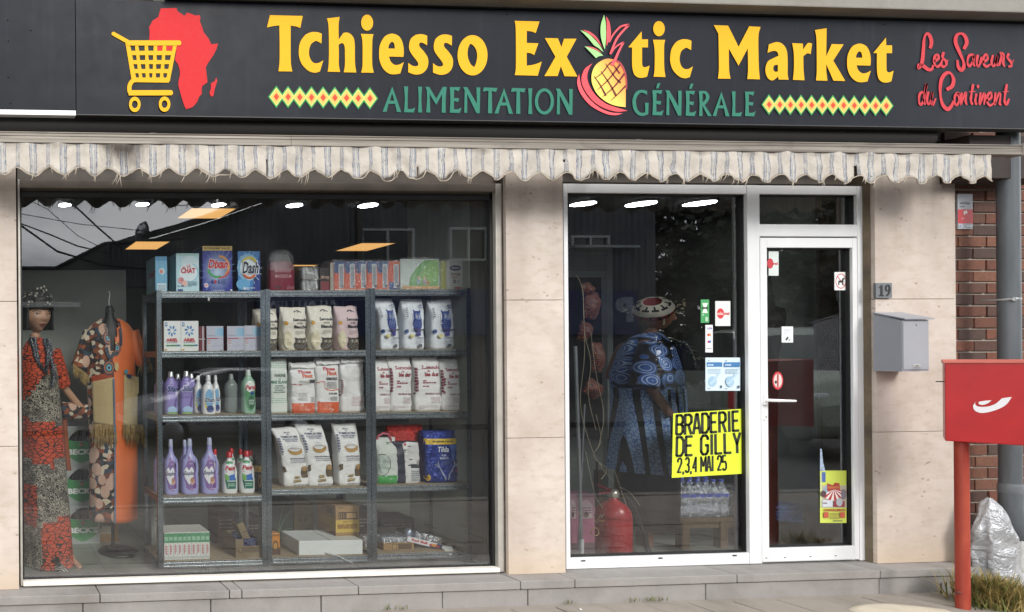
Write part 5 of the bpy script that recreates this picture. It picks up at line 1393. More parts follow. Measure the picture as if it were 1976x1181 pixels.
def A_perw(a):
    a.ell(.42, .74, .24, .035, '#4f9f6a'); a.text('Persil', .10, .56, .84, .67, '#c6202e', .045, .08); a.lines(.14, .52, .5, .54, 1, '#c26a70', 2, .8); a.shape([[(.08, .48), (.3, .44, 1), (.74, .48), (.82, .3), (.8, .12), (.2, .12), (.1, .3)]], '#16705a'); a.shape([[(.30, .44), (.74, .48), (.8, .36), (.5, .30, 1), (.2, .34)]], '#2f6fc4'); a.shape([[(.08, .48), (.3, .44), (.36, .34), (.12, .32)]], '#7fbf5a'); a.rect(.2, .30, .8, .32, '#dfe6e0'); a.lines(.25, .15, .72, .27, 3, '#bfe0cc', 4, .5)
    return a
RCAP = M('#c4202a', .3)
for i, (a_, b_, y_, Yq) in enumerate(((429, 461, 873, .345), (462, 494.5, 871, .345), (438, 460, 866, .45), (456, 478, 868, .46), (474, 498, 870, .44), (406, 428, 868, .46))):
    bottle('detergent_bottle', ['white Persil bottle with a red cap, left one in front', 'white Persil bottle with a red cap, right one in front', 'red capped white bottle behind the left Persil bottle', 'red capped white bottle peeping out between the two front ones', 'red capped white bottle behind the right Persil bottle', 'red capped white bottle behind the right lilac bottle'][i], a_, b_, y_, 3, HANDLED, '#e6e8e8', '#c4202a', A_perw if i != 5 else None, 'white bottles with red caps', Yq, .075, True, .40, capm=RCAP)
t = bottle('soap_bottle', 'black and gold bottle half hidden beside the middle post', 486, 508, 880, 3, PLAIN, '#15130f', '#1a1712', lambda a: a.rect(.05, .55, .95, .72, '#b08a2c').ell(.6, .3, .22, .18, '#a07c30').ell(.6, .3, .14, .12, '#2a2014'), None, .40, .08, False, .5)
bottle('soap_bottle', 'black and gold bottle in the gap between the potato starch bags', 626, 646, 878, 3, PLAIN, '#15130f', '#b08a2c', lambda a: a.rect(.05, .55, .95, .72, '#b08a2c').ell(.5, .3, .22, .18, '#a07c30'), None, .50, .08, False, .5)
sb = [o for o in SC.objects if o.type == 'EMPTY' and o.name.startswith('soap_bottle')][-1]; sb.location.z = units[1][3]

# ------------------------------------------------------------------ the lowest shelves
CARD = NT('cardboard'); _p = CARD.geo(); CARD.base(CARD.mix(CARD.noise(CARD.scale(_p, (1, 1, 6)), 30, 4), '#8d6f48', '#a98a60'), .85); CARD = CARD.m
CARD2 = NT('dull_cardboard'); _p = CARD2.geo(); CARD2.base(CARD2.mix(CARD2.noise(CARD2.scale(_p, (1, 1, 6)), 30, 4), '#6f6048', '#8a7a5c'), .85); CARD2 = CARD2.m
z5 = units[0][4]
a0, b0 = P(317, 1068, .33).x, P(405, 1068, .33).x
hb_ = P(360, 1027, .33).z - z5
for i in range(10):
    x0 = a0 + (b0 - a0) * i / 10; w = (b0 - a0) / 10 - .0012
    t = thing('small_carton', ORD[i] + ' small white and green carton from the left in the row on the lowest shelf', 'carton', (x0 + w / 2, .33, z5 + .0005), 'row of ten small white and green cartons')
    MB().box(-w / 2, w / 2, 0, .19, 0, hb_, .0015).build('carton', M('#d9dcd6', .6, var=.05), t)
    Art().rect(0, .62, 1, .97, '#3f8f62').rect(.1, .70, .9, .84, '#8fbf9f').lines(.25, .2, .75, .55, 4, '#c06a74', i, .5).rect(.1, .05, .9, .12, '#b9c2bc').rect(.3, .22, .5, .56, '#cf8a90').build('front_print', t, onface(w, hb_, 0), INK)
# open carton with blue packets
cx, z, w, h = slot(455, 507, 1040, 0, 4, .33)
t = thing('open_carton', 'open brown carton with a raised flap, holding dark blue packets', 'carton', (cx, .33, z))
m = MB(); th = .004; D_ = .22
m.box(-w / 2 - .0, w / 2, 0, th, 0, h * .62); m.box(-w / 2, -w / 2 + th, th, D_, 0, h * 1.05); m.box(w / 2 - th, w / 2, th, D_, 0, h * .9); m.box(-w / 2 + th, w / 2 - th, D_ - th, D_, 0, h); m.box(-w / 2 + th, w / 2 - th, th, D_ - th, 0, th)
m.box(-w / 2, -w / 2 + w * .28, -.001, 0, h * .62, h)
m.build('carton', CARD2, t)
mt = Matrix.Translation((w * .18, .05, h * .62)) @ Matrix.Rotation(-.42, 4, 'Y')
MB().box(-.035, -.028, .0, .07, 0, .165, 0, 0, mt).box(-.028, .012, -.002, .0, 0, .165, 0, 0, mt).build('flap', CARD2, t)
Art().rect(.1, .28, .9, .55, '#5f4e36').lines(.14, .32, .86, .52, 1, '#87714e', 4, 1.0).build('print_block', t, onface(w, h, 0), INK)
aa = Art(); aa.rect(.15, .35, .85, .6, '#4b3c28'); aa.lines(.2, .38, .8, .58, 2, '#9a8460', 5, .6); aa.text('Fresh', .2, .08, .8, .2, '#4b3c28', .03)
aa.build('flap_print', t, lambda u, v, l: mt @ Vector((-.028 + u * .04, -.0028 - l * .0004, v * .165)), INK)
blu = NT('blue_wrap'); _p = blu.geo(); blu.base(blu.mix(blu.noise(_p, 20, 3), '#141c3c', '#2a3a78'), .2, .2); blu.bump(blu.noise(_p, 40, 4, .5, 1), 1.0, .02); blu = blu.m
for k in range(3):
    p_ = thing('blue_packet', ['dark blue packet at the front of the open carton', 'dark blue packet in the middle of the open carton', 'dark blue packet at the back of the open carton'][k], 'packet', (cx + (.01, -.02, .02)[k], .36 + k * .055, z + .006), 'blue packets in the open carton')
    recalc(bag_body(w * .75, .05, h * (.85, .95, 1.0)[k], 80 + k, 0, 'flat').build('wrapper', blu, p_))
# middle bottom shelf
z6 = units[1][4]
def freebox(name, label, cat, x0, x1, y0, y1, Y, depth, zb, mat, group=None, rz=0, bev=.002):
    a, b = P(x0, y1, Y), P(x1, y1, Y); h = P((x0 + x1) / 2, y0, Y).z - zb; w = b.x - a.x
    t = thing(name, label, cat, ((a.x + b.x) / 2, Y, zb), group, rz)
    MB().box(-w / 2, w / 2, 0, depth, 0, h, bev).build('carton', mat, t)
    return t, w, h
t, w, h = freebox('coffee_pack', 'orange and brown pack by the middle post on the lowest shelf', 'pack', 522, 541, 1029, 1067, .36, .07, z6 + .0005, M('#c07a1e', .4), bev=.008)
Art().rect(0, .0, 1, .32, '#4a2c14').ell(.5, .42, .3, .24, '#5a3a1a').ell(.5, .42, .2, .15, '#b98a3c').rect(.1, .88, .9, .96, '#8a5a18').build('front_print', t, onface(w, h, 0), INK)
rz = -.06
a, b = P(578.5, 1070, .325), P(700, 1070, .325); w = b.x - a.x; h = P(640, 1043, .325).z - z6
t = thing('white_tray', 'shallow white polystyrene lid lying flat on the lowest shelf', 'tray', ((a.x + b.x) / 2 - .003, .325, z6 + .001), None, -.02)
m = MB().box(-w / 2, w / 2, 0, .26, 0, h, .004)
m.build('tray', M('#dfe4e1', .6, var=.04), t)
MB().box(-.004, .004, -.001, .262, h + .0003, h + .002).build('seam', M('#b4bab7', .6), t)
s = MB().tube([P(628, 1066, .315), P(650, 1072, .30) + Vector((0, -.01, 0)), P(680, 1086, .27)], .004, 6)
tag(s.build('white_strip', M('#cfd4d2', .5), None), 'thin white plastic strip poking out below the white tray', 'strip')
t, w, h = freebox('cardboard_box', 'brown cardboard box with upside-down CHICKEN CURRY FLAVOUR print', 'cardboard box', 648, 693.5, 976, 1047, .42, .24, z6 + .001, CARD)
aa = Art(); aa.rect(0, .40, 1, .68, '#cdae4a'); aa.rect(.12, .70, .90, .86, '#3a2a1a'); aa.rect(.15, .72, .87, .84, '#b08f60'); aa.lines(.17, .72, .86, .84, 1, '#4a3822', 3, 1.0)
v_, f_ = text_geo('CHICKEN CURRY FLAVOUR', .03)
aa._add([(.92 - x * .84, .59 - y * .11) for x, y in v_], f_, '#8a4a22'); aa.lines(.3, .62, .75, .67, 2, '#8a5a2a', 3, .5)
aa.shape([[(.45, .0), (.5, .12, 1), (.62, .2, 1), (1, .24), (1, .0)]], '#8e2f28'); aa.rect(.52, .15, 1, .18, '#c9a878'); aa.text('5 KG', .1, .04, .4, .13, '#9a4a3a', .03); aa.lines(.1, .95, .9, .98, 1, '#6a5030', 2, .8)
aa.build('front_print', t, onface(w, h, 0), INK)
bb = Art(); bb.shape([[(.0, .05), (.5, .1, 1), (.62, .34, 1), (1, .42), (1, .12), (.4, .0)]], '#7a2c26'); bb.rect(.2, .5, 1, .7, '#a8893c'); bb.rect(.55, .78, .9, .92, '#5a4428')
bb.build('side_print', t, lambda u, v, l: Vector((-w / 2 - .0008 - .0004 * l, .24 * (1 - u), v * h)), INK)
z7 = units[2][4]
t, w, h = freebox('can_tray', 'low brown tray of film wrapped blue cans', 'tray', 740, 799, 1048, 1064, .36, .16, z7 + .0005, CARD)
Art().rect(.28, .12, .92, .88, '#5a4526').lines(.30, .2, .90, .8, 1, '#a98a58', 2, 1.0).build('front_print', t, onface(w, h, 0), INK)
for i in range(5):
    for j in range(2):
        c = MB().lathe([(.022, 0), (.025, .004), (.025, .075), (.021, .083), (.019, .083)], (0, 0, 0), 14)
        k = thing('drink_can', ORD[i] + ' blue and silver can from the left, ' + ('front', 'rear')[j] + ' row of the low brown tray', 'can', (t.location.x - w / 2 + .028 + i * (w - .056) / 4, .36 + .045 + j * .055, z7 + .006), 'cans in the low brown tray')
        c.build('can', M('#a9b7c4', .3, .7), k); Art().rect(0, .12, 1, .5, '#3a5ba0').rect(.1, .25, .9, .33, '#c9d3e2').build('label', k, lambda u, v, l: Vector((.0256 * math.sin((u - .5) * 2.4), -.0256 * math.cos((u - .5) * 2.4), v * .083)), INKG, .1)
fw = thing('clear_wrap', 'crinkled clear film around the cans in the low brown tray', 'plastic film', (t.location.x, .37, z7 + .03)); MB().box(-w / 2 + .004, w / 2 - .004, -.002, .13, 0, .062, .012).build('film', FILM2, fw)
rb = Matrix.Rotation(.26, 4, 'Y')
c = P(777, 1020, .40)
t = thing('drink_tray', 'tilted white Red Bull tray with clear wrapped cans', 'tray', (c.x, .36, z7 + .063))
m = MB().box(0, .27, 0, .13, 0, .004, 0, 0, rb).box(0, .27, 0, .003, .004, .036, 0, 0, rb).box(0, .003, .003, .13, .004, .036, 0, 0, rb).box(.267, .27, .003, .13, .004, .036, 0, 0, rb).box(0.003, .267, .127, .13, .004, .036, 0, 0, rb)
m.build('tray', M('#c9ccd4', .5), t)
aa = Art(); aa.rect(0, 0, 1, 1, '#e3e4e6'); aa.poly([(.62, 0), (1, 0), (1, 1), (.86, 1)], '#20305e'); aa.text('Red Bull', .12, .3, .56, .8, '#c22a38', .045); aa.shape([[(.60, .2), (.66, .7, 1), (.74, .5), (.8, .2)]], '#b8402e'); aa.ell(.75, .5, .07, .28, '#d8922e'); aa.shape([[(.78, .2), (.84, .75, 1), (.92, .4), (.9, .15)]], '#9c2f38')
aa.build('front_print', t, lambda u, v, l: rb @ Vector((u * .27, -.0012 - .0004 * l, v * .036)), INKG)
for i in range(4):
    k = thing('drink_can', ['leftmost slim blue can in the tilted tray', 'second slim blue can in the tilted tray', 'third slim blue can in the tilted tray', 'rightmost slim blue can in the tilted tray'][i], 'can', t.location + rb @ Vector((.05 + i * .058, .07, .006)), 'slim cans in the tilted tray'); k.rotation_euler = (0, .26, 0)
    MB().lathe([(.022, 0), (.026, .005), (.026, .062), (.021, .07)], (0, 0, 0), 14).build('can', M('#1f2c5c' if i % 2 else '#9aa4b4', .3, .6), k)
fw = thing('clear_wrap', 'clear film hood over the cans in the tilted tray', 'plastic film', t.location + rb @ Vector((0, 0, .02))); fw.rotation_euler = (0, .26, 0)
MB().box(.06, .262, .006, .12, 0, .062, .012).build('film', FILM2, fw)
# black adaptor, cord, paper scrap, dark cloth
c = P(862, 1052, .36)
t = thing('power_adaptor', 'black power adaptor with its cord on the lowest shelf', 'adaptor', (c.x, .38, z7 + .0005))
MB().box(-.04, .03, 0, .035, 0, .026, .004, 0, Matrix.Rotation(.3, 4, 'Z')).box(.02, .075, -.02, .012, 0, .018, .004).build('body', BLACK, t)
MB().tube([(-.04, .02, .012), (-.03, .12, .05), (.0, .2, .12), (.05, .24, .10), (.09, .2, .08)], .002, 5).build('cord', BLACK, t)
for o_ in (.0, .03): MB().lathe([(.005, 0), (.005, .001)], (-.015 + o_, -.001, .016), 8).build('socket', M('#b8b8b8', .5), t)
c = P(865, 1070, .33)
pp_ = MB().add([(-.045, 0, .012), (.04, .01, .016), (.02, -.035, -.012), (-.02, -.05, -.03), (-.02, .02, .02)], [(0, 3, 2), (0, 2, 1), (0, 1, 4)])
o = pp_.build('paper_scrap', M('#cfd0cc', .8), None); o.location = (c.x, .335, z7 + .006); so = o.modifiers.new('thickness', 'SOLIDIFY'); so.thickness = .001
tag(o, 'crumpled white scrap of paper over the lower shelf edge', 'paper scrap')
t = thing('dark_cloth', 'crumpled dark cloth behind the tray of cans', 'cloth', (P(752, 1030, .5).x, .52, z7))
recalc(bag_body(.16, .08, .11, 90, .1, 'pinch', crease=2).build('cloth', M('#2c2824', .9, bump=.6, bs=30), t))
recalc(bag_body(.15, .08, .09, 91, 0, 'pinch', crease=2.2).build('clear_bag', mat_film(.4, .2), None)).location = (P(722, 1040, .42).x, .42, z7 + .0005)
cb = [o for o in SC.objects if o.name.startswith('clear_bag')][-1]; tag(cb, 'crumpled clear film beside the double shelf post on the lowest shelf', 'plastic film')
for i_, (xa_, xb_, ya_, col_, lb_) in enumerate(((420, 452, 985, '#4a2a28', 'dark red carton on the floor behind the lilac bottles'), (452, 505, 1000, '#2b2d2c', 'black carton on the floor behind the open brown carton'), (690, 730, 985, '#33302c', 'dark carton on the floor behind the tray of cans'), (735, 800, 1000, '#26282a', 'wide black carton on the floor behind the tilted tray'))):
    t, w, h = freebox('cardboard_box', lb_, 'cardboard box', xa_, xb_, ya_, 1040, .86, .2, ZF, M(col_, .8))
    Art().lines(.1, .5, .9, .8, 3, '#77736c', i_, .5).build('front_print', t, onface(w, h, 0), INK)
# boxes standing on the floor behind the shelves
t, w, h = freebox('cardboard_box', 'dark green carton with a plant picture behind the lowest middle shelf', 'cardboard box', 522, 566, 966, 1026, .80, .2, ZF, M('#2f3a36', .8))
Art().text('NUNGAR', .05, .62, .6, .9, '#15191a', .05).stroke([(.3, .1), (.5, .5), (.95, .8)], .06, '#4c6a4c', .01).stroke([(.35, .1), (.6, .35), (.98, .4)], .06, '#456246', .01).stroke([(.3, .1), (.38, .5), (.6, .95)], .05, '#4c6a4c', .01).build('front_print', t, onface(w, h, 0), INK)
t, w, h = freebox('cardboard_box', 'brown carton in shade behind the lowest middle shelf', 'cardboard box', 568, 604, 968, 1024, .82, .2, ZF, CARD2)
Art().text('0 0', .2, .55, .7, .65, '#4a3a26', .03).rect(.1, .1, .9, .3, '#5a4a32').build('front_print', t, onface(w, h, 0), INK)
t, w, h = freebox('cardboard_box', 'pale carton standing on the floor behind the left shelf post', 'cardboard box', 292, 318, 960, 1006, .9, .2, ZF, M('#9a9d96', .8))
Art().rect(.2, .3, .8, .8, '#b4b6b0').lines(.3, .4, .7, .7, 3, '#6a6c66', 2).build('front_print', t, onface(w, h, 0), INK)
# ------------------------------------------------------------------ figures and clothes
def skin_body(joints, edges, root=0, sub=2):
    me = bpy.data.meshes.new('b')
    me.from_pydata([j[0] for j in joints], edges, [])
    ob = bpy.data.objects.new('b', me); COL.objects.link(ob)
    sm = ob.modifiers.new('skin', 'SKIN'); sm.use_smooth_shade = True
    for i, j in enumerate(joints):
        r = j[1] if isinstance(j[1], (tuple, list)) else (j[1], j[1])
        me.skin_vertices[0].data[i].radius = r
        me.skin_vertices[0].data[i].use_root = (i == root)
    ss = ob.modifiers.new('sub', 'SUBSURF'); ss.levels = sub; ss.render_levels = sub
    ev = ob.evaluated_get(bpy.context.evaluated_depsgraph_get())
    m2 = bpy.data.meshes.new_from_object(ev)
    m = MB(); m.add([v.co.copy() for v in m2.vertices], [tuple(p.vertices) for p in m2.polygons], 0, True)
    bpy.data.objects.remove(ob); bpy.data.meshes.remove(me); bpy.data.meshes.remove(m2)
    return m
def head_geo(hh=.225, nu=40, nv=34):
    """Head with brow, eye hollows, nose, lips and chin; faces -Y, chin at z = 0."""
    def fn(u, v):
        th = (v) * math.pi; ph = u * 2 * math.pi
        z = .5 - .5 * math.cos(th)                    # 0 chin .. 1 crown
        s = math.sin(th)
        x = math.sin(ph) * s; y = -math.cos(ph) * s   # ph 0 -> front
        wx = .33 + .05 * math.sin(z * math.pi) - (.12 * (1 - z / .45) ** 1.5 if z < .45 else 0)
        front = max(0, -y)
        wy = .43 if y > 0 else .40
        py = y * wy; px_ = x * wx
        c = max(0, 1 - abs(x) / .28) * (y < 0)
        if y < 0:
            g = lambda a, b: math.exp(-((z - a) / b) ** 2)
            gx = lambda b: math.exp(-(x / b) ** 2)
            py -= .115 * gx(.17) * g(.375, .055) + .055 * gx(.13) * g(.47, .08)        # nose
            py += .035 * (math.exp(-((abs(x) - .40) / .18) ** 2)) * g(.50, .045)        # eye hollows
            py -= .020 * g(.575, .04) * math.exp(-((abs(x) - .36) / .3) ** 2)           # brow
            py -= .045 * gx(.26) * g(.245, .028) + .045 * gx(.24) * g(.19, .026)       # lips
            py += .02 * gx(.3) * g(.217, .010)
            py -= .055 * gx(.30) * g(.07, .06)                                           # chin
            py -= .03 * math.exp(-((abs(x) - .62) / .22) ** 2) * g(.40, .1) * .6         # cheeks
        if y > 0 and z < .35: py *= .55 + z * 1.2
        return Vector((px_ * hh, py * hh, (z + (.0)) * hh))
    m = MB(); m.grid(nu, nv, lambda u, v: fn(u, .02 + .96 * v), 0, True)
    return m, hh
def place(m, M4):
    m.v = [tuple(M4 @ Vector(v)) for v in m.v]; return m
def face_art(hh, lip='#8c4a4a', dark='#241a16', white='#d8d0c8'):
    a = Art()
    for s in (-1, 1):
        a.shape([[(s * .20 - .07, .50), (s * .20, .525, 1), (s * .20 + .07, .50), (s * .20, .485, 1)]], white); a.ell(s * .20 + .008, .505, .026, .022, dark); a.stroke([(s * .20 - .08, .503), (s * .20, .532), (s * .20 + .08, .503)], .012, dark)
        a.stroke([(s * .20 - .09, .565), (s * .20, .595), (s * .20 + .10, .57)], .018, dark)
    a.shape([[(-.11, .218), (-.045, .255, 1), (0, .247, 1), (.045, .255, 1), (.11, .218), (0, .165, 1)]], lip); a.stroke([(-.10, .217), (0, .212), (.10, .217)], .008, dark)
    return a
def fabric(name, builder, rough=.85, bump=.3, bs=60):
    t = NT(name); p = t.obj(); c = builder(t, p); t.base(c, rough); t.bump(t.noise(p, bs, 3), bump, .004)
    t.b.inputs['Sheen Weight'].default_value = .1
    return t.m
def brickcloth(t, p):
    pp_ = t.n('ShaderNodeVectorMath', operation='ADD'); t.set(pp_.inputs[0], t.scale(p, (24, 10, 44)))
    nz = t.n('ShaderNodeTexNoise', {'Scale': 5.0}); t.set(nz.inputs['Vector'], p)
    t.set(pp_.inputs[1], nz.outputs[1])
    v = t.voro(pp_.outputs[0], 1.0, 'DISTANCE_TO_EDGE')
    base_ = t.mix(t.noise(p, 14, 3), '#a83216', '#dc5a30')
    return t.mix(t.ramp(v, ((.05, 0.), (.10, 1.))), '#1c1210', base_)
def bwcloth(t, p):
    w = t.n('ShaderNodeTexWave', {'Scale': 26.0, 'Distortion': 16.0, 'Detail': 3.0, 'Detail Scale': 1.4}, bands_direction='DIAGONAL'); t.set(w.inputs['Vector'], p)
    c = t.mix(t.ramp(w.outputs[0], ((.42, 0.), (.6, 1.))), '#2b2823', '#b5ad9c')
    return t.mix(t.ramp(t.noise(p, 16, 4), ((.42, 0.), (.62, .7))), c, '#2b2722')
def printcloth(t, p):
    z = t.noise(p, 4.5, 1)
    w = t.n('ShaderNodeTexWave', {'Scale': 22.0, 'Distortion': 5.0, 'Detail': 1.0}, wave_profile='TRI', bands_direction='Z'); t.set(w.inputs['Vector'], p)
    zig = t.ramp(w.outputs[0], ((0., '#b06a48'), (.25, '#d8c9b4'), (.5, '#a9aaa8'), (.75, '#cf8f6a')), 'CONSTANT')
    v = t.n('ShaderNodeTexVoronoi', {'Scale': 34.0}); t.set(v.inputs['Vector'], p)
    sep = t.n('ShaderNodeSeparateXYZ'); t.set(sep.inputs[0], v.outputs['Color'])
    dots = t.ramp(sep.outputs[0], ((0., '#2a2320'), (.3, '#8a4a2c'), (.5, '#c9bca4'), (.7, '#31404e'), (.85, '#6a3a28')), 'CONSTANT')
    bl = t.voro(t.scale(p, (13, 3, 9)), 1.0)
    return t.mix(t.ramp(bl, ((.40, 0.), (.44, 1.))), zig, dots)
BRK = fabric('brick_print_cloth', brickcloth); BWC = fabric('black_white_print_cloth', bwcloth); PRT = fabric('zigzag_print_cloth', printcloth)
ORG = fabric('orange_satin', lambda t, p: t.mix(t.noise(p, 5, 3), '#cc5c26', '#e47a3c'), .45, .1)
RAF = fabric('raffia_cloth', lambda t, p: t.mix(t.noise(t.scale(p, (1, 1, 9)), 45, 3), '#a58f62', '#c9b68a'), .9, .7, 130)
RAFM = M('#a58c5c', .9, var=.35, vs=40)
SKIN1 = M('#b98f74', .45, var=.08, vs=12); SKIN2 = M('#8a6350', .45, var=.1, vs=12)
HAIR = M('#14110f', .45, var=.2, vs=60, bump=.5, bs=90)
def garment(rows, depth, folds, seed, zones=None, n=64, yc=0.0, split=None):
    """Cloth tube through (z, x centre, half width); folds deepen downwards."""
    m = MB(); rings = []
    z0, z1 = rows[0][0], rows[-1][0]; nz = 44
    def at(z):
        for (a, b) in zip(rows, rows[1:]):
            if b[0] <= z <= a[0]:
                f = (a[0] - z) / max(1e-6, a[0] - b[0]); return tuple(p + (q - p) * f for p, q in zip(a, b))
        return rows[-1]
    for i in range(nz + 1):
        z = z0 + (z1 - z0) * i / nz
        r = at(z); hw = r[2]; dp = r[3] if len(r) > 3 else depth
        t = i / nz; ring = []
        for j in range(n):
            q = 2 * math.pi * j / n
            k = 1 + (.012 + .075 * t) * (math.cos(folds * q + seed) * .6 + noise.noise(Vector((math.cos(q) * 2.2, math.sin(q) * 2.2, seed + z * .8))) * 1.1) * min(1, i / 6)
            ring.append(Vector((r[1] + hw * k * math.sin(q), yc - dp * k * math.cos(q), z)))
        rings.append(ring)
    m.loft(rings, 0, True, False)
    if zones:
        for fi, f in enumerate(m.f):
            c = sum((Vector(m.v[k]) for k in f), Vector()) / len(f)
            j = fi % n; m.m[fi] = zones((j + .5) / n, c.z, c)
    return m
# -- mannequin with the headwrap, at the left edge of the window
Y1 = .52
def q1(x, y, Y=Y1): return P(x, y, Y)
s1 = (Y1 + CD) / CF * 1.0
foot = q1(100, 1096); base1 = Vector((q1(82, 1096).x, Y1, ZF))
man = thing('mannequin', 'dark haired mannequin in a headwrap and orange and grey patchwork robe', 'mannequin', base1)
X1 = lambda x: q1(x, 700).x - base1.x
Z1 = lambda y: q1(80, y).z - base1.z
H_ = Z1(575) - Z1(641)
jts = [((X1(80), 0, Z1(850)), (.10, .08)), ((X1(76), 0, Z1(760)), (.085, .07)), ((X1(72), 0, Z1(690)), (.10, .07)), ((X1(69), -.01, Z1(662)), .038), ((X1(67), -.02, Z1(640)), .040),
       ((X1(40), 0, Z1(678)), .036), ((X1(36), .02, Z1(760)), .032), ((X1(46), -.02, Z1(840)), .026), ((X1(48), -.03, Z1(870)), .018),
       ((X1(104), 0, Z1(678)), .036), ((X1(122), .05, Z1(745)), .032), ((X1(160), .10, Z1(790)), .026), ((X1(176), .12, Z1(806)), .018),
       ((X1(66), 0, Z1(900)), .065), ((X1(72), -.02, Z1(1000)), .045), ((X1(76), 0, Z1(1085)), .028), ((X1(84), -.12, Z1(1102)), .022),
       ((X1(98), 0, Z1(900)), .065), ((X1(112), -.02, Z1(1000)), .045), ((X1(134), .0, Z1(1080)), .028), ((X1(150), -.08, Z1(1092)), .020)]
eds = [(0, 1), (1, 2), (2, 3), (3, 4), (2, 5), (5, 6), (6, 7), (7, 8), (2, 9), (9, 10), (10, 11), (11, 12), (0, 13), (13, 14), (14, 15), (15, 16), (0, 17), (17, 18), (18, 19), (19, 20)]
bd_ = skin_body(jts, eds)
hd, hh = head_geo(H_ * 1.05)
MH = Matrix.Translation((X1(70), -.015, Z1(642))) @ Matrix.Rotation(.45, 4, 'Z') @ Matrix.Rotation(.04, 4, 'X')
place(hd, MH); o_ = len(bd_.v); bd_.add(hd.v, hd.f, 0, True)
bd_.build('body', SKIN1, man)
hdl = MB(); hdl.add(hd.v, hd.f)
bvh = BVHTree.FromPolygons([Vector(v) for v in hd.v], hd.f)
def on_head(MH, hh, bvh):
    R = MH.to_3x3()
    def f(u, v, l):
        o = MH @ Vector((u * hh, -1, v * hh)); d = (R @ Vector((0, 1, 0)))
        h_ = bvh.ray_cast(o, d)
        return (h_[0] if h_[0] is not None else MH @ Vector((u * hh, -.3 * hh, v * hh))) - d * (.0012 + .0004 * l)
    return f
face_art(hh).build('face', man, on_head(MH, hh, bvh), INK, .03)
# bobbed hair, fringe and headwrap
hr = MB()
def hairfn(u, v):
    ph = (.20 + .60 * u) * 2 * math.pi + math.pi * 0      # back and sides
    ph = math.radians(62) + u * math.radians(236)
    th = v * 1.9
    z = 1.02 - .95 * v ** 1.2
    r = .46 if v > .2 else .46 * math.sin(v / .2 * math.pi / 2)
    r *= 1 + .05 * math.sin(u * 40) * v + .05 * v
    return MH @ Vector((math.sin(ph) * r * .92 * hh, -math.cos(ph) * r * 1.05 * hh, z * hh))
hr.grid(40, 14, hairfn)
def fringe(u, v):
    ph = math.radians(-70) + u * math.radians(140)
    z = .96 - .30 * v
    r = .47 + .02 * math.sin(u * 60) * v
    return MH @ Vector((math.sin(ph) * r * .86 * hh, -math.cos(ph) * r * 1.0 * hh, z * hh))
hr.grid(30, 6, fringe)
ho = hr.build('hair', HAIR, man); so = ho.modifiers.new('thickness', 'SOLIDIFY'); so.thickness = .012; so.offset = 0
WRAP = fabric('wrap_cloth', lambda t, p: t.mix(t.ramp(t.voro(p, 40, out=0), ((.25, 0.), (.42, 1.))), '#9a968c', '#1d1c1c'), .8, .6, 50)
wr = MB()
rings = []
for k in range(12):
    t_ = k / 11; z = .74 + .42 * math.sin(t_ * 1.45); r = .50 * math.cos(t_ * 1.5) ** .6 + .03
    rings.append([MH @ Vector((r * (1 + .08 * math.sin(q * 5 + t_ * 6)) * math.sin(q) * hh, (-r * 1.08 * (1 + .06 * math.cos(q * 4 - t_ * 5)) * math.cos(q) + .08) * hh, z * hh)) for q in (2 * math.pi * j / 32 for j in range(32))])
wr.loft(rings); wr.tube([MH @ Vector((.15 * hh, -.35 * hh, 1.0 * hh)), MH @ Vector((.05 * hh, -.25 * hh, 1.22 * hh)), MH @ Vector((-.2 * hh, -.1 * hh, 1.12 * hh))], [.02, .026, .018], 8)
wr.build('headwrap', WRAP, man)
# robe
rows = [(Z1(652), X1(71), .045, .05), (Z1(664), X1(71), .09, .075), (Z1(682), X1(73), .125, .09), (Z1(730), X1(76), .135, .115), (Z1(800), X1(79), .145, .13), (Z1(900), X1(84), .155, .14), (Z1(1000), X1(89), .165, .15), (Z1(1088), X1(94), .165, .15)]
def robe_zone(u, z, c):
    y = 660 + (Z1(660) - z) / (Z1(660) - Z1(1088)) * 428
    f = (c.x - X1(84)) / .15           # -1 left, 1 right as seen
    if -.02 + f * .0 > .35 and 735 < y < 905: return 0
    if y < 745 - 45 * (f - .0) - 20: return 0
    if y < 812 + 8 * f: return 1
    if y < 893 + 12 * f - 20 * (f > .4): return 0
    if f < -.45 and 925 < y < 1005: return 0
    if y < 1000 - 12 * f: return 1
    if f < -.25: return 1
    return 0
rb_ = garment(rows, .13, 5, 1.3, robe_zone); rb_.build('robe', [BRK, BWC], man)
sl = MB().tube([(X1(104), .0, Z1(676)), (X1(116), .02, Z1(715)), (X1(122), .05, Z1(745))], [.05, .055, .06], 14); sl.tube([(X1(38), .0, Z1(676)), (X1(34), .02, Z1(730)), (X1(36), .02, Z1(770))], [.05, .06, .065], 14)
sl.build('robe_sleeves', BRK, man)
sl = MB().tube([(X1(112), .06, Z1(790)), (X1(140), .10, Z1(796)), (X1(172), .14, Z1(799))], [.05, .062, .058], 14, caps=False); so_ = sl.build('printed_cuff', PRT, man)
MB().loft([[Vector((X1(xc) + a, .10 + b, Z1(y))) for a, b in ((-.022, -.008), (.022, -.01), (.024, .008), (-.02, .01))] for xc, y in ((126, 812), (129, 860), (134, 914))]).build('hanging_sash', M('#8a4520', .6), man)
nb = MB(); rr = random.Random(4)
for s in (0, 1, 2, 3):
    L = [Vector((X1(56 + s * 3), -.05 - .01 * s, Z1(652))), Vector((X1(66 + s * 2), -.105, Z1(690 + s * 4))), Vector((X1(82 + s), -.13, Z1(712 + s * 3))), Vector((X1(98 - s * 3), -.11, Z1(680))), Vector((X1(92 - s * 3), -.05, Z1(655)))]
    nb.tube([q for q in L], .009 + .004 * (s % 2), 6)
nb.tube([(X1(95), -.12, Z1(690)), (X1(100), -.14, Z1(725)), (X1(95), -.145, Z1(745))], .012, 6)
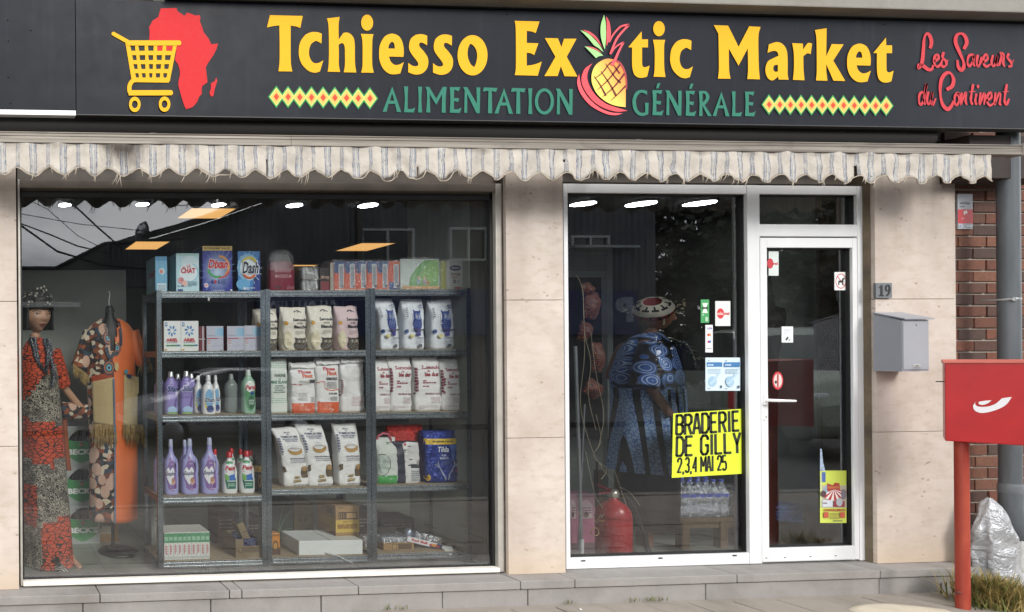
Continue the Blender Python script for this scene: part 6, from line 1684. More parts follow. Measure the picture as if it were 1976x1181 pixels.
nb.build('necklaces', fabric('bead_string', lambda t, p: t.mix(t.ramp(t.voro(p, 95, out=0), ((.2, 0.), (.4, 1.))), '#b5b6b8', '#1d2733'), .4, .6, 90), man)
ZEB = fabric('zebra_cloth', lambda t, p: t.ramp(t.n('ShaderNodeTexWave', {'Scale': 28.0, 'Distortion': 3.0, 'Vector': p}, bands_direction='DIAGONAL').outputs[0], ((.45, '#1a1918'), (.55, '#c9c5bd'))), .5)
sh = MB()
bx_ = (X1(92), -.13, 0)
rings = []
for k in range(9):
    t_ = k / 8; y = .03 - .24 * t_; r = .055 * (1 - .45 * t_) * (1 if t_ > .05 else .8); zc_ = .055 - .03 * t_ + .035 * max(0, .3 - t_)
    rings.append([Vector((bx_[0] - .02 + .10 * t_ + r * .95 * math.cos(q), y, max(.001, zc_ + r * (1.0 - .3 * t_) * math.sin(q)))) for q in (2 * math.pi * j / 16 for j in range(16))])
sh.loft(rings)
sh.build('zebra_shoe', ZEB, man)
MB().tube([(X1(94), -.16, .085), (X1(100), -.17, .105), (X1(106), -.19, .06)], [.012, .02, .010], 8).build('shoe_bow', BLACK, man)

# -- robe on a dress stand
Y2 = .78
b2 = Vector((P(226, 1060, Y2).x, Y2, ZF))
ds = thing('dress_stand', 'half printed, half orange robe with raffia pockets on a black dress stand', 'dress stand', b2)
X2 = lambda x: P(x, 800, Y2).x - b2.x
Z2 = lambda y: P(215, y, Y2).z - b2.z
MB().lathe([(.0, 0), (.145, .0), (.148, .012), (.13, .022), (.02, .03), (.018, .035)], (X2(226), 0, 0), 36).build('base', M('#17191b', .4), ds)
MB().tube([(X2(216), .0, .03), (X2(214), 0, Z2(640))], .013, 10).build('pole', BLACK, ds)
bu = MB(); rings = []
for y, hw, dp in ((570, .0, .0), (590, .022, .02), (596, .032, .03), (612, .036, .035), (625, .075, .06), (640, .13, .075), (680, .12, .085), (740, .11, .08)):
    rings.append([Vector((X2(213) + max(.002, hw) * math.sin(q), -max(.002, dp) * math.cos(q), Z2(y))) for q in (2 * math.pi * j / 24 for j in range(24))])
bu.loft(rings[1:]); bu.build('bust', M('#131313', .55), ds)
MB().tube([(X2(212), 0, Z2(592)), (X2(212), 0, Z2(578)), (X2(214), 0, Z2(568)), (X2(211), 0, Z2(562))], .005, 8).build('hook', M('#c9c9c4', .3, .7), ds)
MB().tube([(X2(213) + .032 * math.cos(q), -.034 + .002, Z2(600) + .020 * math.sin(q)) for q in [math.pi * 2 * k / 20 for k in range(21)]], .0025, 5, caps=False).build('ring', M('#3a3a3c', .4, .4), ds)
rows = [(Z2(616), X2(214), .075, .05), (Z2(624), X2(214), .13, .07), (Z2(640), X2(213), .185, .085), (Z2(690), X2(213), .185, .10), (Z2(760), X2(216), .178, .105), (Z2(860), X2(218), .175, .105), (Z2(1002), X2(217), .172, .11)]
gz = lambda u, z, c: (0 if c.x < X2(213) + .004 else 1)
gm = garment(rows, .1, 4, .4, gz)
keep = []
for fi, f in enumerate(gm.f):
    c = sum((Vector(gm.v[k]) for k in f), Vector()) / 4
    yy = 616 + (Z2(616) - c.z) / (Z2(616) - Z2(1002)) * 386
    vneck = c.y < 0 and abs(c.x - X2(213)) < .055 * max(0, 1 - (yy - 616) / 72)
    if not vneck: keep.append(fi)
gm.f = [gm.f[i] for i in keep]; gm.m = [gm.m[i] for i in keep]; gm.sm = [gm.sm[i] for i in keep]
go = gm.build('robe', [PRT, ORG], ds); so = go.modifiers.new('thickness', 'SOLIDIFY'); so.thickness = .003
def sleeve(pts, r0, r1, mat, nm):
    rings = []
    for k, p in enumerate(pts):
        t_ = k / (len(pts) - 1); r = r0 + (r1 - r0) * t_
        rings.append([Vector(p) + Vector((r * math.sin(q), -r * .8 * math.cos(q), (r * .35 * math.sin(q) * (1 if p[0] > X2(213) else -1)))) for q in (2 * math.pi * j / 18 for j in range(18))])
    MB().loft(rings, 0, True, False).build(nm, mat, ds)
sleeve([(X2(177), 0, Z2(640)), (X2(168), 0, Z2(665)), (X2(160), -.01, Z2(690)), (X2(153), -.02, Z2(708))], .055, .062, PRT, 'left_sleeve')
sleeve([(X2(255), 0, Z2(640)), (X2(262), 0, Z2(665)), (X2(270), -.01, Z2(685)), (X2(277), -.02, Z2(703))], .055, .05, ORG, 'right_sleeve')
def tassels(nm, xa, xb, ya, L, y3, n, seed, slope=0, parent=ds):
    m = MB(); r = random.Random(seed)
    for k in range(n):
        x = xa + (xb - xa) * (k + r.random() * .8) / n; z = Z2(ya + slope * (k / n)); l = L * r.uniform(.6, 1.15); dx = r.uniform(-.022, .022); dy = r.uniform(-.012, .012)
        m.tube([(X2(x), y3 + dy * .3, z + .004), (X2(x) + dx * .5, y3 + dy - .006, z - l * .5), (X2(x) + dx, y3 + dy - .002, z - l)], [.0028, .0032, .0014], 4)
    stuff(m.build(nm, RAFM, parent))
tassels('raffia_fringe', 139, 168, 702, .085, -.06, 46, 1, 22); tassels('raffia_fringe', 266, 289, 706, .07, -.05, 36, 2, -4)
def patch(nm, pts, mat, y3, rise=0):
    m = MB(); n = 8
    a, b, c, d = pts
    bv = BVHTree.FromPolygons([Vector(v) for v in gm.v], gm.f)
    def fn(u, v):
        x = (a[0] * (1 - u) + b[0] * u) * (1 - v) + (d[0] * (1 - u) + c[0] * u) * v
        y = (a[1] * (1 - u) + b[1] * u) * (1 - v) + (d[1] * (1 - u) + c[1] * u) * v
        h_ = bv.ray_cast(Vector((X2(x), -2, Z2(y))), Vector((0, 1, 0)))
        yy = h_[0].y if h_[0] is not None else -.09
        return Vector((X2(x), min(yy - .006, y3 + .0), Z2(y)))
    m.grid(n, n * 2, fn)
    o = m.build(nm, mat, ds); so = o.modifiers.new('thickness', 'SOLIDIFY'); so.thickness = .004
patch('raffia_pocket', ((175, 735), (213, 727), (216, 820), (177, 815)), RAF, -.06); patch('raffia_pocket', ((234, 722), (262, 727), (261, 822), (231, 818)), RAF, -.06)
patch('pocket_band', ((172, 726), (212, 716), (212, 727), (174, 736)), M('#9a3c20', .6), -.064)
tassels('raffia_fringe', 174, 217, 815, .16, -.115, 70, 3, 4); tassels('raffia_fringe', 231, 270, 818, .15, -.115, 60, 4, 0)
# round bird medallions and necklace
bv2 = BVHTree.FromPolygons([Vector(v) for v in gm.v], gm.f)
def ongm(u, v, l):
    x, z = X2(u), Z2(v); h_ = bv2.ray_cast(Vector((x, -2, z)), Vector((0, 1, 0)))
    return Vector((x, (h_[0].y if h_[0] is not None else -.07) - .009 - .0005 * l, z))
a = Art()
for cx_, cy_, r_ in ((206, 652, 13), (205, 709, 13), (221, 672, 9)):
    for f, c in ((1, '#1f2d44'), (.82, '#b06a3a'), (.62, '#2b3c54'), (.44, '#6fa9b8'), (.2, '#203040')): a.ell(cx_, cy_, r_ * f * .85, r_ * f * 1.1, c)
a.shape([[(210, 655), (222, 662), (214, 668), (206, 664)]], '#c9b46a'); a.stroke([(200, 670), (206, 690), (216, 680)], 6, '#25364a'); a.stroke([(226, 620), (229, 650), (228, 668)], 5, '#2a3444'); a.stroke([(200, 620), (203, 640), (207, 645)], 4, '#4a5560'); a.ell(217, 682, 7, 4, '#1c2026'); a.ell(219, 707, 4, 8, '#c9b07a'); a.stroke([(213, 730), (214, 800), (213, 1000)], 3, '#55708a'); a.ell(238, 717, 4, 4.5, '#4a8a9a'); a.poly([(238, 722), (250, 722), (248, 731), (240, 728)], '#24305a')
a.build('bead_medallions', ds, ongm, INKG, 6)

# -- stacked beer crates
CRG = M('#a3a9a5', .5, var=.08); CGR = M('#2f7a44', .4, var=.08)
BOT = M('#0d120c', .12, spec=.6); 
zc_ = ZF
Yc = 1.02
for i, (yb, yt, xa, xb) in enumerate(((1054, 983, 128, 193), (970, 905, 126, 190), (890, 826, 126, 188))):
    a_, b_ = P(xa, yb, Yc), P(xb, yb, Yc)
    w = b_.x - a_.x; h = .31
    t = thing('beer_crate', ['bottom green and grey BECK\'S beer crate of the stack of three', 'middle green and grey BECK\'S beer crate of the stack of three', 'top green and grey BECK\'S beer crate of the stack of three'][i], 'beer crate', ((a_.x + b_.x) / 2, Yc, zc_), 'stacked beer crates')
    m = MB(); D2 = .28
    n = 14
    arch = [(-w * .38 + w * .76 * k / n, h * (.70 + .22 * math.sin(math.pi * k / n))) for k in range(n + 1)]
    low = [(-w * .38 + w * .76 * k / n, h * (.70 - .06 * math.sin(math.pi * k / n))) for k in range(n + 1)]
    m.prism([(-w / 2, 0), (w / 2, 0), (w / 2, h), (-w / 2, h), (-w / 2, h * .7)] + low + [(w / 2 - .0001, h * .7 - .0001)][:0] + list(reversed(arch))[:0], 0, .008) if False else None
    m.box(-w / 2, w / 2, 0, .008, 0, h * .62); m.box(-w / 2, -w * .40, 0, .008, h * .62, h); m.box(w * .40, w / 2, 0, .008, h * .62, h)
    up = [(x, z) for x, z in arch]
    m.prism([(-w * .40, h)] + [(-w * .40, h * .70)] + [(x, z) for x, z in arch] + [(w * .40, h * .70), (w * .40, h)], 0, .008)
    m.box(-w / 2, -w / 2 + .008, .008, D2, 0, h); m.box(w / 2 - .008, w / 2, .008, D2, 0, h); m.box(-w / 2 + .008, w / 2 - .008, D2 - .008, D2, 0, h); m.box(-w / 2 + .008, w / 2 - .008, .008, D2 - .008, 0, .006)
    m.build('crate_shell', CRG, t)
    a = Art(); k_ = [(.08, .66), (.3, .62, 1), (.5, .60, 1), (.7, .62, 1), (.92, .66), (.94, .4, 1), (.85, .2, 1), (.5, .06, 1), (.15, .2, 1), (.06, .4, 1)]
    a.shape([k_], '#2f8a4a'); a.ring(.5, .40, .42, .30, .015, '#6a9a74', a0=3.5, a1=5.9, ty=.012); a.text("BECK'S", .08, .27, .94, .42, '#f0f4f0', .05); a.shape([[(.46, .5), (.46, .58), (.54, .58), (.54, .5), (.5, .46)]], '#a8503f'); a.lines(.4, .52, .6, .54, 1, '#c9b0a0', 1)
    a.build('front_print', t, onface(w, h, 0), INKG)
    for k in range(3):
        bt = thing('beer_bottle', ['left', 'middle', 'right'][k] + ' dark beer bottle neck showing in the ' + ['bottom', 'middle', 'top'][i] + ' crate', 'beer bottle', (t.location.x + (k - 1) * w * .25, Yc + .06, zc_ + .0065), 'beer bottles in the crates')
        MB().lathe([(.028, 0), (.030, .005), (.030, .15), (.013, .21), (.012, .25), (.014, .252), (.014, .27), (.0, .271)], (0, 0, 0), 14).build('bottle', BOT, bt); MB().lathe([(.0145, .262), (.0145, .275), (.0, .276)], (0, 0, 0), 12).build('cap', M('#b9bdb9', .3, .7), bt)
    zc_ += h + .001
t, w, h = freebox('cardboard_box', 'brown and cream carton lettered piler behind the dress stand', 'cardboard box', 190, 229, 994, 1033, 1.05, .2, ZF, M('#8a6a42', .8))
Art().rect(.05, .2, .80, .92, '#c9bfa8').text('piler', .08, .5, .74, .88, '#22201c', .05).rect(.05, .2, .80, .3, '#a07c46').build('front_print', t, onface(w, h, 0), INK)

# ------------------------------------------------------------------ behind the entrance window
Y3 = .62
b3 = Vector((P(1262, 1040, Y3).x, Y3, ZF))
m3 = thing('mannequin', 'mannequin in side view wearing a blue swirl print dress and beaded red cap', 'mannequin', b3)
X3 = lambda x: P(x, 750, Y3).x - b3.x
Z3 = lambda y: P(1260, y, Y3).z - b3.z
jts = [((X3(1258), .02, Z3(830)), (.11, .10)), ((X3(1252), .02, Z3(740)), (.10, .09)), ((X3(1248), .02, Z3(672)), (.10, .09)), ((X3(1256), .0, Z3(648)), .040), ((X3(1262), 0, Z3(632)), .042),
       ((X3(1222), -.10, Z3(665)), .04), ((X3(1205), -.16, Z3(735)), .035), ((X3(1235), -.22, Z3(800)), .028), ((X3(1240), .15, Z3(668)), .04), ((X3(1225), .2, Z3(735)), .035),
       ((X3(1240), -.03, Z3(930)), .07), ((X3(1236), -.04, Z3(1000)), .05), ((X3(1236), -.04, Z3(1058)), .03), ((X3(1262), -.05, Z3(1068)), .022), ((X3(1268), .08, Z3(930)), .07), ((X3(1262), .1, Z3(1000)), .05), ((X3(1262), .1, Z3(1055)), .03), ((X3(1290), .1, Z3(1064)), .022)]
eds = [(0, 1), (1, 2), (2, 3), (3, 4), (2, 5), (5, 6), (6, 7), (2, 8), (8, 9), (0, 10), (10, 11), (11, 12), (12, 13), (0, 14), (14, 15), (15, 16), (16, 17)]
bd_ = skin_body(jts, eds)
hd, hh3 = head_geo((Z3(578) - Z3(636)) * 1.08)
MH3 = Matrix.Translation((X3(1264), 0, Z3(636))) @ Matrix.Rotation(1.20, 4, 'Z') @ Matrix.Rotation(.10, 4, 'X')
place(hd, MH3); bd_.add(hd.v, hd.f, 0, True); bd_.build('body', SKIN2, m3)
bvh3 = BVHTree.FromPolygons([Vector(v) for v in hd.v], hd.f)
face_art(hh3, '#6a3038').build('face', m3, on_head(MH3, hh3, bvh3), INK, .03)
SWIRL = NT('swirl_print'); _p = SWIRL.obj(); _q = SWIRL.scale(_p, (9.5, 2.5, 9.5))
v_ = SWIRL.n('ShaderNodeTexVoronoi', {'Scale': 1.0, 'Randomness': .35}); SWIRL.set(v_.inputs['Vector'], _q)
d_ = v_.outputs['Distance']
rg = SWIRL.math('SINE', SWIRL.math('MULTIPLY', d_, 62.0))
blue = SWIRL.mix(SWIRL.ramp(rg, ((.35, 0.), (.6, 1.))), '#3f66b4', '#bcd4f2')
blue = SWIRL.mix(SWIRL.ramp(SWIRL.noise(_p, 12, 4), ((.4, 0.), (.7, .5))), blue, '#3a5a92')
upper = SWIRL.mix(SWIRL.ramp(d_, ((.60, 0.), (.63, 1.))), blue, '#0e1018')
sx_ = SWIRL.math('ADD', SWIRL.math('MULTIPLY', SWIRL.sep(_p)[0], 15.5), SWIRL.math('MULTIPLY', SWIRL.sep(_p)[2], .9))
stripe = SWIRL.ramp(SWIRL.math('PINGPONG', sx_, .5), ((.31, 0.), (.34, 1.)))
lowc = SWIRL.mix(SWIRL.ramp(SWIRL.voro(_p, 34, 'DISTANCE_TO_EDGE'), ((.02, 0.), (.10, 1.))), '#4060ae', '#9ab8e2')
lower = SWIRL.mix(stripe, lowc, '#0b0c12')
zsw = SWIRL.math('ADD', SWIRL.sep(_p)[2], SWIRL.math('MULTIPLY', SWIRL.math('SUBTRACT', SWIRL.noise(_p, 7, 1), .5), .10))
SWIRL.base(SWIRL.mix(SWIRL.math('GREATER_THAN', zsw, Z3(748)), lower, upper), .7); SWIRL = SWIRL.m
rows = [(Z3(642), X3(1258), .045, .05), (Z3(650), X3(1250), .10, .10), (Z3(672), X3(1248), .155, .15), (Z3(720), X3(1246), .20, .20), (Z3(770), X3(1250), .205, .2), (Z3(850), X3(1250), .215, .2), (Z3(908), X3(1252), .23, .21)]
garment(rows, .2, 6, 2.2).build('dress', SWIRL, m3)
garment([(Z3(880), X3(1252), .17, .16), (Z3(1020), X3(1252), .16, .15)], .15, 5, 3.1).build('added_leg_cover', M('#1d1815', .85, bump=.3), m3)  # dark tube added to hide the legs, for the darkness below the hem
MB().tube([(X3(1228), -.10, Z3(668)), (X3(1208), -.16, Z3(705)), (X3(1198), -.18, Z3(745))], [.07, .09, .10], 16).build('dress_sleeve', SWIRL, m3)
# round cap: red disc, white ring, black teeth on cream, dark brim
cc_ = Vector((X3(1251), -.035, Z3(590))); ax_ = Vector((-.58, -.42, .70)).normalized(); u1 = ax_.cross(Vector((0, 0, 1))).normalized(); u2 = u1.cross(ax_)
cap = MB(); R0 = .118
prof_ = ((.02, .052), (.44, .050), (.45, .054), (.53, .050), (.54, .046), (.64, .038), (.74, .026), (.84, .010), (.92, -.012), (.99, -.04), (1.0, -.065), (.90, -.10), (.74, -.125))
cap.loft([[cc_ + (u1 * math.cos(q) + u2 * math.sin(q)) * (R0 * r * (.86 + .14 * abs(math.cos(q)))) + ax_ * h * .75 for q in (2 * math.pi * j / 40 for j in range(40))] for r, h in prof_])
for fi in range(len(cap.f)):
    k = fi // 40; j = fi % 40
    if fi >= 480: cap.m[fi] = 2 if len(cap.f[fi]) > 4 else 0
    else: cap.m[fi] = 2 if k < 1 else (0 if k < 4 else ((1 if (j % 4 == 0) or (j % 4 in (1, 3) and k >= 6) else 0) if k < 7 else (0 if k < 9 else (2 if j % 3 else 1))))
cap.build('cap', [M('#d9d3c4', .7, bump=.3), M('#15120f', .7), M('#8a2a30', .6, bump=.4)], m3)
MC = MH3
bdm = MB(); r_ = random.Random(6)
for k in range(60):
    q = r_.uniform(-1.2, 2.6); z = .55 + r_.uniform(-.05, .3) - .1 * math.sin(q); p_ = MC @ Vector((.62 * math.sin(q) * hh3, (-.68 * math.cos(q) + .12) * hh3, z * hh3))
    bdm.lathe([(.0, -.006), (.006, -.003), (.006, .003), (0, .006)], p_, 6)
stuff(bdm.build('cap_beads', M('#b3a88c', .4, var=.6, vs=90), m3))
eb = MB().tube([MH3 @ Vector((-.36 * hh3, 0, .36 * hh3)), MH3 @ Vector((-.38 * hh3, 0, .2 * hh3)), MH3 @ Vector((-.37 * hh3, 0, .12 * hh3))], .006, 6); eb.build('earring', M('#c9bfa6', .4), m3)
nk = MB()
for k, (a_, b_) in enumerate((((1258, 648), (1300, 690)), ((1262, 652), (1306, 700)), ((1268, 655), (1310, 712)))):
    nk.tube([(X3(a_[0]), -.06, Z3(a_[1])), (X3((a_[0] + b_[0]) / 2 + 4), -.14, Z3((a_[1] + b_[1]) / 2 - 6)), (X3(b_[0]), -.12, Z3(b_[1]))], .010, 7)
for x, y in ((1290, 668), (1298, 676), (1305, 692), (1312, 690), (1302, 706), (1294, 682)): nk.tube([(X3(x) - .012, -.14, Z3(y)), (X3(x) + .022, -.15, Z3(y) - .012)], [.006, .003], 6)
nk.build('necklaces', fabric('shell_beads', lambda t, p: t.mix(t.ramp(t.voro(p, 70), ((.25, 0.), (.4, 1.))), '#a9a48c', '#1f2a24'), .5, .5, 80), m3)
# wooden bench with shrink wrapped bottles
WD = NT('old_wood'); _p = WD.geo(); WD.base(WD.mix(WD.noise(WD.scale(_p, (14, 14, 1.2)), 3, 5, .6), '#4a3b2a', '#7d6648'), .75); WD = WD.m
bb = thing('wooden_bench', 'low wooden bench with one visible leg under the blue-topped water bottles', 'bench', (P(1350, 1000, .48).x, .48, ZF))
zb_ = P(1360, 1000, .48).z - ZF
bb0, bb1 = P(1312, 1000, .48).x - bb.location.x, P(1432, 1000, .48).x - bb.location.x
MB().box(bb0, bb1, 0, .30, zb_ - .03, zb_, .004).build('plank', WD, bb); MB().box(bb0 + .02, bb1, .02, .05, zb_ - .08, zb_ - .0305).build('rail', WD, bb)
for xx in (bb1 - .16, bb0 + .03): MB().box(xx, xx + .06, .01, .06, 0, zb_ - .031, .003).build('leg', WD, bb)
WCLR = mat_film(.55, .25, (.85, .92, 1.0)); WBLU = M('#4a5cc0', .4)
for r in range(2):
    for k in range(6):
        x = bb.location.x + bb0 + .06 + k * (bb1 - bb0 - .1) / 6; 
        t = thing('water_bottle', ORD[k] + ' clear water bottle from the left, ' + ('front', 'rear')[r] + ' row on the wooden bench', 'water bottle', (x,   .53 + r * .10, ZF + zb_ + .0005), 'water bottles on the wooden bench')
        if r == 0 and k == 0:
            pass
        hb3 = P(1370, 925, .53).z - ZF - zb_
        MB().lathe([(.038, 0), (.042, .006), (.042, hb3 * .3), (.038, hb3 * .33), (.042, hb3 * .36), (.042, hb3 * .66), (.018, hb3 * .88), (.014, hb3 * .9), (.014, hb3 * .95)], (0, 0, 0), 16).build('bottle', WCLR, t)
        MB().lathe([(.016, hb3 * .94), (.016, hb3), (0, hb3)], (0, 0, 0), 12).build('cap', WBLU, t); MB().lathe([(.0425, hb3 * .55), (.0425, hb3 * .64)], (0, 0, 0), 16, caps=False).build('label', WBLU, t)
wrap3 = thing('clear_wrap', 'clear shrink film around the water bottles on the bench', 'plastic film', (bb.location.x, .49, ZF + zb_)); MB().box(bb0, bb1, 0, .25, .001, hb3 * .9, .02).build('film', mat_film(.18, .2), wrap3)
t = thing('wooden_screen', 'dark brown wooden screen standing behind the bench and dress', 'screen', (P(1300, 960, 1.5).x, 1.5, ZF))
MB().box(-.75, .75, 0, .03, 0, P(1300, 905, 1.5).z - ZF, .004).build('panel', WD, t)
for k in range(4): MB().box(-.75 + k * .5 - .01, -.75 + k * .5 + .01, -.004, 0, .01, .5).build('batten', M('#3b2f22', .8), t)
# fire extinguisher
cx_ = P(1184, 1070, .38)
t = thing('fire_extinguisher', 'large red fire extinguisher on the floor behind the entrance window', 'fire extinguisher', (cx_.x, .38, ZF))
REXT = M('#a8121f', .28, var=.06)
rE = (P(1218, 1000, .42).x - P(1150, 1000, .42).x) / 2 * .73
hE = P(1184, 950, .5).z - ZF
MB().lathe([(rE * .97, 0), (rE, .012), (rE, hE * .68), (rE * .93, hE * .78), (rE * .70, hE * .87), (rE * .25, hE * .95), (rE * .2, hE)], (0, 0, 0), 36).build('cylinder', REXT, t)
MB().tube([(0, 0, hE * .66 - .002 + 0.0), (0, 0, hE * .66 + .004)], rE * 1.012, 36).build('seam', M('#6e0f18', .4), t)
MB().lathe([(.03, hE * .99), (.034, hE + .02), (.026, hE + .05), (.0, hE + .052)], (.0, 0, 0), 14).build('valve', M('#b9b4a8', .3, .7), t)
MB().tube([(.03, 0, hE + .03), (-.05, 0, hE + .055), (-.12, 0, hE + .085)], [.012, .012, .009], 8).build('lever', M('#5e1016', .4), t)
MB().tube([(.03, 0, hE + .02), (-.06, 0, hE + .03), (-.115, 0, hE + .02)], [.010, .010, .008], 8).build('handle', M('#6e1218', .4), t)
MB().tube([(.03, 0, hE + .02), (.12, .02, hE + .0), (.20, .03, hE - .10), (.26, .02, hE - .30), (.29, .01, hE - .44)], [.012, .012, .012, .016, .018], 10).build('hose', M('#17181a', .5), t)
MB().lathe([(.019, 0), (.019, .05)], (.285, .012, hE - .47), 12).build('nozzle', M('#0f1012', .4), t)
# metal pole with strings, rings, masks
t = thing('metal_pole', 'slim grey metal pole leaning behind the left edge of the entrance window', 'pole', (P(1118, 1066, .40).x, .40, ZF))
xp = lambda x, y: P(x, y, .40) - base_loc(t)
MB().tube([xp(1122, 1066), xp(1118, 900), xp(1110, 668)], .011, 10).build('tube', M('#8b9094', .35, .5), t); MB().tube([xp(1116, 1060), xp(1128, 780)], .006, 8).build('rod', M('#7a7f83', .35, .5), t); MB().tube([xp(1122, 1070), xp(1122, 1040)], .014, 10).build('foot', M('#c9cccd', .5), t)
rs2 = random.Random(21)
st_ = thing('tangled_string', 'pale tangled string hanging in loops between the metal pole and the fire extinguisher', 'string', (P(1150, 800, .36).x, .36, 1.2))
xs_ = lambda x, y, d=0: P(x, y, .36 + d) - base_loc(st_)
for pts in (((1112, 530), (1124, 560), (1128, 640), (1140, 700), (1135, 760), (1150, 830)), ((1125, 560), (1128, 680), (1120, 780), (1140, 860), (1160, 900), (1172, 915), (1185, 930)), ((1150, 800), (1160, 850), (1145, 880), (1170, 905), (1160, 925)), ((1130, 870), (1140, 920), (1150, 960), (1165, 985), (1160, 1000)), ((1185, 905), (1200, 950), (1210, 985), (1205, 1030), (1190, 1060)), ((1195, 940), (1215, 950), (1235, 975)), ((1110, 985), (1140, 1000), (1155, 1008)), ((1140, 640), (1150, 720), (1165, 800), (1155, 860))):
    pv = [xs_(x, y, rs2.uniform(-.02, .03)) for x, y in pts]; c_ = curve([(i, 0) for i in range(2)], 1, False)
    sp = []
    for i in range(len(pv) - 1):
        p0, p1, p2, p3 = pv[max(0, i - 1)], pv[i], pv[i + 1], pv[min(len(pv) - 1, i + 2)]
        for k in range(5):
            f = k / 5; sp.append(.5 * ((2 * p1) + (p2 - p0) * f + (2 * p0 - 5 * p1 + 4 * p2 - p3) * f * f + (3 * p1 - p0 - 3 * p2 + p3) * f ** 3))
    sp.append(pv[-1]); MB().tube(sp, .0017, 5).build('strand', M('#a39a84', .9), st_)
for i, (x, y, r) in enumerate(((1160, 1000, .022), (1148, 1026, .028))):
    c = P(x, y, .36); k = thing('curtain_ring', ['small ring beside the fire extinguisher neck on the string', 'larger ring hanging beside the red cylinder near the floor'][i], 'ring', c, 'rings on the string')
    MB().tube([(r * math.cos(q), .004 * math.sin(q * 2), r * math.sin(q)) for q in [2 * math.pi * j / 24 for j in range(25)]], .003, 6, caps=False).build('ring', M('#a58a5c', .4, .3), k)
MSK = fabric('mask_cloth', lambda t_, p: t_.ramp(t_.n('ShaderNodeTexWave', {'Scale': 30.0, 'Distortion': 8.0, 'Detail': 2.0, 'Vector': p}, bands_direction='DIAGONAL').outputs[0], ((.3, '#1a1210'), (.5, '#8a2e1e'), (.62, '#b9602c'), (.8, '#2a1c18'))), .6, .8, 50)
for i, (x, y, w, h, tl) in enumerate(((1138, 590, .13, .20, .1), (1130, 560, .09, .10, -.3), (1125, 640, .10, .14, .3), (1142, 750, .15, .12, .6), (1150, 690, .10, .22, 0))):
    c = P(x, y, .5); k = thing('carnival_mask', ['topmost red and black patterned mask hanging by the pole', 'red ruffled ornament tucked at the top of the hanging masks', 'orange striped ornament under the top mask by the pole', 'black and red ornament with white lacing by the pole', 'long dark red patterned mask hanging behind the strings'][i], 'mask', c, 'ornaments hanging by the metal pole')
    m = MB(); m.grid(10, 12, lambda u, v: Vector(((u - .5) * w * (1 - .5 * abs(v - .45)), -.05 * math.cos((u - .5) * 2.6) * math.sin(v * 3.1) + .015 * noise.noise(Vector((u * 5, v * 5, i))), (.5 - v) * h)))
    o = m.build('mask', MSK, k); so = o.modifiers.new('thickness', 'SOLIDIFY'); so.thickness = .006; k.rotation_euler = (0, tl, 0)
for i, (xa, xb, ya, yb) in enumerate(((1098, 1113, 928, 1010), (1114, 1148, 928, 1000))):
    t, w, h = freebox('toy_box', ['pink doll box cut off by the left frame of the entrance window', 'pink box with a white label beside the fire extinguisher'][i], 'box', xa, xb, ya, 1045, .7, .12, ZF + .1, M('#c07a96', .5), 'pink boxes by the extinguisher')
    t.location.z = ZF
    Art().rect(.0, .5, 1, 1, '#b98aa0').ell(.5, .72, .32, .16, '#d8b9c6').rect(.25, .5, .85, .8, '#c9b3bd').lines(.3, .55, .8, .75, 4, '#7a3a5a', i + 1, .5).ell(.5, .58, .14, .06, '#5a2a40').build('front_print', t, onface(w, h, 0), INK)
t = thing('foot_mannequin_base', 'x', 'x', (0, 0, -50)); bpy.data.objects.remove(t)
# white framed sliding partition inside, left of the entrance
t = thing('interior_screen', 'white framed glazed screen inside, behind the left part of the entrance window', 'screen', (P(1140, 1000, 1.3).x, 1.3, ZF))
xi = lambda x: P(x, 700, 1.3).x - t.location.x
zi = lambda y: P(1140, y, 1.3).z - ZF
SF = M('#8a918f', .5)
for nm, (a_, b_, c_, d_) in (('upright', (xi(1172), xi(1184), 0, zi(478))), ('top_rail', (xi(1040), xi(1172), zi(490), zi(478))), ('middle_rail', (xi(1040), xi(1172), zi(534), zi(522)))): MB().box(a_ + .001, b_ - .001, 0, .05, c_, d_, .003).build(nm, SF, t)
MB().box(xi(1040), xi(1172), .015, .03, zi(522), zi(490)).build('panel', M('#6f7673', .6), t)
# dark leaning sign and blue bags behind the door
t = thing('pavement_sign', 'dark folded sign board leaning inside behind the glass door', 'sign board', (P(1495, 1040, .35).x, .35, ZF))
xd = lambda x: P(x, 800, .35).x - t.location.x
zd = lambda y: P(1500, y, .35).z - ZF
MB().prism([(xd(1480), 0), (xd(1498), 0), (xd(1502), zd(700)), (xd(1520), zd(610)), (xd(1516), zd(595)), (xd(1498), zd(590)), (xd(1484), zd(500)), (xd(1478), zd(500))], 0, .03).build('board', M('#141614', .5), t)
t = thing('blue_bag_pile', 'pile of folded blue plastic bags on a dark stool behind the glass door', 'bags', (P(1500, 1010, .42).x, .42, ZF))
zt_ = P(1510, 1003, .42).z - ZF
for k in range(5):
    r_ = random.Random(k); rings = []
    for j in range(5):
        v = j / 4; s_ = .115 + .02 * math.sin(v * 3.1)
        rings.append([Vector(((s_ + .02 * noise.noise(Vector((q, k, v)))) * math.cos(q) * 1.1, (s_ * .8) * math.sin(q), zt_ + k * .026 + v * .03 + .012 * math.sin(q * 2 + k))) for q in (2 * math.pi * i / 20 for i in range(20))])
    MB().loft(rings).build('folded_bag', M('#4a8ae0', .4, var=.3, vs=20, bump=.6, bs=30), t)
MB().box(-.11, .11, -.09, .09, 0, zt_ - .002, .01).build('stool', M('#2a2c2a', .7), t)
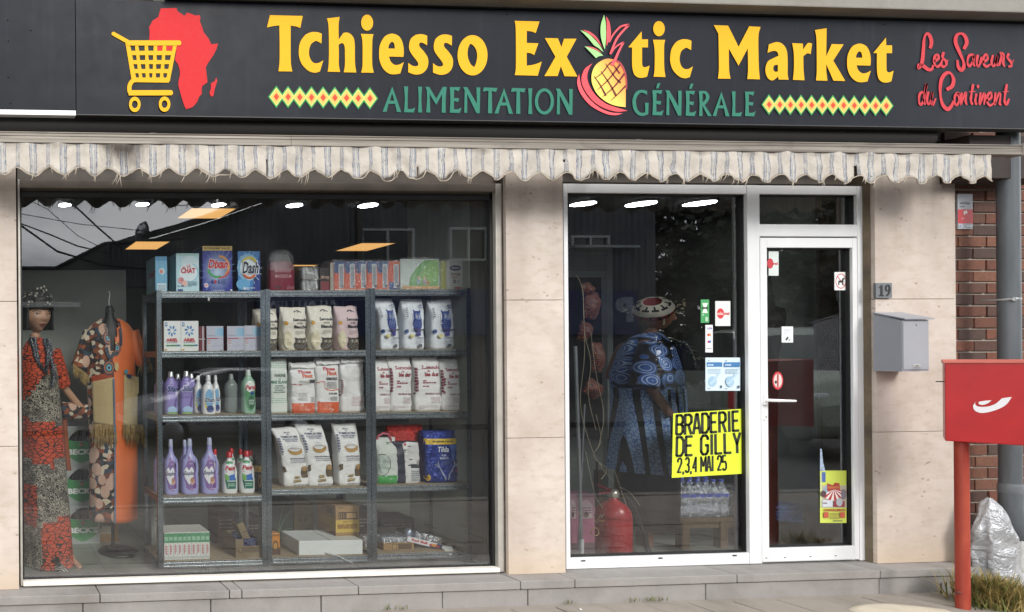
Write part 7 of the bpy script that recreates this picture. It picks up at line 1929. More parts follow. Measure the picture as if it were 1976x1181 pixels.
# clear bags of goods on a rack in the dark behind the posters
t = thing('bottle_rack', 'dark rack of clear plastic packs behind the yellow poster', 'rack', (P(1370, 760, 1.0).x, 1.0, ZF))
xr = lambda x: P(x, 760, 1.0).x - t.location.x
zr_ = lambda y: P(1370, y, 1.0).z - ZF
MB().box(xr(1310), xr(1432), 0, .35, zr_(790) - .01, zr_(790)).build('rack_shelf', M('#20242a', .5), t); MB().box(xr(1312), xr(1318), 0, .02, 0, zr_(640)).build('upright', M('#202224', .5), t)
for k in range(5):
    q = thing('clear_pack', ['first', 'second', 'third', 'fourth', 'fifth'][k] + ' clear pack from the left on the dark rack behind the paper notice', 'pack', (t.location.x + xr(1325 + k * 22), 1.06, ZF + zr_(790)), 'clear packs on the dark rack')
    recalc(bag_body(.10, .10, .20 + .03 * (k % 2), 300 + k, 0, 'pinch', crease=1.5).build('pack', mat_film(.30, .25), q))

# ------------------------------------------------------------------ stickers and posters on the glass
GS_ = .094
def sticker(name, label, cat, x0, y0, x1, y1, art, Yg=GS_ - .0, quad=None, group=None, bg=None, rough=INK):
    """Thin sheet stuck to the pane; quad gives its corners clockwise from top left."""
    q = quad or ((x0, y0), (x1, y0), (x1, y1), (x0, y1))
    w = [P(a, b, Yg) for a, b in q]
    c = sum(w, Vector()) / 4
    t = thing(name, label, cat, (c.x, Yg, c.z), group)
    mp = lambda u, v, l: (w[3] * (1 - u) + w[2] * u) * (1 - v) + (w[0] * (1 - u) + w[1] * u) * v + Vector((0, -.0012 - .0004 * l, 0))
    m = MB(); off = base_loc(t)
    vs = [mp(0, 0, 0) + Vector((0, .0009, 0)), mp(1, 0, 0) + Vector((0, .0009, 0)), mp(1, 1, 0) + Vector((0, .0009, 0)), mp(0, 1, 0) + Vector((0, .0009, 0))]
    m.add(vs + [v + Vector((0, -.0006, 0)) for v in vs], [(3, 2, 1, 0), (4, 5, 6, 7), (0, 1, 5, 4), (1, 2, 6, 5), (2, 3, 7, 6), (3, 0, 4, 7)])
    m.build('sheet', M(bg or '#e6e6e2', .5, var=.04), t, True)
    art(Art()).build('print', t, mp, rough, .3, True)
    return t
NEON = '#d6e62a'
BLK = {'B': (((0, 0), (0, 1), (.7, 1), (1, .88), (1, .63), (.75, .52), (0, .52)), ((.75, .52), (1, .41), (1, .12), (.7, 0), (-.1, 0))), 'R': (((0, -.05), (0, 1), (.7, 1), (1, .88), (1, .6), (.7, .48), (0, .48)), ((.5, .48), (1, -.05))), 'A': (((-.05, -.05), (.4, 1), (.6, 1), (1.05, -.05)), ((.15, .27), (.85, .27))),
       'D': (((0, 0), (0, 1), (.65, 1), (1, .8), (1, .2), (.65, 0), (-.1, 0)),), 'E': (((1, 1), (0, 1), (0, 0), (1, 0)), ((0, .52), (.85, .52))), 'I': (((.5, -.05), (.5, 1.05)),), 'G': (((1, .75), (1, .88), (.75, 1), (.25, 1), (0, .85), (0, .15), (.25, 0), (.75, 0), (1, .15), (1, .48), (.55, .48)),),
       'L': (((0, 1.05), (0, 0), (1, 0)),), 'Y': (((0, 1.05), (.5, .45), (.5, -.05)), ((1, 1.05), (.5, .45))), 'M': (((0, -.05), (0, 1), (.5, .35), (1, 1), (1, -.05)),), '2': (((0, .72), (0, .88), (.25, 1), (.75, 1), (1, .88), (1, .65), (0, .02), (1.05, .02)),), '3': (((0, .85), (.25, 1), (.75, 1), (1, .85), (1, .65), (.75, .52), (.35, .52)), ((.75, .52), (1, .38), (1, .14), (.75, 0), (.25, 0), (0, .16))),
       '4': (((.8, -.05), (.8, 1), (0, .28), (1.1, .28)),), '5': (((1, 1), (.08, 1), (0, .55), (.7, .6), (1, .42), (1, .14), (.7, 0), (.2, 0), (0, .14)),), ',': (((.5, .06), (.35, -.16)),)}
WID = {'I': .35, ',': .35, ' ': .45, 'M': 1.15}
def block(a, s, x0, y0, x1, y1, col, w):
    """Condensed poster capitals drawn as broad strokes."""
    tot = sum(WID.get(c, .85) for c in s) + .32 * (len(s) - 1); k = (x1 - x0) / tot; x = x0
    for c in s:
        cw = WID.get(c, .85) * k
        for p in BLK.get(c, ()):
            q = [(x + a_ * cw if c != 'I' else x + cw / 2, y0 + b_ * (y1 - y0)) for a_, b_ in p]
            for m_, n_ in zip(q, q[1:]): a.stroke([m_, n_], w, col, smooth=False)
            for m_ in q[1:-1]: a.ell(m_[0], m_[1], w / 2, w / 2, col, 8)
        x += cw + .32 * k
def A_brad(a):
    a.rect(0, 0, 1, 1, NEON)
    n0 = 1
    block(a, 'BRADERIE', .05, .67, .96, .965, '#1d1f0c', .042); block(a, 'DE GILLY', .06, .335, .97, .625, '#1d1f0c', .041); block(a, '2,3,4 MAI 25', .08, .075, .76, .295, '#1d1f0c', .029)
    a.items = [(v, f, c, min(l, 1)) for v, f, c, l in a.items]
    return a
sticker('street_sale_poster', 'neon yellow BRADERIE DE GILLY poster taped inside the entrance window', 'poster', 0, 0, 0, 0, A_brad, quad=((1299, 798), (1430, 789), (1434, 914), (1296, 922)), bg=NEON, rough=INKM)
def A_uni(a):
    a.rect(0, 0, 1, 1, '#3f9a58'); a.poly([(.15, .85), (.85, .85), (.62, .63), (.85, .42), (.15, .42), (.38, .63)], '#dfe6dc'); a.rect(.12, .60, .88, .67, '#1c2a20'); a.lines(.15, .32, .85, .37, 1, '#dfe6dc', 2, .8); a.rect(.5, .06, .85, .25, '#a9cdb0')
    return a
sticker('payment_sticker', 'small green sticker with white triangles on the entrance window', 'sticker', 1352, 578, 1368, 623, A_uni, bg='#3f9a58')
def A_eden(a, k=1):
    a.rect(0, 0, 1, 1, '#dbe0dc'); a.ell(.34, .5, .24, .21, '#cf3036'); a.text('edenred', .12, .44, .92, .57, '#e8c9c6', .03); a.text('nred', .52, .44, .92, .57, '#cf3036', .04)
    return a
sticker('payment_sticker', 'white sticker with a red disc and edenred lettering on the entrance window', 'sticker', 1380, 581, 1409, 629, A_eden)
def A_visa(a):
    a.rect(0, 0, 1, 1, '#e9e9ee'); a.text('VISA', .15, .83, .88, .91, '#2b3a8a', .03, .15); a.ell(.38, .64, .16, .05, '#cf3036'); a.ell(.58, .64, .16, .05, '#e08a2e'); a.ell(.40, .39, .15, .048, '#c8364a'); a.ell(.58, .39, .15, .048, '#3a63b8'); a.text('pbanker', .15, .12, .85, .17, '#3a3f5a', .02)
    return a
sticker('payment_sticker', 'narrow white card payment sticker below the green one', 'sticker', 1361, 627, 1375, 680, A_visa)
def A_not(a):
    a.rect(0, 0, 1, 1, '#cfe0ea')
    for x in (.03, .52): a.rect(x, .72, x + .45, .86, '#3f78ad'); a.lines(x + .03, .76, x + .42, .82, 1, '#cfe0ef', 3, .6); a.lines(x + .05, .89, x + .3, .95, 1, '#5a6f80', 4, .6); a.lines(x + .03, .52, x + .4, .68, 4, '#93aec2', 5, .4); a.ell(x + .16, .28, .12, .16, '#9fc0d6'); a.stroke([(x + .08, .2), (x + .2, .3), (x + .34, .52)], .06, '#b4cfe0'); a.lines(x + .02, .06, x + .3, .09, 1, '#6f8797', 2, .6); a.rect(x + .38, .08, x + .43, .16, '#4a5a68')
    return a
sticker('paper_notice', 'two pale blue printed notices side by side on the entrance window', 'notice', 1361, 690, 1428, 754, A_not, bg='#cfe0ea')
GD = .084
sticker('payment_sticker', 'white and red sticker cut by the top left corner of the door glass', 'sticker', 1483, 485, 1502, 532, lambda a: a.rect(0, 0, 1, 1, '#d3dad6').ell(.15, .5, .32, .21, '#c2323a').text('nred', .3, .44, .9, .56, '#c2323a', .04), Yg=GD)
def A_dog(a):
    a.rect(0, 0, 1, 1, '#e9e9e7'); a.ring(.5, .5, .42, .42, .05, '#c2343c'); a.stroke([(.22, .76), (.78, .24)], .05, '#c2343c', smooth=False)
    a.shape([[(.28, .28), (.30, .52), (.56, .54), (.60, .64), (.74, .70), (.80, .62), (.70, .56), (.68, .28), (.60, .28), (.58, .42), (.38, .42), (.36, .28)]], '#2a2220')
    return a
sticker('no_dogs_sticker', 'white sticker with a struck out black dog in a red ring', 'sticker', 1610, 525, 1634, 560, A_dog, Yg=GD)
sticker('camera_sticker', 'small white notice with a camera symbol on the door glass', 'sticker', 1508, 630, 1530, 661, lambda a: a.rect(0, 0, 1, 1, '#e3e5e6').lines(.2, .55, .8, .9, 4, '#a9b0ba', 3, .35).poly([(.3, .18), (.5, .38), (.6, .3), (.42, .12)], '#26282c').rect(.58, .12, .75, .2, '#8a93a4'), Yg=GD)
sticker('warning_sticker', 'round red and white sticker above the door handle', 'sticker', 1490, 717, 1511, 752, lambda a: a.ell(.5, .5, .5, .5, '#c2323a').ell(.5, .5, .38, .38, '#d9c9c4').rect(.42, .14, .56, .86, '#a82c34').ell(.3, .42, .09, .09, '#2a2626'), Yg=GD, bg='#c2323a')
wsk = [o for o in SC.objects if o.name.startswith('warning_sticker')][0]
for ch in list(wsk.children):
    if ch.name.startswith('sheet'): bpy.data.objects.remove(ch)
def A_circ(a):
    a.rect(0, 0, 1, .29, '#c9d65a'); a.rect(0, .29, 1, .72, '#b9b09a'); a.poly([(0, .29), (.06, .29), (.06, .95), (0, .95)], '#c9d69a'); a.rect(.06, .78, .2, .97, '#4a66a8'); a.shape([[(.06, .6), (.3, .75, 1), (.4, .72), (.4, .55), (.06, .5)]], '#8fa9b8'); a.shape([[(.25, .62), (.26, .76), (.48, .72), (.55, .77), (.72, .76), (.74, .6), (.5, .54)]], '#a8362e'); a.rect(.28, .66, .74, .70, '#b86a3c')
    for k in range(12):
        q0 = 3.5 + k * .24; q1_ = q0 + .24
        a.poly([(.5, .64), (.5 + .48 * math.cos(q0), .60 + .17 * math.sin(q0)), (.5 + .48 * math.cos(q1_), .60 + .17 * math.sin(q1_))], '#a8323c' if k % 2 else '#e0d8d2'); a.items[-1] = (*a.items[-1][:3], 9)
    a.items = [(v, f, c, min(l, 9)) for v, f, c, l in a.items]
    n0 = len(a.items)
    a.rect(.06, .31, .45, .44, '#c9cfd8'); a.rect(.48, .31, .9, .42, '#8a2f3a'); a.ell(.7, .4, .12, .08, '#a9adb4'); a.ell(.86, .55, .1, .1, '#77707a'); a.ell(.1, .56, .1, .06, '#54343c'); a.lines(.08, .37, .44, .40, 1, '#7a3a44', 3, .7)
    a.text('CHARLEROI', .10, .225, .92, .275, '#a8432e', .045); a.rect(.1, .10, .28, .21, '#b9543a'); a.rect(.72, .10, .9, .21, '#b9543a'); a.lines(.32, .08, .7, .21, 5, '#8a5a3a', 5, .4); a.lines(.46, .035, .8, .06, 1, '#5a5a4a', 6, .8)
    a.items[n0:] = [(v, f, c, 10 + i * .5) for i, (v, f, c, l) in enumerate(a.items[n0:])]
    return a
t = sticker('circus_poster', 'torn circus poster with a red striped tent on the door glass', 'poster', 1582, 908, 1633, 1009, lambda a: A_circ(a), Yg=GD, bg='#c9d65a')
# the torn top left corner standing up as a strip
cs = MB(); c0 = [P(a, b, GD) for a, b in ((1582, 866), (1585, 866), (1588, 893), (1592, 909), (1582, 909))]
for k in c0: cs.v.append(tuple(k + Vector((0, -.001, 0))))
for k in c0: cs.v.append(tuple(k + Vector((0, -.0016, 0))))
cs.f += [(0, 1, 2, 3, 4), (9, 8, 7, 6, 5)] + [(i, (i + 1) % 5, 5 + (i + 1) % 5, 5 + i) for i in range(5)]; cs.m += [0] * 7; cs.sm += [False] * 7
cs.build('torn_strip', M('#9fb0c6', .5, var=.3, vs=40), t, True)
# ------------------------------------------------------------------ the neighbour's brick wall
YB = .06
nbw = thing('brick_wall', 'red brick wall with pale mortar joints beside the shop front', 'wall', (6.4, YB, 0))
bx0 = X(1847) + .004
MB().box(bx0, 8.2, YB + .010, .30, -.1, 3.6).build('mortar_bed', MORTAR, nbw, True)
bh = .0655; pitch = (P(1880, 352, YB).z - P(1880, 1000, YB).z) / 29.0
bw_, bg = .205, .012
bme = [MB().box(-bw_ / 2, bw_ / 2, -.0, .02, 0, pitch - bg, .003).data('brick', BRICK), MB().box(-.048, .048, 0, .02, 0, pitch - bg, .003).data('brick', BRICK)]
def add_brick(x, z, k):
    o = bpy.data.objects.new('brick', bme[k]); COL.objects.link(o); o.parent = nbw
    o.location = Vector((x, YB - .004 + rs.uniform(-.003, .003), z)) - base_loc(nbw)
MB().box(bx0, 8.2, YB - .004, .30, 3.602, 4.8).build('upper_brickwork', BRICK, nbw, True)
row = 0; z = -.02
while z < 3.45:
    x = bx0 + .012 if row % 2 == 0 else bx0 + .10 + .012
    if row % 2: add_brick(bx0 + .012 + .04, z, 1)
    while x + bw_ < bx0 + 1.25:
        add_brick(x + bw_ / 2, z, 0); x += bw_ + bg
    row += 1; z += pitch
# drainpipe in three pieces with a bracket
GP = NT('grey_pipe'); _p = GP.geo(); GP.base(GP.mix(GP.ramp(GP.noise(GP.scale(_p, (6, 6, .8)), 2, 5), ((.35, 0.), (.7, 1.))), '#4d5256', '#666b6f'), .42); GP = GP.m
pc = P(1948, 700, -.10); rP = (P(1976, 700, -.10).x - P(1920, 700, -.10).x) / 2 * .42
dp = thing('drain_pipe', 'thick grey drain pipe with a steel bracket, ending in a white pipe at the ground', 'drain pipe', (pc.x, -.10, 0))
zz = lambda y: P(1948, y, -.10 - rP).z
MB().lathe([(rP, zz(945)), (rP, zz(300) + .4)], (0, 0, 0), 28).build('pipe', GP, dp)
MB().lathe([(rP * 1.05, zz(955)), (rP * 1.10, zz(952)), (rP * 1.10, zz(940)), (rP * 1.02, zz(936))], (0, 0, 0), 28).build('collar', M('#6d7276', .4), dp)
MB().tube([(0, 0, zz(950)), (0, 0, zz(985)), (.012, -.004, zz(1010)), (.04, -.01, zz(1035)), (.05, -.01, zz(1046))], [rP * 1.04, rP * 1.06, rP * 1.1, rP * 1.06, rP * 1.0], 24).build('elbow', GP, dp)
MB().lathe([(rP * 1.04, 0), (rP * 1.04, zz(1044)), (rP * .98, zz(1040))], (.05, -.01, 0), 28).build('lower_pipe', M('#c9cac6', .5, var=.2, vs=8), dp)
MB().lathe([(rP * 1.015, -.008), (rP * 1.03, -.006), (rP * 1.03, .006), (rP * 1.015, .008)], (0, 0, zz(577)), 28).tube([(-rP * .8, -rP * .9, zz(577)), (-rP * .8 - .01, -rP * .7, zz(577)), (-rP * .9, .1, zz(577))], .006, 6).tube([(-rP * .78, -rP * .85, zz(577) - .012), (-rP * .78, -rP * .85, zz(577) + .012)], .010, 8).build('bracket', M('#a5a7a6', .35, .7), dp)
# alarm plate
def plate(name, label, cat, x0, y0, x1, y1, Yp, th, col, art, bev=.002):
    a, b = P(x0, y1, Yp), P(x1, y1, Yp); h = P(x0, y0, Yp).z - a.z; w = b.x - a.x
    t = thing(name, label, cat, ((a.x + b.x) / 2, Yp, a.z))
    MB().box(-w / 2, w / 2, 0, th, 0, h, bev).build('plate', M(col, .4), t)
    art(Art()).build('print', t, onface(w, h, 0), INKG)
    return t, w, h
plate('alarm_sign', 'small silver and red alarm company plate on the brick wall', 'sign plate', 1848, 374, 1877, 442, YB - .014, .008, '#a9adb2',
      lambda a: a.rect(0, 0, 1, 1, '#a5a9ae').rect(0, .16, 1, .56, '#c3252d').text('veritas', .12, .70, .82, .78, '#4a4f58', .03).lines(.15, .62, .85, .67, 1, '#5a5f68', 3, .7).shape([[(.38, .40), (.62, .43), (.60, .53), (.36, .50)]], '#e4d9d4').ell(.52, .42, .06, .03, '#c3252d').lines(.2, .28, .85, .33, 1, '#e0a4a0', 2, .6).rect(.06, .05, .25, .12, '#d9dbe0').ell(.15, .085, .05, .025, '#5a4a9a').lines(.55, .06, .9, .12, 1, '#d0d3d8', 5, .7))
# house number
def A_19(a):
    a.rect(0, 0, 1, 1, '#6c6f72')
    for f, c in ((1, '#101112'),):
        a.shape([[(.16, .70), (.33, .86), (.42, .86), (.42, .22), (.50, .16), (.50, .10), (.16, .10), (.16, .16), (.26, .22), (.26, .70), (.16, .64)]], c)
        a.shape([[(.60, .10), (.76, .16, 1), (.88, .36, 1), (.92, .62, 1), (.84, .84, 1), (.72, .89, 1), (.58, .80, 1), (.54, .64, 1), (.60, .46, 1), (.70, .42, 1), (.77, .46), (.70, .26, 1), (.58, .15)], [(.72, .80, 1), (.66, .64, 1), (.71, .50, 1), (.77, .64, 1)]], c)
    return a
plate('house_number', 'small grey plate with the number 19 above the letterbox', 'number plate', 1690, 546, 1721, 575, -.012, .012, '#5c5f62', A_19)
# letterbox on the right pillar
lp = P(1695, 717, 0)
YL = -.13
l0_, l1_ = P(1741, 717, YL), P(1792, 717, YL)
lz0, lz1 = P(1741, 717, YL).z, P(1741, 618, YL).z
LBX = M('#96989e', .35, var=.06, vs=3)
lb = thing('letterbox', 'small grey metal letterbox with a sloping lid on the beige pillar', 'letterbox', ((l0_.x + l1_.x) / 2, 0, lz0))
w = l1_.x - l0_.x; h = lz1 - lz0
MB().prism([(0, 0), (-YL, 0), (-YL, h), (0, h + .05)], -w / 2, w / 2, 0, lambda x, y, z: Vector((y, -x, z))).build('body', LBX, lb)
MB().prism([(-.0, h + .052), (-YL + .016, h + .004), (-YL + .016, h + .012), (-.0, h + .062)], -w / 2 - .006, w / 2 + .018, 0, lambda x, y, z: Vector((y, -x, z))).build('lid', M('#8a8d94', .35, var=.06), lb)
MB().box(-w / 2 + .004, w / 2 - .004, YL - .004, YL - .0005, .012, h - .012, .0015).build('door', LBX, lb)
MB().lathe([(0, -.003), (.006, -.003), (.006, .003)], (0, 0, 0), 12).build('lock', M('#d8d8d4', .25, .8), lb).matrix_local = Matrix.Translation((.004, YL - .006, h - .03)) @ Matrix.Rotation(math.pi / 2, 4, 'X')
MB().box(-.025, .025, YL - .007, YL - .004, .030, .046, .001).build('name_plate', M('#b4b5ae', .4), lb); 
Art().rect(.1, .2, .9, .8, '#6a665e').build('name_print', lb, lambda u, v, l: Vector((-.02 + u * .04, YL - .0076, .032 + v * .012)), INK)
# ------------------------------------------------------------------ red street post box on a post
YR = -.36
L_ = P(1824, 851, YR)
PHI = math.radians(58)
fd = Vector((math.cos(PHI), -math.sin(PHI), 0)); fn_ = Vector((math.sin(PHI), math.cos(PHI), 0))
def onbox(px, py):
    """How far along the box face, and how high, the photo point lies."""
    d = ray(px, py); t = (L_ - _C).dot(fn_) / d.dot(fn_); q = _C + d * t - L_
    return q.dot(fd), q.z
hh_ = onbox(1826, 701)[1]; ww = .46
REDP = NT('red_paint'); _p = REDP.geo()
REDP.base(REDP.mix(REDP.ramp(REDP.noise(_p, 5, 5), ((.35, 0.), (.7, 1.))), '#a60c10', '#b61418'), .35); REDP = REDP.m
FADED = NT('faded_red_paint'); _p = FADED.geo()
FADED.base(FADED.mix(FADED.ramp(FADED.noise(FADED.scale(_p, (8, 8, 2)), 2, 5), ((.35, 0.), (.7, 1.))), '#922f20', '#a8462f'), .6); FADED.bump(FADED.noise(_p, 90, 3), .2, .002); FADED = FADED.m
pc_ = L_ + fd * .058 + fn_ * .07
pbx = thing('post_box', 'red street post box with a white horn emblem on a faded red post', 'post box', (pc_.x, pc_.y, 0))
BZ = Matrix.Translation(L_ - Vector((pc_.x, pc_.y, 0))) @ Matrix.Rotation(-PHI, 4, 'Z')
rz0 = L_.z
MB().box(0, ww, 0, .26, 0, hh_, .005, 0, BZ).build('body', REDP, pbx)
m = MB(); m.prism([(-.004, hh_ + .0005), (.264, hh_ + .0005), (.264, hh_ + .022), (-.004, hh_ + .005)], -.004, ww + .004, 0, lambda x, y, z: BZ @ Vector((y, x, z))); m.build('top_cover', M('#b4584a', .6, var=.15), pbx)
def HZ(u, v, l):
    a_, b_ = onbox(u, v); return BZ @ Vector((a_, -.0012 - .0004 * l, b_))
def hz(s): return [(1660 + q[0] / 2.456, 700 + q[1] / 2.456) + tuple(q[2:]) for q in pp(s)]
a = Art(); a.shape([hz('548,185 535,205s 545,228s 580,238s 640,225s 690,200s 718,162 672,168 640,195s 600,208s 562,208s 545,198s')], '#e9e4e6'); a.shape([hz('562,185 590,180s 622,178 605,192s 580,200s 562,195s')], '#e9e4e6')
a.build('horn_emblem', pbx, HZ, INKG)
pr = .0275
MB().lathe([(pr, -.05), (pr, rz0 + .002)], (0, .0, 0), 24).build('post', FADED, pbx)
MB().tube([(-pr - .012, -.0, .10), (-pr + .002, 0, .10)], .010, 8).build('bolt', M('#6a3a30', .6), pbx)
MB().tube([tuple(BZ @ Vector((-.03, .06, hh_ * .76))), tuple(BZ @ Vector((.0, .06, hh_ * .76)))], .0035, 6).build('latch_pin', M('#3a3030', .5), pbx)
# pavement patch of mortar at the foot of the post
o = MB().loft([[Vector((P(1790, 1160, -.5).x + .30 * s * math.cos(q) * (1 + .25 * noise.noise(Vector((math.cos(q) * 2, math.sin(q) * 2, 3)))), -.42 + .16 * s * math.sin(q), zq)) for q in (2 * math.pi * j / 28 for j in range(28))] for s, zq in ((1, -.006), (.96, .005), (.8, .007))]).build('mortar_patch', mat_stone('#b9ae9c', '#cfc4b0', 'sandy_mortar', .6), None)
structure(o)
# ------------------------------------------------------------------ silver bag, dry grass, weeds
FOIL = NT('silver_foil'); _p = FOIL.geo(); FOIL.base(FOIL.mix(FOIL.noise(_p, 8, 3), '#8a8c90', '#cfd0d2'), .32, .35); FOIL.bump(FOIL.noise(_p, 16, 4, .55, 1.2), .8, .03); FOIL = FOIL.m
fp = P(1900, 1075, -.06)
m = MB(); rings = []
for k in range(15):
    v = k / 14; hgt = P(1895, 958, -.06).z
    hw = .125 * (1 - v ** 2.4) ** .6 + .012; 
    rings.append([Vector((hw * math.cos(q) * (1 + .45 * noise.noise(Vector((math.cos(q) * 2, math.sin(q) * 2, v * 4)))) - .06 * v, .06 * hw / .11 * math.sin(q) * (1 + .5 * noise.noise(Vector((q, v * 6, 2)))), .03 + v * hgt * .95 + .02 * noise.noise(Vector((q * 1.5, v * 5, 7))))) for q in (2 * math.pi * j / 30 for j in range(30))])
m.loft(rings)
o = m.build('foil_bag', FOIL, None); o.location = (fp.x, -.12, 0)
tag(o, 'crumpled silver foil bag leaning between the brick wall and drain pipe', 'bag')
gm_ = MB(); rg_ = random.Random(17)
DRY = [M('#a8935c', .9, var=.3, vs=40), M('#8a7c44', .9, var=.3, vs=40), M('#5f6a34', .9, var=.3, vs=40)]
gc = P(1915, 1125, -.35)
def blade(m, x, y, L, lean, w, k):
    an = rg_.uniform(0, 6.28); dx, dy = math.cos(an), math.sin(an)
    p0 = Vector((x, y, 0)); p1 = p0 + Vector((dx * lean * .35, dy * lean * .35, L * .6)); p2 = p0 + Vector((dx * lean, dy * lean, L * rg_.uniform(.7, 1)))
    s = Vector((-dy, dx, 0)) * w
    m.add([p0 - s, p0 + s, p1 + s * .8, p1 - s * .8, p2], [(0, 1, 2, 3), (3, 2, 4)], k, True)
for k in range(1500):
    u = rg_.gauss(0, .07); v = rg_.gauss(0, .06)
    L = max(.05, (.26 - abs(u) * 1.1)) * rg_.uniform(.45, 1.1)
    blade(gm_, gc.x + u + .01, gc.y + v, L, rg_.uniform(.02, .16), rg_.uniform(.0018, .0035), 2 if rg_.random() < .25 or L < .09 else (0 if rg_.random() < .65 else 1))
o = gm_.build('dry_grass', DRY, None); stuff(o); o['label'] = 'tuft of dry yellow grass at the foot of the red post'; o['category'] = 'grass'
for i, q in enumerate((745, 770, 1095, 1220, 1253, 1275)):
    c = P(q, 1163 - (q - 745) * .018, -.11)
    m = MB()
    for k in range(14): blade(m, c.x + rg_.gauss(0, .022), -.115 + rg_.uniform(-.012, .004), rg_.uniform(.012, .045), rg_.uniform(.01, .04), .0016, rg_.choice((1, 2, 2)))
    o = m.build('weed', DRY, None, loc=(c.x, -.115, 0)); tag(o, ['weed tuft furthest left along the foot of the step', 'sparse weed just right of the leftmost tuft at the step', 'weed tuft in front of the middle stone pillar step', 'left weed of three in front of the entrance window step', 'middle weed of three in front of the entrance window step', 'right weed of three in front of the entrance window step'][i], 'weed', 'weeds along the foot of the step')
c = PZ(1120, 1177, 0); o = MB().lathe([(0, 0), (.008, .002), (.009, .006), (.0, .01)], (0, 0, 0), 8).build('pebble', M('#d0cdc6', .8), None); o.location = c; tag(o, 'small white pebble lying on the pavement slabs', 'pebble')
# ------------------------------------------------------------------ the other side of the street, seen mirrored in the panes
YO = -17.0
def rx(x, y=560): return RP(x, y, YO).x
def rz_(x, y): return RP(x, y, YO).z
CLAD = NT('corrugated_cladding'); _p = CLAD.geo(); CLAD.base(CLAD.mix(CLAD.noise(CLAD.scale(_p, (3, 1, .6)), 1.2, 5), '#3c3c42', '#505157'), .6, .1); CLAD = CLAD.m
CLAD2 = M('#46484a', .8, var=.1, vs=1); DARKR = M('#2b2a2a', .8, var=.3)
sh1 = thing('cladding_shed', 'large grey corrugated hall across the street, seen mirrored in the window', 'hall', (rx(700), YO, 0))
xa, xb = rx(440), rx(1268)
def rooftop(x):  # slanting eave
    pts = [(rx(262), rz_(262, 470)), (rx(400), rz_(400, 430)), (rx(520), rz_(520, 388)), (rx(640), rz_(640, 330)), (rx(760), rz_(760, 285)), (rx(1268), rz_(1268, 270))]
    for a, b in zip(pts, pts[1:]):
        if a[0] <= x <= b[0]: return a[1] + (b[1] - a[1]) * (x - a[0]) / (b[0] - a[0])
    return pts[0][1] if x < pts[0][0] else pts[-1][1]
m = MB(); nr = 260
vs = []; 
for i in range(nr + 1):
    x = xa + (xb - xa) * i / nr; y = YO + (.05 if (i // 2) % 2 else 0.0)
    vs += [Vector((x, y, 0)), Vector((x, y, rooftop(x)))]
m.add(vs, [(2 * i, 2 * i + 1, 2 * i + 3, 2 * i + 2) for i in range(nr)])
m.box(xa, xb, YO - 6, YO - .06, 0, rooftop(xa) - .05)
m.build('cladding', CLAD, sh1, True)
m = MB(); xs_ = [rx(262) + (rx(440) - rx(262)) * i / 10 for i in range(11)]
m.prism([(xs_[0], 0), (xs_[-1] - .01, 0)] + [(x if x < xs_[-1] else x - .01, rooftop(x)) for x in reversed(xs_)], YO - 5, YO + .01)
m.build('plain_wall', CLAD2, sh1, True)
rf = MB(); xs_ = [rx(255), rx(330), rx(400), rx(460), rx(520), rx(580), rx(640), rx(700), rx(760), rx(1268)]
for a, b in zip(xs_, xs_[1:]): 
    za, zb = rooftop(a), rooftop(b); v = [Vector((a, YO + .3, za)), Vector((b, YO + .3, zb)), Vector((b, YO - 5, zb + .6)), Vector((a, YO - 5, za + .6))]; rf.add(v + [q + Vector((0, 0, .22)) for q in v], [(3, 2, 1, 0), (4, 5, 6, 7), (0, 1, 5, 4), (1, 2, 6, 5), (2, 3, 7, 6), (3, 0, 4, 7)])
rf.build('roof', DARKR, sh1, True)
for (x0, y0, x1, y1) in ((692, 442, 795, 610), (862, 440, 935, 505), (1098, 455, 1172, 480)):
    a0, a1, z0, z1 = rx(x0), rx(x1), rz_(x0, y1), rz_(x0, y0)
    f = MB()
    for b in ((a0, a0 + .09, z0, z1), (a1 - .09, a1, z0, z1), (a0 + .09, a1 - .09, z1 - .09, z1), (a0 + .09, a1 - .09, z0, z0 + .09), ((a0 + a1) / 2 - .04, (a0 + a1) / 2 + .04, z0 + .09, z1 - .09)): f.box(b[0], b[1], YO + .05, YO + .16, b[2], b[3])
    fo = f.build('window', M('#9aa0a0', .5), sh1, True)
    MB().box(a0 + .09, a1 - .09, YO + .06, YO + .09, z0 + .09, z1 - .09).build('pane', M('#1a1e20', .1), fo, True)
MB().box(rx(684), rx(694), YO + .06, YO + .2, 0, rooftop(rx(684)) - .1).build('downpipe', M('#3a3636', .6), sh1, True)
SIGNB = M('#182550', .6)
a0, a1, z0, z1 = rx(490), rx(1222), rz_(600, 650), rz_(600, 562)
ls = thing('laundry_sign', 'long blue SALON LAVOIR sign board across the street, mirrored in the window', 'sign', ((a0 + a1) / 2, YO + .22, (z0 + z1) / 2))
MB().box(a0, a1, YO + .1, YO + .22, z0, z1, .01).build('board', SIGNB, ls, True)
aa = Art()
zm0, zm1 = rz_(600, 622), rz_(600, 580)
def lav(t, p, q): aa.text(t, rx(p), zm0, rx(q), zm1, '#d8dce6', .02)
wr_ = lambda u, v, l: Vector((u, YO + .224 + .002 * l, v))
for t_, p, q in (('LAVOIR', 498, 560), ('SALON', 570, 640)):
    vs_, fs_ = text_geo(t_, .02); x0, x1 = rx(q), rx(p)   # read from the street: right to left as mirrored
    aa._add([(x0 + (x1 - x0) * a, zm0 + (zm1 - zm0) * b) for a, b in vs_], fs_, '#9aa2b4')
vs_, fs_ = text_geo('P', .06); x0, x1 = rx(1212), rx(1176); aa._add([(x0 + (x1 - x0) * a, rz_(1190, 622) + (rz_(1190, 574) - rz_(1190, 622)) * b) for a, b in vs_], fs_, '#6d7488')
aa.build('sign_lettering', ls, wr_, INK, None, True)
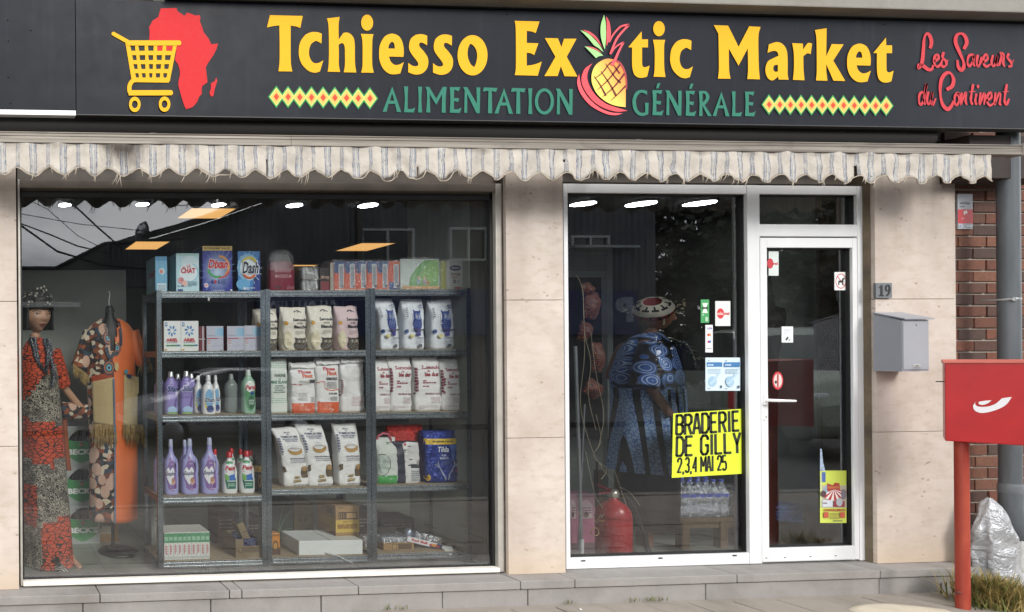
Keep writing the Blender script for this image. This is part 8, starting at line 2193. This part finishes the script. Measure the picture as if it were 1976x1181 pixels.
MB().box(rx(1098), rx(1222), YO + .22, YO + .3, rz_(1150, 480), rz_(1150, 475)).build('trim', M('#8d9290', .5), ls, True)
# low gabled shed at the left
sh2 = thing('low_shed', 'low grey gabled shed across the street, mirrored behind the headwrapped mannequin', 'shed', (rx(120), YO + 1, 0))
gx = [(rx(-260), 0), (rx(335), 0), (rx(335), rz_(330, 470)), (rx(190), rz_(190, 481)), (rx(100), rz_(100, 526)), (rx(-260), rz_(-260, 524))]
MB().prism(gx, YO + .3, YO + 1).build('wall', M('#4c504e', .8, var=.12, vs=1), sh2, True)
m = MB(); vs = []; a0, a1 = rx(190), rx(335)
for i in range(61): x = a0 + (a1 - a0) * i / 60; y = YO + 1.02 + (.05 if (i // 2) % 2 else 0); vs += [Vector((x, y, rz_(240, 560))), Vector((x, y, rz_(190, 481) - .03))]
m.add(vs, [(2 * i, 2 * i + 1, 2 * i + 3, 2 * i + 2) for i in range(60)]); m.build('cladding', CLAD, sh2, True)
m = MB()
for p, q in zip(gx[2:], gx[3:]): m.tube([(p[0], YO + 1.0, p[1]), (q[0], YO + 1.0, q[1])], .07, 6)
m.build('roof_edge', DARKR, sh2, True)
MB().box(rx(-260), rx(145), YO + 1.0, YO + 1.1, rz_(60, 598), rz_(60, 588)).build('gutter', M('#b5b8b6', .5), sh2, True)
# curved flue on the roof
fl = thing('roof_flue', 'curved black and silver flue pipe on the roof across the street', 'flue', (rx(268), YO + .6, rz_(268, 468)))
q = lambda x, y: RP(x, y, YO + .6) - fl.location
MB().tube([q(268, 475), q(268, 460), q(269, 448), q(275, 440), q(283, 437)], [.13, .13, .15, .17, .19], 16).build('pipe', M('#3a3c3e', .35, .5), fl); MB().tube([q(269, 452), q(273, 443), q(279, 439)], [.155, .175, .19], 16).build('elbow', M('#b9bcbe', .3, .7), fl)
# overhead cables
for i, (pts, d) in enumerate(((((36, 432), (110, 485), (200, 512), (300, 520)), -9.0), (((36, 430), (90, 450), (150, 475), (215, 490)), -9.3), (((143, 396), (190, 440), (238, 482)), -10.0), (((92, 404), (150, 455), (200, 480)), -12.0), (((36, 412), (150, 432), (300, 448), (420, 456)), -13.0))):
    c = RP(*pts[0], d)
    k = thing('overhead_cable', ['thick sagging black cable lowest in the mirrored sky', 'second sagging cable just above the lowest one in the mirrored sky', 'straight taut cable running down towards the amber panel, mirrored', 'thin slanting cable left of the straight taut one, mirrored', 'faint thin cable nearly level across the mirrored sky'][i], 'cable', c, 'cables above the street')
    ext = [RP(pts[0][0] - 60, pts[0][1] - 30, d) - c] + [RP(x, y, d) - c for x, y in pts]
    MB().tube(ext, (.022, .016, .020, .010, .010)[i], 6).build('cable', M('#1a1a1a', .6), k)
# trees right of the hall
LEAF = NT('leaf_green'); _p = LEAF.geo(); LEAF.base(LEAF.mix(LEAF.noise(_p, 1.5, 4), '#10160d', '#1f2914'), .6); LEAF = LEAF.m
BARK = mat_stone('#4a4038', '#5f5348', 'bark', .8)
rl_ = random.Random(3)
lfm = None
for i, (px, d, hh2, R) in enumerate(((1330, -19, 9.5, 2.6), (1450, -18, 8.5, 2.4), (1560, -19, 9.8, 2.7), (1690, -18, 9.0, 2.6))):
    c = RP(px, 500, d)
    t = thing('tree', ['dark leafy tree nearest the corrugated hall, mirrored in the entrance window', 'dark leafy tree mirrored behind the white mullion', 'dark leafy tree mirrored in the door glass', 'dark leafy tree furthest along the street, mirrored past the door'][i], 'tree', (c.x, d, 0), 'trees across the street')
    MB().tube([(0, 0, -.1), (.1, .05, hh2 * .3), (0, .1, hh2 * .6), (.1, 0, hh2 * .9)], [.22, .17, .11, .03], 10).tube([(.08, .05, hh2 * .35), (1.0, .3, hh2 * .6)], [.09, .03], 8).tube([(.05, .05, hh2 * .3), (-1.1, -.2, hh2 * .55)], [.09, .03], 8).build('trunk', BARK, t)
    m = MB()
    cl = [(Vector((rl_.gauss(0, R * .42), rl_.gauss(0, R * .42), hh2 * rl_.uniform(.14, .98))), rl_.uniform(.5, 1.1)) for _ in range(130)]
    for k in range(5200):
        cc, r_ = cl[k % 130]
        p_ = cc + Vector((rl_.gauss(0, r_ * .5), rl_.gauss(0, r_ * .5), rl_.gauss(0, r_ * .4)))
        a_ = Vector((rl_.uniform(-1, 1), rl_.uniform(-1, 1), rl_.uniform(-1, 1))).normalized() * rl_.uniform(.10, .22); b_ = a_.cross(Vector((rl_.uniform(-1, 1), rl_.uniform(-1, 1), rl_.uniform(-1, 1)))).normalized() * rl_.uniform(.07, .14)
        m.add([p_ - a_, p_ + b_, p_ + a_, p_ - b_], [(0, 1, 2, 3)])
    m.build('crown', LEAF, t)
# two parked cars
def car(label, x, y, L, colr, flip, plate_=None, extra=None):
    t = thing('parked_car', label, 'car', (x, y, -.12), 'vehicles parked on the street', math.pi if flip else 0)
    PNT = M(colr, .22, .15, var=.04); GLS = M('#14181b', .05); TY = M('#161616', .8); RIM = M('#a9acae', .3, .7)
    secs = []   # along x from rear to nose: (x, bottom, belt z, roof z, half width belt, half width roof)
    for fx_, zb, zm, zr, wb, wr2 in ((-.5, .42, .70, .80, .70, .62), (-.485, .30, .86, 1.12, .80, .60), (-.40, .24, .92, 1.40, .86, .60), (-.22, .22, .94, 1.48, .88, .62), (.0, .22, .94, 1.48, .88, .62), (.12, .22, .94, 1.38, .88, .60), (.26, .22, .93, 1.00, .87, .66), (.40, .24, .86, .90, .84, .66), (.48, .30, .74, .78, .76, .60), (.5, .40, .60, .66, .66, .54)):
        X_ = fx_ * L; r_ = []
        for yy, z2 in ((-wb * .9, zb), (-wb, zb + .15), (-wb, zm), (-wr2, zr - .05), (-wr2 * .6, zr), (wr2 * .6, zr), (wr2, zr - .05), (wb, zm), (wb, zb + .15), (wb * .9, zb)): r_.append(Vector((X_, yy, z2)))
        secs.append(r_)
    m = MB().loft(secs, 0, True)
    n = 10
    for fi, f in enumerate(m.f[:90]):
        i, j = divmod(fi, n)
        if j in (2, 6) and 1 <= i <= 5: m.m[fi] = 1
        if j in (3, 4, 5) and i in (5, 1): m.m[fi] = 1
    m.build('body', [PNT, GLS], t)
    for sx in (-.31, .31):
        for sy in (-1, 1):
            w_ = MB().lathe([(.0, -.1), (.24, -.1), (.315, -.085), (.315, .085), (.24, .1), (.0, .1)], (0, 0, 0), 24).build('wheel', TY, t); w_.matrix_local = Matrix.Translation((sx * L, sy * .80, .315)) @ Matrix.Rotation(math.pi / 2, 4, 'X')
            h_ = MB().lathe([(.0, -.108), (.20, -.108), (.21, -.10), (.21, .10), (.20, .108), (0, .108)], (0, 0, 0), 20).build('rim', RIM, w_)
    for sy in (-1, 1):
        MB().box(L * .455, L * .485, sy * .66 - .14, sy * .66 + .10, .62, .74, .02).build('headlight', M('#cfd4d6', .1), t); MB().box(-L * .492, -L * .47, sy * .66 - .09, sy * .66 + .11, .72, .92, .02).build('tail_light', M('#7a1216', .2), t)
        MB().box(L * .14, L * .17, sy * .88 - .04 + sy * .06, sy * .88 + .04 + sy * .08, .92, 1.04, .02).build('door_mirror', PNT, t)
        MB().box(-.005 * L, .0, sy * .884 - .002, sy * .884 + .002, .35, .93).build('door_gap', M('#111111', .8), t)
    np_ = MB().box(L * .498, L * .506, -.26, .26, .44, .56, .003).build('number_plate', M('#d9d9d4', .5), t)
    return t
c1 = RP(420, 800, -8.2); car('silver hatchback parked across the street, mirrored among the detergent bottles', c1.x, -8.2, 3.9, '#9a9da0', True)
c2 = RP(1545, 800, -5.4)
t = car('grey green van parked with its nose towards the shop, mirrored in the door glass', c2.x + .9, -6.2, 4.2, '#8b9489', False)
t.rotation_euler = (0, 0, math.radians(118)); t.scale = (1, 1.05, 1.45)
